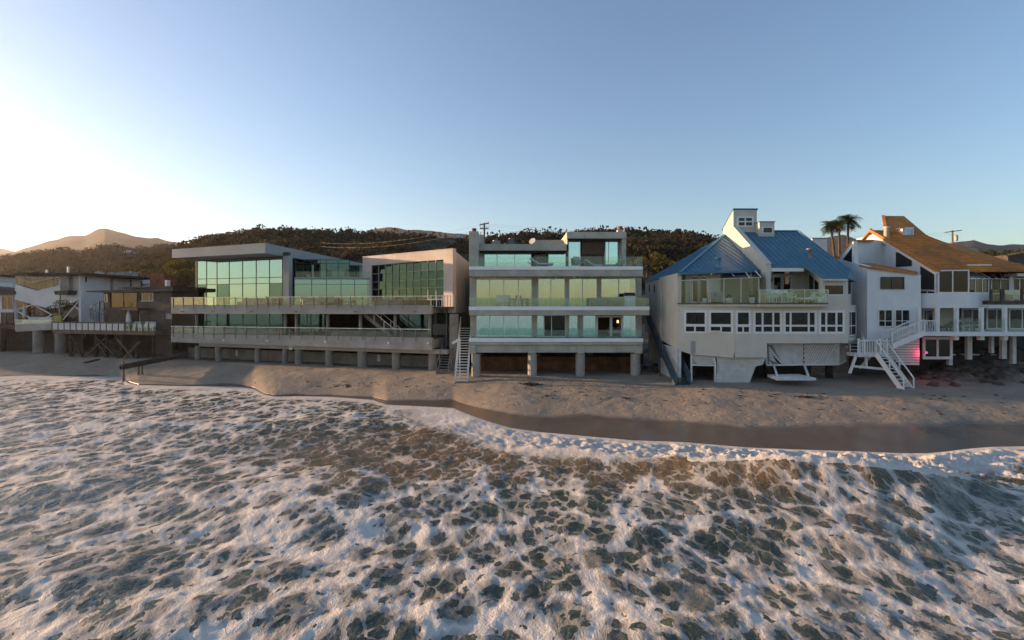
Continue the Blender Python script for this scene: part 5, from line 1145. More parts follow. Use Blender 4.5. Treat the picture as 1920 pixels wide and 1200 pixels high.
planter('potted_plant', dk(1538, 36.6), .24, .4, 'round white planter with dark leaves at the right end of the terrace', M_wtrim, M_leafd, .28, 80)
sofa(dk(1344, 37.6), 1.3, 0, 'grey sofa on the terrace between the french doors and the white bowl', M_greyp)
table('dining_table', dk(1462, 36.9), 1.5, .8, .74, 'white table among the white chairs behind the low glass rail', M_wtrim, M_wtrim)
for i, (px_, Y_, a, n) in enumerate(((1446, 36.9, -90, 'leftmost'), (1456, 37.6, 5, 'second from the left'), (1466, 37.6, -8, 'third from the left'), (1481, 36.9, 90, 'fourth from the left'))): chair('patio_chair', dk(px_, Y_), R(a), 'white patio chair %s of the four behind the low glass rail' % n, M_wtrim, M_wtrim, 'white chairs around the terrace table')
lounger('sun_lounger', dk(1518, 37.0), R(-70), 'white reclining lounger between the table and the round planter', M_wtrim, M_wtrim)
gb_ = thing('gas_grill', dk(1503, 38.4), 'black covered grill against the angled wall of the terrace', 'grill'); o_ = ORG[gb_.name]
obj('cover', MB().prism([(o_.x - .6, o_.y - .3, o_.z), (o_.x - .6, o_.y + .3, o_.z), (o_.x - .45, o_.y + .2, o_.z + 1.0), (o_.x - .45, o_.y - .2, o_.z + 1.0)], [(o_.x + .6, o_.y - .3, o_.z), (o_.x + .6, o_.y + .3, o_.z), (o_.x + .45, o_.y + .2, o_.z + 1.0), (o_.x + .45, o_.y - .2, o_.z + 1.0)]), M_black, gb_)
# blue-grey beach stair, two flights
f1 = ramp_stair('side_stair', (X(1252, 40.5), 40.5, 1.55), (X(1221, 45.6), 45.6, E_(-.75)), .95, 17, M_bstair, M_bstair, 'dark blue-grey upper stair flight beside the left wall of the blue-roofed house', baluster=.14)
f2 = ramp_stair('beach_stair', (X(1281, 36.2), 36.2, -.25), (X(1256, 40.2), 40.2, 1.5), 1.0, 10, M_bstair, M_bstair, 'blue-grey lower stair flight reaching the sand at the left corner of the blue-roofed house', baluster=.12)
ld_ = thing('stair_landing', (X(1254, 40.4), 40.4, 1.5), 'blue-grey landing joining the two stair flights beside the blue-roofed house', 'landing'); o_ = ORG[ld_.name]
obj('platform', MB().box(o_.x - .9, o_.x + .5, 39.9, 40.7, 1.44, 1.5), M_bstair, ld_)
for a in (-.85, .45): obj('post', MB().box(o_.x + a - .06, o_.x + a + .06, 39.92, 40.04, -.5, 1.439), M_bstair, ld_)
# ================================================================== white house with the clay tile roofs
HE = thing('tile_roof_house', (30, 41, 0), 'white stucco house with steep orange tile roofs, a glazed sun room and white decks', 'house')
XE = X(1626, 37.5); E1 = Fac((XE, 37.5), (X(1727, 37.5), 37.5))
z0e = E1.z(1670, 640)
# lower front wall with sloping top and its windows
we = obj('front_wall', E1.pprism(MB(), [(1626, 640), (1726.5, 628), (1726.5, 515), (1626, 500.5)], -.3, 0), M_white, HE)
def Ewin(a, b, y0, y1, v=(), h=(), F=E1, gm=G_dark, fm=M_wtrim, d=.03, fw=.06, **k):
    pc = (a + b)/2; wn = win_grid(HE, F, F.s(a), F.s(b), F.z(pc, y1), F.z(pc, y0), d, [F.s(x) for x in v], [F.z(pc, x) for x in h], fm=fm, gm=gm, fw=fw, **k)
    return wn
M_wback = surf('unlit_window_dark', (.02, .02, .022), .5, .2, 2)  # near-black, painted as the unlit rooms behind panes on uncut walls
for (a, b, y0, y1, v, h, fm_) in ((1651.5, 1693.5, 520, 541.5, (1671.5,), (), M_dsteel), (1646.5, 1672, 581, 612, (1658.5,), (601.5,), M_wtrim), (1677.5, 1704.5, 581, 612, (1690.5,), (601.5,), M_wtrim)):
    Ewin(a, b, y0, y1, v, h, fm=fm_); obj('unlit_room_sheet', E1.pbox(MB(), a, b, y0, y1, .002, .012), M_wback, HE)
E0 = Fac((X(1571, 41.2), 41.2), (XE, 37.5))
obj('side_wall', E0.pprism(MB(), [(1571.5, 648), (1625.6, 640), (1625.6, 499), (1602, 493), (1600, 452), (1574, 485)], -.3, 0), M_white, HE)
wt = obj('window', E0.pprism(MB(), [(1577, 487), (1598.5, 494), (1598.5, 461)], .002, .03), M_wtrim, HE); obj('pane', E0.pprism(MB(), [(1580, 486.5), (1597.3, 492), (1597.3, 464)], .031, .036), G_dark, wt)
lr = obj('lower_tile_roof', MB().prism([W(1601, 494.5, 39.2), W(1626, 500, 37.35), W(1721, 513.5, 37.35), W(1721, 509.5, 38.6), W(1636, 493.5, 39.8), W(1602, 492, 39.8)], [W(1601, 497.5, 39.2), W(1626, 503, 37.35), W(1721, 515.2, 37.35), W(1721, 511.5, 38.6), W(1636, 495.5, 39.8), W(1602, 494, 39.8)]), M_tile, HE)
# upper wall under the long rake
XR = 30.9; zr_ = lambda y: E_(2.72 + .57 * (y - 37.3))
gw = [(37.3, E_(-.2)), (46.0, E_(-.2)), (46.0, zr_(43.7) - .3), (43.7, zr_(43.7) - .16), (37.3, zr_(37.3) - .16)]
EU = Fac((XR, 43.7), (XR, 37.3))   # faces left
obj('gable_wall', MB().prism([(XR, y, z) for y, z in gw], [(XR + .3, y, z) for y, z in gw]), M_white, HE)
EQ = Fac((X(1600, 41.5), 41.5), (XR, 42.6)); obj('upper_wall', EQ.pprism(MB(), [(1600, 497), (1662, 497), (1662, 455), (1637, 451.5), (1600, 451.5)], -.3, 0), M_white, HE)
obj('upper_tile_verge', MB().bar(W(1574, 484, 41.3), W(1600, 451, 41.5), .35, .12), M_tile, HE); obj('upper_tile_roof', MB().prism([W(1599, 450.5, 41.3), W(1638, 450, 41.6), W(1638, 449, 46), W(1603, 449, 46)], [W(1599, 453, 41.3), W(1638, 452.4, 41.6), W(1638, 452, 46), W(1603, 452, 46)]), M_tile, HE)
def euwin(pts, mu=None):
    wn = obj('window', EU.pprism(MB(), pts, .004, .04), M_wtrim, HE)
    cx = sum(p for p, _ in pts)/len(pts); cy = sum(y for _, y in pts)/len(pts)
    obj('pane', EU.pprism(MB(), [(cx + (p - cx) * .93, cy + (y - cy) * .95) for p, y in pts], .041, .047), M_wback, wn)
    return wn
euwin([(1678.5, 501.5), (1711, 499.5), (1711, 488.5), (1686, 473.5), (1678.5, 471.5)]); euwin([(1724.5, 543.5), (1752.5, 544.5), (1752.5, 509.5), (1724.5, 495)])
euwin([(1724.5, 551.5), (1738, 552), (1738, 546), (1724.5, 545.5)]); euwin([(1739.5, 552), (1752.5, 552.3), (1752.5, 546.5), (1739.5, 546)])
# main tiled roof, tile courses as low ridges
def pl_pt(px_, py_):
    t_ = (HY - py_) / FPX; Y_ = (.57 * 37.3 - 2.8) / (.57 - t_); return Vector((X(px_, Y_), Y_, E_(2.8 + .57 * (Y_ - 37.3))))
RP = [Vector((XR - .25, 37.1, E_(2.69))), pl_pt(1922, 508.5), Vector((38.2, 37.6, E_(2.9))), pl_pt(1860, 487), pl_pt(1800, 472), pl_pt(1737, 441), Vector((34.0, 43.9, E_(6.56))), Vector((XR - .25, 43.9, E_(6.56)))]
for p in RP: p.z = E_(2.8 + .57 * (p.y - 37.3))
RP[1] = Vector((37.6, 37.1, E_(2.69)))
mr = obj('main_tile_roof', thick(RP, .16), M_tile, HE)
def roof_x(y):
    """right hand limit of the main slope at depth y"""
    pts = [(37.1, 37.6), (37.6, 38.0), (pl_pt(1860, 487).y, pl_pt(1860, 487).x), (pl_pt(1800, 472).y, pl_pt(1800, 472).x), (pl_pt(1737, 441).y, pl_pt(1737, 441).x), (43.9, 34.0)]
    for (a, b), (c, d) in zip(pts[:-1], pts[1:]):
        if a <= y <= c: return b + (d - b) * (y - a) / (c - a + 1e-9)
    return 34
y = 37.2
while y < 43.8:
    z_ = E_(2.8 + .57 * (y - 37.3)); obj('tile_course', MB().prism([(XR - .24, y, z_ + .07), (XR - .24, y + .27, z_ + .165), (XR - .24, y + .27, z_ + .155), (XR - .24, y, z_ + .005)], [(roof_x(y), y, z_ + .07), (roof_x(y), y + .27, z_ + .165), (roof_x(y), y + .27, z_ + .155), (roof_x(y), y, z_ + .005)]), M_tile, mr); y += .29
obj('rake_trim', MB().bar((XR - .1, 37.1, zr_(37.1) - .22), (XR - .1, 43.7, zr_(43.7) - .22), .12, .24), M_wtrim, HE)
mb = MB(); yv = 37.2
while yv < 43.8: mb.bar((XR - .2, yv, zr_(yv) + .14), (XR - .2, yv + .3, zr_(yv + .3) + .18), .2, .1); yv += .32
obj('verge_tiles', mb, M_tile, mr)
obj('rear_tile_roof', thick([RP[5], RP[6], RP[7], Vector((XR - .25, 49, E_(3.2))), Vector((40, 49, E_(2.0))), Vector((41, 40, E_(2.3))), RP[2], RP[3], RP[4]], .12), M_tile, HE)
# small high roof behind, with lit left wall
hp = [W(1656, 404.5, 46.0), W(1695, 405, 46.0), pl_pt(1738, 441.5) + Vector((0, 0, .02)), Vector((31.6, 43.6, E_(6.5)))]
hb = W(1656, 436, 46.0)
obj('high_tile_roof', MB().prism(hp, [p - Vector((0, 0, .12)) for p in hp]), M_tile, HE)
obj('high_gable', MB().prism([W(1656.6, 407, 45.95), W(1656.6, 440, 45.95), (33.0, 43.4, E_(6.3))], [W(1656.6, 407, 45.95) + Vector((.3, 0, 0)), W(1656.6, 440, 45.95) + Vector((.3, 0, 0)), (33.3, 43.4, E_(6.3))]), M_white, HE)
obj('high_verge', MB().bar(hp[0], Vector((31.9, 43.6, E_(6.6))).lerp(hp[3], .3), .22, .14), M_tile, HE)
ydm = 42.9; a0, a1 = X(1694, ydm), X(1713.5, ydm)
dmE = obj('dormer', MB().prism([(a0, ydm, Z(446, ydm)), (a1, ydm, Z(446, ydm)), (a1, ydm, Z(426, ydm)), (a0, ydm, Z(426, ydm))], [(a0, ydm + 1.4, Z(446, ydm)), (a1, ydm + 1.4, Z(446, ydm)), (a1, ydm + 1.4, Z(426, ydm)), (a0, ydm + 1.4, Z(426, ydm))]), M_white, HE)
FDE = Fac((a0, ydm - .02), (a1, ydm - .02)); win_grid(HE, FDE, FDE.s(1697), FDE.s(1711), FDE.z(1704, 444), FDE.z(1704, 429.5), .01, [], [], fm=M_wtrim, gm=G_blue, fw=.09)
obj('unlit_room_sheet', FDE.box(MB(), FDE.s(1697), FDE.s(1711), FDE.z(1704, 444), FDE.z(1704, 429.5), -.015, -.005), M_wback, HE)
obj('dormer_verge', MB().bar((a0 - 1.0, ydm + .3, Z(436.5, ydm)), (a0 + .15, ydm - .05, Z(424.5, ydm)), .2, .1), M_tile, dmE)
x_ = X(1662.5, 42.4); obj('chimney_flue', MB().lathe((x_, 42.4, 0), [(.2, Z(452, 42.4) - .4), (.2, Z(428, 42.4)), (.24, Z(427.5, 42.4)), (.24, Z(425, 42.4))], 12), M_cream, HE, smooth=True)
# sun room: facets of dark glass, blue glass roof
Q = [(X(1725, 37.9), 37.9), (X(1757, 37.1), 37.1), (X(1818, 36.7), 36.7), (X(1856, 37.6), 37.6)]
QF = [Fac(Q[i], Q[i + 1]) for i in range(3)]
zs0, zs1 = QF[1].z(1790, 549.5), QF[1].z(1790, 577.5)
for F_, (a, b) in zip(QF, ((1725, 1757), (1757, 1818), (1818, 1856))): obj('balcony_wall', F_.box(MB(), 0, F_.len, zs1, zs0, -.25, 0), M_white, HE)
zst = QF[1].z(1790, 507)
win_grid(HE, QF[1], QF[1].s(1761), QF[1].len - .02, zs0 + .04, zst, -.1, [QF[1].s(1787.5)], [], fm=M_wtrim, gm=G_dark, fw=.08)
win_grid(HE, QF[2], .04, QF[2].len, zs0 + .04, QF[2].z(1830, 522), -.1, [QF[2].s(x) for x in (1831, 1844)], [], fm=M_wtrim, gm=G_dark, fw=.07)
g0 = [W(1785, 506.5, 38.3), W(1822, 506.5, 38.9), W(1856, 522, 37.6), W(1819, 523, 36.75)]
gr_ = obj('glass_roof', MB().slab(g0, .03), G_blue, HE)
for i in range(5): k = i / 4; obj('glazing_bar', MB().bar(g0[0].lerp(g0[1], k) + Vector((0, 0, .03)), g0[3].lerp(g0[2], k) + Vector((0, 0, .03)), .05, .06), M_wtrim, gr_)
g1 = [W(1838, 511, 39.4), W(1892, 512, 39.8), W(1892, 523, 38.4), W(1857, 522, 37.7)]
g2_ = obj('glass_roof', MB().slab(g1, .03), G_blue, HE)
for i in range(4): k = i / 3; obj('glazing_bar', MB().bar(g1[0].lerp(g1[1], k) + Vector((0, 0, .03)), g1[3].lerp(g1[2], k) + Vector((0, 0, .03)), .05, .06), M_wtrim, g2_)
obj('flat_roof_hood', MB().box(X(1812, 37.8), X(1855, 37.8), 37.6, 39.4, Z(501, 37.8), Z(496, 37.8)), M_wtrim, HE); obj('hood_wall', MB().box(X(1826, 38.2), X(1840, 38.2), 38.2, 39.4, Z(512, 38.2), Z(501.2, 38.2)), M_wtrim, HE)
QR = Fac((X(1857, 38.6), 38.6), (X(1990, 38.6), 38.6))
win_grid(HE, QR, 0.05, QR.s(1892), zs0, QR.z(1870, 523), 0, [QR.s(1875)], [], fm=M_wtrim, gm=G_dark, fw=.08)
win_grid(HE, QR, QR.s(1899), QR.s(1985), QR.z(1910, 570), QR.z(1910, 522), 0, [QR.s(x) for x in (1911, 1935, 1960)], [], fm=M_wtrim, gm=G_dark, fw=.08, name='terrace_door')
obj('wall', QR.box(MB(), QR.s(1892.5), QR.s(1898.5), QR.z(1910, 575), QR.z(1910, 515), -.2, .05), M_white, HE)
obj('eave_board', QR.box(MB(), QR.s(1890), QR.s(1990), QR.z(1910, 519), QR.z(1910, 513.5), -.3, .7), M_wtrim, HE)
obj('room_back_wall', MB().box(XR + .3, 41, 43.5, 43.7, 0, E_(2.6)), M_dark, HE); obj('floor_slab', MB().box(XR + .32, 41, 38.7, 43.4, zs1 + .1, zs1 + .25), M_dark, HE)
# right terrace with a dark rail
TR_ = Fac((X(1856, 36.7), 36.7), (X(2000, 36.7), 36.7)); dkE = obj('terrace_deck', TR_.box(MB(), 0, TR_.len, TR_.z(1900, 570.5), TR_.z(1900, 563.5), -2.0, 0), M_brownw, HE)
obj('terrace_beam', TR_.box(MB(), 0, TR_.len, TR_.z(1900, 578), TR_.z(1900, 571), -1.9, -.1), M_white, HE)
for p_ in (1858, 1879, 1916, 1950): piece('post', (.14 if p_ != 1879 else .24, .12, .98), TR_.P(TR_.s(p_), TR_.z(1900, 555), 0), 0, M_brownw, dkE)
for a, b in ((1860, 1875), (1883, 1914), (1918, 1948)): piece('glass_panel', (TR_.s(b) - TR_.s(a), .014, .8), TR_.P((TR_.s(a) + TR_.s(b))/2, TR_.z(1900, 554), 0), 0, G_rail, dkE)
# lower deck
LD = Fac((X(1724, 36.6), 36.6), (X(1796, 36.2), 36.2)); LR = Fac((X(1796, 36.2), 36.2), (X(2020, 36.3), 36.3)); zl_ = LD.z(1760, 622); zlb = LD.z(1760, 630)
obj('lower_deck', MB().prism([(LD.p0.x, LD.p0.y, zl_), (LD.p1.x, LD.p1.y, zl_), (LR.p1.x, LR.p1.y, zl_), (LR.p1.x, 41, zl_), (LD.p0.x, 41, zl_)], [(LD.p0.x, LD.p0.y, zlb), (LD.p1.x, LD.p1.y, zlb), (LR.p1.x, LR.p1.y, zlb), (LR.p1.x, 41, zlb), (LD.p0.x, 41, zlb)]), M_white, HE)
for px_, F_, y0, y1 in ((1726, LD, 577, 620), (1761, LD, 577, 620), (1798, LR, 577, 620), (1845, LR, 577, 620), (1889, LR, 577, 620)):
    obj('column', F_.box(MB(), F_.s(px_) - .1, F_.s(px_) + .1, zl_, zs1 + .05, -.32, -.1), M_wtrim, HE)
for px_ in (1797, 1845, 1889): piece('bracket', (.3, .3, .3), (X(px_ - 4, 36.6), 36.7, zlb - .15), 0, M_wtrim, HE)
obj('deck_ceiling', MB().box(LD.p0.x + .1, 40.5, 37.9, 42.8, zs1 - .001, zs1 + .08), M_white, HE)
BK = Fac((X(1728, 40.2), 40.2), (X(2080, 40.2), 40.2))
obj('back_wall', BK.box(MB(), -.6, BK.s(1760), zl_, zs1, -.2, 0), M_white, HE); win_grid(HE, BK, .1, BK.s(1748), zl_ + .05, zs1 - .15, .04, [BK.s(1736)], [], fm=M_wtrim, gm=G_dark, fw=.08, name='terrace_door'); obj('unlit_room_sheet', BK.box(MB(), .1, BK.s(1748), zl_ + .05, zs1 - .15, .002, .01), M_wback, HE)
obj('back_wall', BK.box(MB(), BK.s(1760.5), BK.s(1798), zl_, zs1, -.2, 0), M_room, HE)
for a, b in ((1804, 1840), (1850, 1886), (1892, 1940), (1945, 1990)): win_grid(HE, BK, BK.s(a), BK.s(b), zl_ + .05, zs1 - .1, 0, [BK.s((a + b)/2)], [], fm=M_wtrim, gm=G_dark, fw=.1, name='terrace_door')
obj('room_back_wall', BK.box(MB(), BK.s(1800), BK.len, zl_, zs1, -3.2, -3), M_dark, HE)
# rails of the lower deck
rl_ = obj('railing', LD.box(MB(), LD.s(1728), LD.s(1758), LD.z(1740, 602), LD.z(1740, 600.5), -.06, 0), M_wtrim, HE)
for i in range(9): piece('baluster', (.03, .03, .72), LD.P(LD.s(1729.5 + i * 3.3), LD.z(1740, 611), -.03), LD.rz, M_wtrim, rl_)
for F_, a, b in ((LD, 1764, 1795), (LR, 1801, 1841), (LR, 1849, 1886), (LR, 1893, 1940)): piece('glass_panel', (F_.s(b) - F_.s(a), .014, .85), F_.P((F_.s(a) + F_.s(b))/2, zl_ + .46, -.05), F_.rz, G_rail, rl_)
# undercroft: white framed window, posts, dark braces
UC = Fac((X(1728, 38.6), 38.6), (X(2060, 38.6), 38.6))
win_grid(HE, UC, UC.s(1732), UC.s(1783), UC.z(1757, 671), UC.z(1757, 634), 0, [UC.s(1757.5)], [], fm=M_wtrim, gm=G_dark, fw=.2)
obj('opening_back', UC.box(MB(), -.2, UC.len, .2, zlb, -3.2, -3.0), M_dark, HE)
for a, b, yb in ((1784, 1791, 678), (1817, 1826, 667), (1883, 1892, 666), (1901, 1908, 675), (1863, 1868, 655), (1940, 1948, 675)):
    obj('undercroft_post', UC.box(MB(), UC.s(a), UC.s(b), UC.z((a + b)/2, yb) - .3, zlb - .001, -.3 - (a % 5) * .04, -.05 - (a % 5) * .04), M_wside, HE)
for (a, b) in (((1785, 660), (1825, 640)), ((1825, 645), (1885, 668)), ((1838, 672), (1895, 640)), ((1895, 645), (1960, 672))): obj('brace', MB().bar(UC.pt(*a, -.6), UC.pt(*b, -.8), .16, .22), M_dkwood, HE)
for a, b in ((1796, 1816), (1832, 1862), (1875, 1895)): obj('concrete_footing', UC.box(MB(), UC.s(a), UC.s(b), UC.z((a+b)/2, 669), UC.z((a+b)/2, 666.5), -1.5, -1.1), M_white, HE)
# clapboard wedge beside the stair
CW = Fac((X(1663, 37.2), 37.2), (X(1724, 37.0), 37.0)); cb_ = obj('clapboard_skirt', CW.pprism(MB(), [(1664, 646), (1723.5, 626), (1723.5, 685), (1690, 683), (1664, 662)], -.25, -.03), M_steel, HE)  # dark backing colour gives the gaps between boards their shade
for i in range(12):
    y_ = 627 + i * 4.85; l_ = 1664 if y_ > 646 else 1723 - (y_ - 626) * 2.95; l_ = max(l_, 1664 if y_ < 664 else 1664 + (y_ - 664) * 1.25)
    if 1722 - l_ > 3: obj('board', CW.box(MB(), CW.s(l_ + .5), CW.s(1723), CW.z(1700, y_ + 3.7), CW.z(1700, y_), -.029, .05), M_wside, cb_)
obj('foundation_wall', MB().box(X(1590, 41), X(1735, 41), 40.6, 40.9, -.5, z0e + .4), M_dark, HE)
# loungers on the lower deck
for i, px_ in enumerate((1768, 1777)): lounger('sun_lounger', (X(px_, 37.6), 37.8, zl_), R(-160 + 8 * i), ['dark lounger on the white lower deck, left of its pair', 'dark lounger on the white lower deck, right of its pair'][i], M_steel, M_black, 'dark loungers on the lower deck')
table('side_table', (X(1811, 37.4), 37.6, zl_), .6, .6, .4, 'low white table behind the glass rail right of the dark loungers', M_wtrim, M_wtrim)
for i, px_ in enumerate((1817, 1828)): chair('deck_chair', (X(px_, 38.2), 38.3, zl_), R(-20 + 30 * i), ['grey chair next to the low white table', 'grey chair farther right of the low white table'][i], M_greyp, M_steel)
sofa((X(1900, 37.9), 37.6, TR_.z(1900, 563.5)), 1.4, 0, 'pale sofa behind the glass of the dark railed terrace', M_cush)
table('dining_table', (X(1868, 37.7), 37.7, TR_.z(1900, 563.5)), 1.0, .6, .5, 'dark slatted table at the left end of the dark railed terrace', M_steel, M_steel)
# white stairs: upper landing flight along the wall, landing, then down to the sand
st1 = ramp_stair('upper_stair', (X(1664, 36.4), 36.4, CW.z(1664, 646)), (X(1724, 36.4), 36.4, CW.z(1724, 622)), .9, 9, M_wside, M_wtrim, 'white stair flight with balusters climbing right to the lower deck of the tiled house', mr=M_wtrim, baluster=.13, stringer=.34)
lz = Z(662.5, 36.0); lg = thing('stair_landing', (X(1632, 36.6), 36.6, lz), 'white landing with vertical balusters on raking posts between the blue and tiled roof houses', 'landing')
obj('platform', MB().box(X(1608, 36), X(1664, 36), 35.9, 37.2, lz - .25, lz), M_wside, lg); o_ = ORG[lg.name]
obj('handrail', MB().box(X(1608, 36), X(1662, 36), 35.9, 35.97, lz + .88, lz + .95), M_wtrim, lg)
for i in range(17): piece('baluster', (.045, .045, .88), (X(1609, 36) + i * .122, 35.935, lz + .44), 0, M_wtrim, lg)
for p_ in (1608.5, 1619, 1649, 1662): piece('post', (.09, .09, 1.1), (X(p_, 36), 35.935, lz + .5), 0, M_wtrim, lg)
obj('raking_post', MB().bar(W(1606, 664, 36.2), W(1593, 700, 36.2), .14), M_wtrim, lg); obj('post', MB().box(X(1621.5, 36.4), X(1625, 36.4), 36.3, 36.45, Z(688, 36.4), lz - .251), M_wtrim, lg)
obj('tie_beam', MB().bar(W(1600, 686.5, 36.4), W(1658, 692, 36.0), .12, .16), M_wtrim, lg); obj('raking_post', MB().bar(W(1612, 690, 38.0), W(1636, 664, 37.0), .12), M_wtrim, lg)
st2 = ramp_stair('beach_stair', (X(1704, 34.3), 34.3, -.3), (X(1652, 36.0), 36.0, lz), 1.0, 11, M_wside, M_wtrim, 'white wooden beach stair with open rails ending on the sand before the tiled house', mr=M_wtrim, stringer=.3)
st3 = ramp_stair('side_stair', (X(1607, 37.6), 37.6, lz), (X(1590, 40.4), 40.4, Z(605, 40.4)), .85, 9, M_wside, M_wtrim, 'white stair flight climbing back from the landing beside the right flank of the blue-roofed house', mr=M_wtrim, baluster=.14)
# added red lamp, standing in for the red glow under the deck
rlm = thing('added_red_lamp', (X(1727, 38.0), 37.5, Z(660, 38.0)), 'small added red lamp standing in for the red glow at the clapboard skirt under the tiled house', 'lamp'); o_ = ORG[rlm.name]
obj('lamp_glass', MB().lathe(o_, [(.05, -.05), (.07, 0), (.05, .05)], 10), emis('red_glow', (1, .02, .08), 3), rlm); obj('bracket', MB().box(o_.x - .03, o_.x + .03, o_.y + .06, o_.y + .3, o_.z - .02, o_.z + .02), M_steel, rlm)
pl_ = bpy.data.lights.new('red_light', 'POINT'); pl_.energy = 9; pl_.color = (1, .03, .10); pl_.shadow_soft_size = .05; po = bpy.data.objects.new('red_light', pl_); COL.objects.link(po); po.parent = rlm; po.location = (-.9, -.75, 0)  # point light set away from the lamp to throw red on the siding
# ================================================================== houses at the far left
# pale render house with zigzag glazing
HL = thing('zigzag_glass_house', (-52, 63, 0), 'pale render house with zigzag glazing, a dark flat roof and stout concrete columns', 'house')
YL = 60.0; L1 = Fac((X(27, 62.5), 62.5), (X(152, YL), YL))
def lp(name, pts, d0, d1, m, F=L1, par=None): return obj(name, F.pprism(MB(), pts, d0, d1), m, par or HL)
lp('front_wall', [(27.5, 608), (27.5, 533), (70, 545.5), (111, 534), (111, 552), (128, 552), (152, 546), (152, 560), (128, 571), (97, 580), (28.5, 562), (28.5, 608)], -.3, 0, M_lav)
lp('front_wall', [(111, 517), (152, 512), (152, 546), (128, 551.5), (111, 551.5)], -.3, -.01, M_lav)
lp('front_wall', [(136, 517), (151, 514), (151, 546), (133, 546)], -.008, .02, M_pink)
lp('roof', [(19, 516.5), (19, 512.5), (152, 511.5), (152, 514), (128, 516.5)], -9, .9, M_roofdk)
wz = lp('window', [(28.5, 517.5), (111, 517.5), (111, 533.5), (70, 545), (28.5, 532.5)], -.32, -.28, M_steel)
for a, b in zip((28.5, 38.5, 56, 71, 85, 100), (38.5, 56, 71, 85, 100, 111)):
    yb = lambda p: 532.5 + (p - 28.5) / 41.5 * 12.5 if p < 70 else 545 - (p - 70) / 41 * 11.5
    lp('pane', [(a + .6, 518), (b - .6, 518), (b - .6, yb(b) - 1), (a + .6, yb(a) - 1)], -.279, -.26, G_dark, par=wz)
wz2 = lp('window', [(28.5, 561), (97, 580), (128, 571), (151, 561), (151, 604), (28.5, 606)], -.9, -.86, M_brownw)
for a, b in ((29, 46), (46, 64), (64, 82), (82, 97), (97, 112), (112, 128), (128, 150)):
    yt = lambda p: 561 + (p - 28.5) / 68.5 * 19 if p < 97 else (580 - (p - 97) / 31 * 9 if p < 128 else 571 - (p - 128) / 23 * 10)
    lp('pane', [(a + .6, yt(a) + 1), (b - .6, yt(b) + 1), (b - .6, 604), (a + .6, 604.5)], -.85, -.83, G_dark, par=wz2)
for a, b in (((29, 582), (62, 571)), ((62, 571), (97, 590)), ((29, 582), (72, 603)), ((72, 603), (97, 590)), ((118, 600), (150, 562)), ((130, 566), (150, 582))): obj('brace', MB().bar(L1.pt(*a, -.2), L1.pt(*b, -.2), .09), M_wtrim, HL)
for a, b in (((38, 518), (38, 535)), ((38, 521), (57, 530)), ((57, 530), (111, 520))): obj('brace', MB().bar(L1.pt(*a, -.05), L1.pt(*b, -.05), .05), M_wtrim, HL)
lp('chimney_stack', [(113, 518), (129, 518), (129, 545), (113, 545)], -.5, .45, M_concd); lp('balcony_box', [(101, 545.5), (128.5, 544.5), (126, 552.5), (103, 552.5)], -.2, 1.0, M_roofdk)
c = L1.pt(113, 560, .7); obj('column', MB().tube((c.x, c.y, L1.z(113, 605)), (c.x, c.y, L1.z(113, 552)), .09), M_steel, HL)
# long flank
L2 = Fac(tuple(L1.p1), (X(281, 70.5), 70.5))
fl = lp('side_wall', [(152, 605), (152, 512), (281, 521.5), (281, 605)], -.3, 0, M_lav, F=L2)
lp('roof', [(152, 511.8), (152, 510.8), (281, 520.3), (281, 521.3)], -7, .15, M_roofdk, F=L2)
for p_, y0, y1 in ((161.5, 518, 530), (211, 522, 535), (245.5, 524, 538), (265.5, 526, 538)):
    wn = lp('window', [(p_ - 2.2, y1), (p_ - 2.2, y0), (p_ + 2.2, y0), (p_ + 2.2, y1)], .002, .03, M_wtrim, F=L2); lp('pane', [(p_ - 1.6, y1 - .7), (p_ - 1.6, y0 + .7), (p_ + 1.6, y0 + .7), (p_ + 1.6, y1 - .7)], .031, .04, M_wback, F=L2, par=wn)
lp('awning', [(270, 532), (280, 532), (280, 535), (271, 535)], 0.01, .5, M_steel, F=L2)
# deck, rail, columns
LDk = Fac((X(28, 60.5), 60.5), (X(100, 58.5), 58.5)); zk = LDk.z(64, 608)
lp('deck_slab', [(28, 608), (98, 607), (98, 618), (30, 622), (28, 618)], -5, 0, M_conc, F=LDk)
rail_run(HL, LDk, 29, 97, 600, 607.5, -.1, G_rail, (46, 63, 80))
for a, b in ((61, 80), (102, 119)): c = (a + b)/2; pile(HL, (X(c, 60), 60.2), -.5, Z(620, 60), (b - a)/2 * 60 / FPX, M_concd, 3)
bw = obj('under_wall', MB().box(X(10, 63), X(135, 63), 63, 63.2, -.5, Z(622, 63)), M_dark, HL)
for i in range(9): piece('board', (.42, .04, 1.05), (X(79, 62.8) + i * .46, 62.8, .55), 0, M_wood, bw)
obj('rear_block', MB().prism([L1.P(.4, 0, -.4), L1.P(L1.len - .5, 0, -.4), L2.P(L2.len, 0, -.4), L1.P(.4, 0, -9)], [L1.P(.4, zk, -1.2), L1.P(L1.len - .5, zk, -1.2), L2.P(L2.len, zk, -.4), L1.P(.4, zk, -9)]), M_dark, HL)
obj('room_back_wall', L1.box(MB(), .3, L1.len - .5, zk, L1.z(90, 516), -4.2, -4), M_roomd, HL)
for i, (p_, lab) in enumerate(((56, 'left'), (68, 'middle'), (84, 'right'))): sofa(LDk.P(LDk.s(p_, -1.2), zk, -1.2), 1.5, LDk.rz, '%s one of the pale outdoor sofas on the deck of the zigzag glass house' % lab, M_cush)
umbrella('patio_umbrella', LDk.P(LDk.s(45, -1), zk, -1), 2.3, 'furled pale umbrella at the left of the zigzag house deck', M_cush)
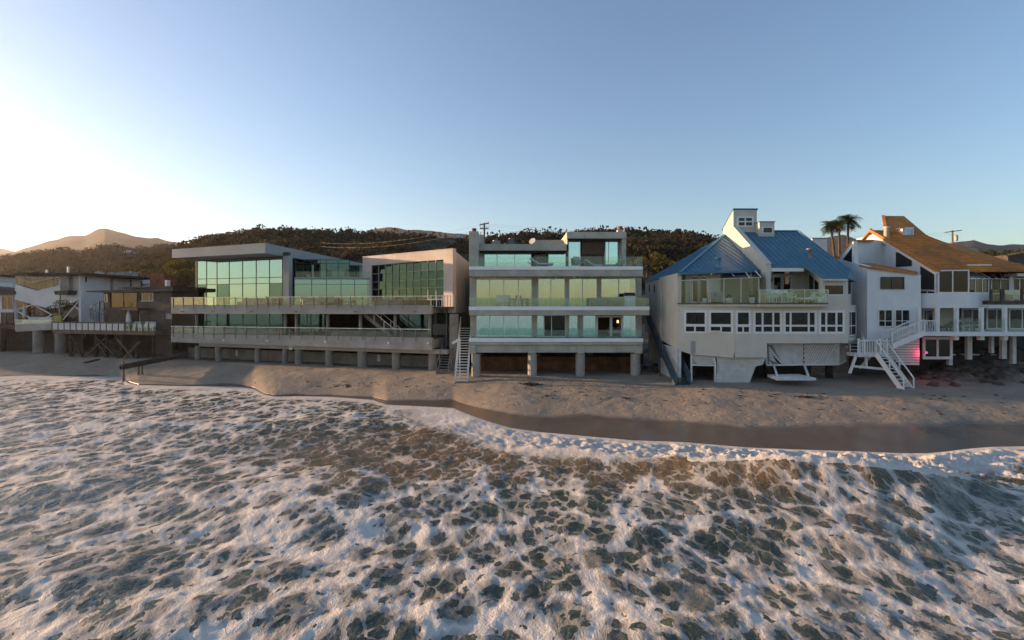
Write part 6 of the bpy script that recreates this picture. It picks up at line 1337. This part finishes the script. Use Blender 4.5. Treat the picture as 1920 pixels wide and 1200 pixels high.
for (px_, w_, h_, lab) in ((186.5, .6, .5, 'small pale box unit at the front of the long flat roof'), (215, 1.2, .38, 'wide pale roof unit in the middle of the flat roof'), (233, .8, .42, 'roof unit just right of the widest one'), (249, .7, .5, 'tallest roof unit near the red chimney')): roof_unit((X(px_, 66), 66, Z(517.5, 66)), w_, .9, h_, lab, M_greyp)
vt = [obj('roof_vent', MB().tube(W(p_, 512, 61.5), W(p_, y_, 61.5), .12), M_wtrim, HL) for p_, y_ in ((88, 506), (128, 500))]
# yellow screen, deck tree
ys = thing('yellow_screen', W(107, 604, 56), 'yellow fabric screen standing on the timber deck beside the small tree', 'screen'); obj('panel', MB().box(X(100, 56), X(115, 56), 56, 56.06, Z(604.5, 56), Z(592, 56)), M_yellow, ys); obj('frame', MB().box(X(99.4, 56), X(115.6, 56), 56.062, 56.12, Z(605, 56), Z(591.4, 56)), M_wood, ys)
def tree(name, base, h, crown, n, size, m, label, cat='tree', trunk_r=.12, group=None, lean=(0, 0)):
    t = thing(name, base, label, cat, group); b = Vector(base); mb = MB(); top = b + Vector((lean[0], lean[1], h * .55)); mb.tube(b, top, trunk_r, 8, trunk_r * .6)
    cen = []; rad = []
    for (dx, dy, dz, r) in crown:
        q = b + Vector((dx, dy, dz)); cen.append(q); rad.append(r); mb.tube(top.lerp(b, .15), q, trunk_r * .45, 6, trunk_r * .12)
    obj('trunk', mb, M_bark, t); leaf_cloud('crown', cen, rad, n, size, m, t); return t
tb = W(112, 604, 57)
tree('deck_tree', tb, 1.9, [(-.8, 0, 1.6, .5), (-.2, .1, 2.1, .55), (.45, 0, 2.2, .5), (1.0, .1, 1.9, .45), (-.5, -.2, 1.3, .4), (.6, .1, 1.5, .35)], 130, .08, M_leafg, 'small gnarled tree with flat clumps of leaves on the timber deck', lean=(.2, 0), trunk_r=.08)
# dark timber house on braced piles
HB = thing('dark_timber_house', (-44, 56, 0), 'dark brown two storey house with cream blinds and flat roof on braced timber piles', 'house')
B1 = Fac((X(193, 56.5), 56.5), (X(322, 53.5), 53.5))
def bq(name, pts, d0, d1, m, F=B1, par=None): return obj(name, F.pprism(MB(), pts, d0, d1), m, par or HB)
bq('front_wall', [(194, 622), (194, 549), (206, 548.5), (206, 577), (258, 577), (258, 548), (262, 548), (262, 565), (288, 565), (288, 548), (322, 546), (322, 625), (288, 624), (288, 603), (262, 603), (262, 587), (288, 587), (288, 578), (258, 578), (258, 605), (200, 605), (200, 622)], -.2, 0, M_brownw)
bq('flat_roof', [(162, 547.5), (162, 545.5), (195, 544.2), (262, 541.5), (324, 538.5), (324, 545.5), (258, 548), (195, 548.7)], -7, .8, M_roofdk); bq('roof_upstand', [(222, 541), (222, 538.5), (322, 536.5), (322, 538.8)], -5, .3, M_roofdk)
win_px(HB, B1, 206.5, 257.5, 548.5, 576.5, -.1, (232,), (), fm=M_brownw, gm=G_dark); obj('roller_screen', B1.box(MB(), B1.s(207), B1.s(257), B1.z(232, 576), B1.z(232, 549), -.3, -.26), M_opal, HB)
win_px(HB, B1, 196.5, 201.5, 552, 566, .03, (), (), fm=M_wtrim, gm=G_dark); 
for (y0, y1) in ((549.5, 564.5), (587.5, 602.5)): win_px(HB, B1, 262.5, 287.5, y0, y1, -.08, (268, 281), (), fm=M_wtrim, gm=G_dark); obj('roller_screen', B1.box(MB(), B1.s(263), B1.s(287), B1.z(275, y1), B1.z(275, y0), -.3, -.26), M_opal, HB)
for a, b in ((201, 214), (228, 240), (242, 257)): win_px(HB, B1, a, b, 587, 605, -.1, ((a + b)/2,), (), fm=M_wtrim, gm=G_dark, name='sliding_door')
obj('room_back_wall', B1.box(MB(), .4, B1.len - .4, B1.z(258, 622), B1.z(258, 549), -3.2, -3), M_roomd, HB)
bq('balcony', [(206, 577.5), (259, 577.5), (259, 582.5), (206, 581)], .001, 1.1, M_brownw); bq('right_wall', [(288.5, 660), (288.5, 548), (323, 546), (323, 672)], .002, .12, M_brownw)
bq('side_window', [(311, 588), (322, 588), (322, 598), (311, 598)], .13, .16, M_steel)
chb = bq('brick_chimney', [(281.5, 537), (281.5, 512.5), (308, 514), (308, 537)], -3.6, -2.4, M_brick); 
for i in range(9): y_ = 514.2 + i * 2.6; bq('brick_course', [(281.2, y_ + 2.1), (281.2, y_), (308.3, y_), (308.3, y_ + 2.1)], -3.62, -2.36, M_brick, par=chb)
bq('roof_vent', [(309, 538), (309, 525), (313, 525), (313, 538)], -2.4, -2.0, M_wtrim)
DKF = Fac((X(98, 56.0), 56.0), (X(290, 52.2), 52.2)); zdk = DKF.z(195, 620.5)
obj('timber_deck', DKF.box(MB(), 0, DKF.len, zdk - .35, zdk, -4.5, 0), M_wood, HB)
rd = obj('deck_railing', DKF.box(MB(), 0, DKF.len, DKF.z(195, 605.5), DKF.z(195, 604), -.05, .05), M_wood, HB)
pp = [98 + i * 11.3 for i in range(18)]; zt_ = DKF.z(195, 605.5)
for a, b in zip(pp[:-1], pp[1:]):
    sa, sb = DKF.s(a), DKF.s(b); piece('post', (.09, .07, zt_ - zdk), DKF.P(sa, (zt_ + zdk)/2, .02), DKF.rz, M_wood, rd)
    piece('railing_panel', (sb - sa - .12, .03, zt_ - zdk - .12), DKF.P((sa + sb)/2, (zt_ + zdk)/2, 0), DKF.rz, G_rail if a > 225 else M_cush, rd)
spx = [(98, 1), (133, 1), (155, .6), (180, 1), (200, .5), (228, 1), (257, .7), (288, 1)]
for (p_, k) in spx[1:]:
    for dd in (-.4, -3.0): q = DKF.P(DKF.s(p_, dd), 0, dd); obj('timber_pile', MB().tube((q.x, q.y, -1.2), (q.x, q.y, zdk - .35), .17, 9, .15), M_dkwood, HB)
for (a, b) in (((133, 628), (157, 674)), ((156, 632), (134, 668)), ((180, 632), (226, 675)), ((200, 632), (157, 670)), ((219, 635), (256, 680)), ((262, 640), (228, 676)), ((182, 640), (204, 672))):
    obj('brace', MB().bar(DKF.pt(*a, -.2), DKF.pt(*b, -.15), .12, .16), M_wood if a[0] in (219, 262) else M_dkwood, HB)
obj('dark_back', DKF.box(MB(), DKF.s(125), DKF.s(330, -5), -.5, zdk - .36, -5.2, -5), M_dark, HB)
for (px_, lab, a) in ((262, 'left', 20), (284, 'right', -30)): pass
ch_spots = [(258, -1.0, 40, 'white slatted chair on the timber deck nearest the white umbrella'), (268, -.9, -30, 'white slatted chair second right of the white umbrella'), (283, -1.0, 10, 'white slatted chair at the right end of the timber deck')]
for p_, d_, a, lab in ch_spots: chair('deck_chair', DKF.P(DKF.s(p_, d_), zdk, d_), R(a), lab, M_wtrim, M_wtrim, 'white chairs on the timber deck')
umbrella('patio_umbrella', DKF.P(DKF.s(241, -1.3), zdk, -1.3), 2.2, 'furled white umbrella on the timber deck before the dark house', M_wtrim, .24)
# spiral stair
sp_ = thing('spiral_stair', B1.pt(186, 606, 1.2), 'dark metal spiral stair between the timber deck and the flat roofed upper floor', 'staircase'); o_ = Vector((ORG[sp_.name].x, ORG[sp_.name].y, zdk)); hh = 2.3
obj('centre_pole', MB().tube(o_, o_ + Vector((0, 0, hh + .9)), .06), M_black, sp_)
prevp = None
for i in range(13):
    t0_, t1_ = i * .5, i * .5 + .45; z = o_.z + hh * (i + 1) / 13; mb = MB().prism([(o_.x, o_.y, z), (o_.x + .75 * math.cos(t0_), o_.y + .75 * math.sin(t0_), z), (o_.x + .75 * math.cos(t1_), o_.y + .75 * math.sin(t1_), z)], [(o_.x, o_.y, z - .04), (o_.x + .75 * math.cos(t0_), o_.y + .75 * math.sin(t0_), z - .04), (o_.x + .75 * math.cos(t1_), o_.y + .75 * math.sin(t1_), z - .04)]); obj('tread', mb, M_black, sp_)
    q = Vector((o_.x + .75 * math.cos(t0_), o_.y + .75 * math.sin(t0_), z)); obj('baluster', MB().bar(q, q + Vector((0, 0, .9)), .025), M_black, sp_)
    if prevp is not None: obj('handrail', MB().bar(prevp + Vector((0, 0, .9)), q + Vector((0, 0, .9)), .04), M_black, sp_)
    prevp = q
# leftmost neighbour
HN = thing('gabled_cottage', (-64, 66, 0), 'pale cottage with shallow brown roofs at the left edge of the row', 'house'); N1 = Fac((X(-60, 64.5), 64.5), (X(27, 63), 63.0))
def nq(name, pts, d0, d1, m): return obj(name, N1.pprism(MB(), pts, d0, d1), m, HN)
nq('upper_wall', [(-60, 545), (-60, 528), (8, 533), (26, 530), (26, 547)], -6, -1.0, M_lav); nq('roof', [(-60, 541), (-60, 533), (-5, 538), (26, 545.5), (26, 552), (-60, 552)], -1, .6, M_roofdk); nq('lower_wall', [(-60, 608), (-60, 552.1), (26, 552.1), (26, 608)], -5, -.3, M_lav)
win_px(HN, N1, 4, 25, 555, 580, -.25, (14,), (), fm=M_wtrim, gm=G_dark); nq('blind', [(5, 579), (5, 556), (24.5, 556), (24.5, 579)], -.29, -.285, M_opal); win_px(HN, N1, 3, 25, 586, 607, -.25, (12,), (), fm=M_brownw, gm=G_dark)
nq('deck', [(-60, 612), (-60, 607), (27, 608), (27, 617), (-60, 620)], -4, .6, M_wood)
for p_ in (-50, -20, 4): pile(HN, (X(p_, 62), 62.2), -.5, Z(616, 62), .3, M_dkwood)
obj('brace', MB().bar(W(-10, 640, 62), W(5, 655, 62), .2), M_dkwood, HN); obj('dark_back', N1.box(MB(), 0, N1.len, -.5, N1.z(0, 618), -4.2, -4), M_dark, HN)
# rest of the row beyond the left edge: it stands there and shades the beach
M_gen = M_cream
for i, (x0, x1, y0, hgt) in enumerate(((-86, -70, 67, 9.5), (-104, -88, 70, 8.5), (-124, -106, 73, 10))):
    t = thing('beach_house', ((x0 + x1)/2, y0, 0), ['plain pale beach house next beyond the left edge', 'plain pale beach house second beyond the left edge', 'plain pale beach house third beyond the left edge'][i], 'house')
    obj('wall', MB().box(x0, x1, y0, y0 + 12, 2.2, hgt), M_gen, t); obj('roof', MB().box(x0 - .4, x1 + .4, y0 - .6, y0 + 12.4, hgt + .002, hgt + .3), M_roofdk, t)
    for j in range(4): obj('pile', MB().tube((x0 + 1.5 + j * (x1 - x0 - 3)/3, y0 + .6, -1), (x0 + 1.5 + j * (x1 - x0 - 3)/3, y0 + .6, 2.2), .25), M_dkwood, t)
    for j in range(3): obj('window', MB().box(x0 + 1 + j * (x1 - x0)/3.2, x0 + 4 + j * (x1 - x0)/3.2, y0 - .05, y0 - .002, 3.4, 5.6), M_dsteel, t)
# drain pipe on the sand
pp_ = thing('drain_pipe', W(226, 690, 43), 'long dark corroded drain pipe slanting from under the houses onto the sand', 'pipe')
a = Vector((X(226, 44.5), 44.5, Z(689, 44.5))); b = Vector((X(350, 50), 50.0, Z(664, 50)))
r0 = .24
mbp = MB(); d_ = (b - a).normalized(); a_ = d_.orthogonal().normalized(); b_ = d_.cross(a_); rings = []
for (t_, r_) in ((0, r0 * .78), (0, r0 * 1.0), (1, r0)):
    c_ = a.lerp(b, t_); rings.append([tuple(c_ + (a_ * math.cos(k * math.pi / 8) + b_ * math.sin(k * math.pi / 8)) * r_) for k in range(16)])
inner = [tuple(a.lerp(b, .12) + (a_ * math.cos(k * math.pi / 8) + b_ * math.sin(k * math.pi / 8)) * r0 * .78) for k in range(16)]
R_ = [inner] + rings; mbp.v = [p for r_ in R_ for p in r_]
for j in range(3):
    for k in range(16): mbp.f.append((j * 16 + k, j * 16 + (k + 1) % 16, (j + 1) * 16 + (k + 1) % 16, (j + 1) * 16 + k))
mbp.f.append(tuple(range(16))); obj('pipe_shell', mbp, M_pipe, pp_, smooth=False)
for k in (.25, .5, .75): c_ = a.lerp(b, k); obj('pipe_collar', MB().tube(c_ - d_ * .08, c_ + d_ * .08, r0 * 1.14, 14), M_pipe, pp_)
for k, h_ in ((.04, .9), (.25, .3), (.3, .3)): c_ = a.lerp(b, k); obj('support_post', MB().tube((c_.x, c_.y - .02, -1.2), (c_.x, c_.y - .02, c_.z + h_ * .6), .09), M_wood, pp_)
dw = thing('driftwood_plank', (X(170, 50), 50, .0), 'dark plank lying half buried on the sand under the timber deck', 'driftwood'); obj('plank', MB().bar((X(160, 49.5), 49.5, -.02), (X(184, 51.5), 51.5, .1), .35, .12), M_dkwood, dw)
# ================================================================== palms, poles, far buildings, beach litter
def palm(base, h, lean, label, crown_r=1.5, rot=0):
    t = thing('palm_tree', base, label, 'palm tree', 'palm trees behind the blue-roofed house'); b = Vector(base); mb = MB(); n = 7; P_ = [b + Vector((lean * (i / n) ** 2, 0, h * i / n)) for i in range(n + 1)]
    for i in range(n): mb.tube(P_[i], P_[i + 1], .26 - .012 * i, 8, .25 - .012 * i)
    obj('trunk', mb, M_bark, t); top = P_[-1]; rr = np.random.default_rng(int(abs(b.x * 10)) + rot)
    for k in range(52):
        az = rr.uniform(0, 2 * math.pi); el = rr.uniform(-.85, 1.3); L_ = crown_r * rr.uniform(.75, 1.1) * (1.0 if el > -.2 else .8); mb = MB(); pts = []
        for j in range(6):
            s_ = j / 5; r_ = L_ * s_ * math.cos(el * (1 - .3 * s_)); z_ = L_ * (math.sin(el) * s_ - .55 * s_ * s_); pts.append(top + Vector((math.cos(az) * r_, math.sin(az) * r_, z_)))
        side = Vector((-math.sin(az), math.cos(az), 0))
        for j in range(1, 6):
            for sg in (-1, 1):
                for q in (0, .5):
                    c_ = pts[j - 1].lerp(pts[j], q + .2); wl_ = .62 * crown_r * .62 * (1 - .35 * abs(j / 5 - .55)); tip = c_ + side * sg * wl_ + (pts[j] - pts[j - 1]) * .9 + Vector((0, 0, -.28 * wl_)); mb.poly([c_, c_ + (pts[j] - pts[j - 1]) * .33, tip])
        mb.bar(pts[0], pts[3], .03); obj('frond', mb, M_leafpalm, t, fix=False)
    return t
M_leafpalm = m_leaf('palm_leaves', (.055, .075, .022), (.10, .085, .03))
YP = 95.0
palm(W(1565, 500, YP), Z(421, YP) - Z(500, YP), -.9, 'leftmost of the three tall palms behind the blue-roofed house', 1.85, 1)
palm(W(1574, 500, YP + 2), Z(417, YP) - Z(500, YP), -.1, 'middle palm of the three, slimmest crown, behind the blue-roofed house', 1.7, 2)
palm(W(1589, 500, YP - 1), Z(412, YP) - Z(500, YP), .2, 'rightmost and tallest of the three palms', 2.1, 3)
# block behind the blue roof
gbk = thing('grey_block_house', W(1537, 470, 60), 'pale grey box house with a blue coping behind the blue-roofed house', 'house'); obj('wall', MB().box(X(1523, 60), X(1551, 60), 60, 66, 3, Z(447.5, 60)), M_lav, gbk); obj('coping', MB().box(X(1522.5, 60), X(1551.5, 60), 59.9, 66.1, Z(447.4, 60), Z(446, 60)), M_blues, gbk)
# utility poles
def upole(px_, Y_, ytop, base, label, arms, rz=0, tr=None):
    t = thing('utility_pole', (X(px_, Y_), Y_, base), label, 'utility pole'); x_ = X(px_, Y_); obj('pole', MB().tube((x_, Y_, base), (x_, Y_, Z(ytop, Y_)), .16, 8, .11), M_wood, t); L = Matrix.Rotation(rz, 3, 'Z')
    for (y_, half, tilt) in arms:
        a = Vector((x_, Y_ - .12, Z(y_, Y_))); v = L @ Vector((half, 0, 0)); v.z = tilt; ca = obj('crossarm', MB().bar(a - v, a + v, .1, .12), M_wood, t)
        for k in (-.92, -.5, .5, .92): q = a + v * k; obj('insulator', MB().lathe((q.x, q.y, q.z + .06), [(.05, 0), (.07, .08), (.04, .22)], 6), M_cush, ca)
    if tr: q = Vector((x_ + .3, Y_ - .3, Z(tr, Y_))); obj('transformer', MB().lathe((q.x, q.y, q.z), [(.22, 0), (.24, .1), (.24, .8), (.15, .9)], 10), M_greyp, t)
    return t
upole(908, 62, 418, 3, 'wooden utility pole with crossarms rising behind the roof of the middle house', [(420.5, 1.0, .25), (429, .9, .1)], R(60), None)
tb_ = thing('pole_transformer_box', W(902, 457, 60), 'pale slatted electrical box beside the utility pole', 'transformer'); obj('body', MB().box(X(897.5, 60), X(906, 60), 60, 60.6, Z(457, 60), Z(440, 60)), M_greyp, tb_); obj('stand', MB().box(X(900, 60), X(903, 60), 60.1, 60.4, 3, Z(457, 60) - .002), M_wood, tb_); obj('bushing', MB().tube(W(901, 440, 60.2), W(901, 435, 60.2), .08), M_cush, tb_)
upole(1786, 78, 432, 3, 'short wooden pole with one crossarm and a drum transformer beyond the tiled roof', [(434, 1.5, .2)], R(10), 452)
# wires: slack lines between poles
def wire(a, b, sag, label):
    a, b = Vector(a), Vector(b); mb = MB(); N = 24; pr = None
    for i in range(N + 1):
        k = i / N; p = a.lerp(b, k) - Vector((0, 0, sag * 4 * k * (1 - k)))
        if pr is not None: mb.bar(pr, p, .013)
        pr = p
    o = obj('power_line', mb, M_wire, None, loc=a); tag(o, label, 'cable', 'overhead power lines')
for (a, b, sag, lab) in ((W(909, 420, 62), W(1786, 435, 78), 1.2, 'topmost slack power line from the utility pole to the far right pole'), (W(909, 424, 62), W(1786, 437, 78), 1.3, 'second slack power line running right above the hill'), (W(909, 429, 62), W(1786, 440, 78), 1.5, 'lowest slack power line running right from the utility pole'),
                         (W(907, 420, 62), W(600, 455, 90), 1.0, 'upper power line falling left from the utility pole'), (W(907, 429, 62), W(600, 462, 90), 1.0, 'lower power line falling left from the utility pole')): wire(a, b, sag, lab)
# buildings at the right rear and on the left ridge
fr_ = thing('far_house', W(1820, 480, 95), 'far house with a green pitched roof beyond the orange tiles', 'house'); obj('wall', MB().box(X(1805, 95), X(1832, 95), 95, 101, 3, Z(476, 95)), M_cream, fr_); obj('roof', MB().prism([W(1802, 476, 94.6), W(1836, 474, 94.6), W(1834, 464.5, 99), W(1812, 466.5, 99)], [W(1802, 477.5, 94.6), W(1836, 475.5, 94.6), W(1834, 467, 99), W(1812, 469, 99)]), surf('green_tile', (.13, .15, .07), .8, .2, 2), fr_)
fr2 = thing('far_house', W(1910, 485, 85), 'far house with a yellow roof edge at the right border', 'house'); obj('wall', MB().box(X(1890, 85), X(1960, 85), 85, 92, 3, Z(478, 85)), M_brownw, fr2); obj('roof', MB().prism([W(1886, 478.5, 84.6), W(1960, 462, 84.6), W(1962, 462, 92), W(1890, 477, 92)], [W(1886, 480.5, 84.6), W(1960, 466, 84.6), W(1962, 466, 92), W(1890, 480, 92)]), surf('straw_roof', (.42, .30, .10), .8, .2, 2), fr2)
fr3 = thing('hill_villa', W(240, 475, 300), 'tiny white villa on the ridge of the left hill', 'house'); obj('wall', MB().box(X(232, 300), X(243, 300), 300, 305, Z(478, 300), Z(472, 300)), M_white, fr3); obj('tower', MB().box(X(239, 300), X(242, 300), 299, 302, Z(474, 300), Z(469.5, 300)), M_white, fr3)
hv = thing('hill_villa', W(875, 447, 180), 'small pale house on the ridge above the annex', 'house'); obj('wall', MB().box(X(856, 176), X(866, 176), 176, 181, Z(445, 176), Z(439, 176)), M_lav, hv); obj('roof', MB().box(X(855, 176), X(867, 176), 175.6, 181.4, Z(439, 176) + .002, Z(438.3, 176)), M_roofdk, hv)
# trees standing along the ridge line, each its own crown
PXn, XXn, YYn, ZZn, TTn = near
def ridge_z(px_, t_=1.0):
    i = int(np.argmin(abs(PXn[0] - px_))); j = int(np.argmin(abs(TTn[:, 0] - t_))); return Vector((float(XXn[j, i]), float(YYn[j, i]), float(ZZn[j, i])))
rt = random.Random(5)
for k, px_ in enumerate((416, 428, 476, 493, 512, 545, 562, 600, 622, 650, 672, 700, 735, 1002, 1035, 1078, 1100, 1120, 1148, 1180, 1205, 1228, 1247, 1268, 1290, 1305, 1322)):
    b = ridge_z(px_, rt.uniform(.93, 1)); s_ = rt.uniform(.6, 1.1); cr_ = [(rt.uniform(-1.5, 1.5) * s_, rt.uniform(-1, 1), (1.0 + rt.uniform(-.6, .6)) * s_, rt.uniform(.55, .9) * s_) for _ in range(9)]
    tree('ridge_tree', b - Vector((0, 0, .5)), 2.0 * s_, cr_, 90, .18, M_leafd, 'dark wind-shaped tree on the skyline of the brush-covered hill', 'tree', .13, 'trees along the hill skyline')
# trees between the houses and at the right
for (px_, py_, Y_, s_, lab, m_) in ((345, 500, 70, 1.3, 'yellow-green bush on the slope behind the dark timber house', M_leafy), (325, 520, 66, 1.5, 'dark green shrub between the timber house and the glass house', M_leafg), (1850, 492, 92, 2.2, 'dark tree left of the pair beyond the tiled roof', M_leafg), (1880, 490, 90, 2.0, 'dark tree right of the pair beyond the tiled roof', M_leafg), (1213, 492, 62, 1.2, 'yellowish shrub below the hill beside the blue roof', M_leafy), (600, 560, 60, 1.0, 'dark shrub behind the glass house', M_leafd)):
    b = W(px_, py_, Y_); b.z -= 1.5 * s_; cr_ = [(rt.uniform(-1.5, 1.5) * s_, rt.uniform(-.8, .8), (1.5 + rt.uniform(-.5, .6)) * s_, rt.uniform(.5, .85) * s_) for _ in range(8)]
    tree('shrub', b, 1.6 * s_, cr_, 150, .13, m_, lab, 'shrub')
# lit slope behind the blue house gap
# rocks on the slope at the right
def rock(c, r, label, seed, m):
    import bmesh
    bm = bmesh.new(); bmesh.ops.create_icosphere(bm, subdivisions=2, radius=r)
    for v in bm.verts: n_ = mnoise.noise(v.co * (1.6 / r) + Vector((seed, 0, 0))); v.co *= 1 + .45 * n_; v.co.z *= .62
    me = bpy.data.meshes.new('boulder'); bm.to_mesh(me); bm.free(); me.materials.append(m); o = bpy.data.objects.new('boulder', me); COL.objects.link(o); o.location = c; ORG[o.name] = Vector(c); tag(o, label, 'rock', 'rocks on the slope under the tiled house'); return o
M_rock = surf('brown_rock', (.115, .085, .068), .95, .35, 3, bumpd=.03, bs=9)
for k in range(46):
    px_ = rt.uniform(1735, 2000); Y_ = rt.uniform(35.4, 39.5); zz_ = float(beach_z(np.array([px_]), np.array([Y_]))[0]); rock((X(px_, Y_), Y_, zz_ + .05), rt.uniform(.14, .42), 'brown rock half sunk in the sandy slope under the tiled house', k * 3.1, M_rock)
for k in range(16):
    px_ = rt.uniform(1206, 1268); Y_ = rt.uniform(42.5, 46); zz_ = float(beach_z(np.array([px_]), np.array([Y_]))[0]); r__ = rock((X(px_, Y_), Y_, zz_ + .1), rt.uniform(.2, .55), 'dark rock in the gap between the middle house and the blue-grey stair', k * 5.3 + 2, M_rock); r__['group'] = 'rocks in the gap beside the middle house'
# seaweed: two heaps and a scatter along the tide lines
M_kelp = surf('dried_kelp', (.035, .022, .016), .8, .4, 5)
def strands(c, n, spread, L_, seed):
    r_ = random.Random(seed); mb = MB()
    for _ in range(n):
        x, y = c[0] + r_.gauss(0, spread), c[1] + r_.gauss(0, spread * .8); 
        px_ = 960 + FPX * x / y; z = gz(px_, y); a = r_.uniform(0, 6.28); l_ = L_ * r_.uniform(.4, 1.2)
        pr = Vector((x, y, z + .02))
        for j in range(3): a += r_.uniform(-.8, .8); q = Vector((pr.x + math.cos(a) * l_, pr.y + math.sin(a) * l_, z + r_.uniform(.01, .07))); mb.bar(pr, q, .04 * r_.uniform(.6, 1.6), .025); pr = q
    return mb
bs_ = bpy.data.objects['beach_sand'].data; dg = bpy.context.evaluated_depsgraph_get()
from mathutils.bvhtree import BVHTree
bvh = BVHTree.FromObject(bpy.data.objects['beach_sand'], dg)
def gz(px_, y): h = bvh.ray_cast(Vector((X(px_, y), y, 20)), Vector((0, 0, -1))); return h[0].z if h[0] else 0
def ypix(px_, py_):
    y = 40.0
    for _ in range(6): y = (EYE - gz(px_, y)) * FPX / (py_ - HY)
    return y
for (px_, py_, n, sp2, lab) in ((997, 721, 90, .28, 'large dark heap of kelp on the dry sand before the middle house'), (1512, 745, 34, .13, 'small dark clump of kelp on the sand before the hanging platform'), (1173, 748, 14, .08, 'small dark clump of kelp on the sand right of the middle house')):
    y = ypix(px_, py_); c = (X(px_, y), y, gz(px_, y)); tag(obj('kelp_clump', strands(c, n, sp2, .13, int(px_)), M_kelp, None, loc=c), lab, 'seaweed')
mb = MB(); rk = random.Random(3)
for k in range(340):
    line = rk.random(); px_ = rk.uniform(330, 1920)
    py_ = np.interp(px_, [300, 600, 900, 1200, 1500, 1920], [700, 706, 722, 733, 742, 748]) + rk.gauss(0, 5) if line < .6 else np.interp(px_, [300, 600, 900, 1200, 1500, 1920], [704, 715, 735, 754, 770, 776]) + rk.gauss(0, 4)
    if fbm(np.array([px_ / 40.0]), np.array([1.0]), 3, 12)[0] < .48 and rk.random() < .8: continue
    y = ypix(px_, py_); x = X(px_, y); z = gz(px_, y)
    if y < float(Ysh(px_)) + 1.6: continue
    a = rk.gauss(0, .5); l_ = rk.uniform(.05, .28) * (1.6 if rk.random() < .12 else 1)
    q = Vector((x + math.cos(a) * l_, y + math.sin(a) * l_, 0)); q.z = gz(960 + FPX * q.x / q.y, q.y) + .015; mb.bar((x, y, z + .015), q, rk.uniform(.03, .10), .03)
o = obj('seaweed_litter', mb, M_kelp, None, loc=(0, 30, 0)); o['kind'] = 'stuff'; o['label'] = 'scattered dark scraps of kelp along the tide lines'
# ------------------------------------------------------------------ evening haze over the coast
hz = MB().box(-3600, 3600, -3600, 3600, -2.95, 300)
mh = bpy.data.materials.new('haze'); mh.use_nodes = True; mh.node_tree.nodes.clear(); ho = mh.node_tree.nodes.new('ShaderNodeOutputMaterial'); pv = mh.node_tree.nodes.new('ShaderNodeVolumePrincipled')
pv.inputs['Color'].default_value = (.92, .9, .9, 1); pv.inputs['Density'].default_value = HAZE; pv.inputs['Anisotropy'].default_value = .55
mh.node_tree.links.new(pv.outputs[0], ho.inputs['Volume'])
if HAZE > 0: obj('haze', hz, mh)['kind'] = 'stuff'
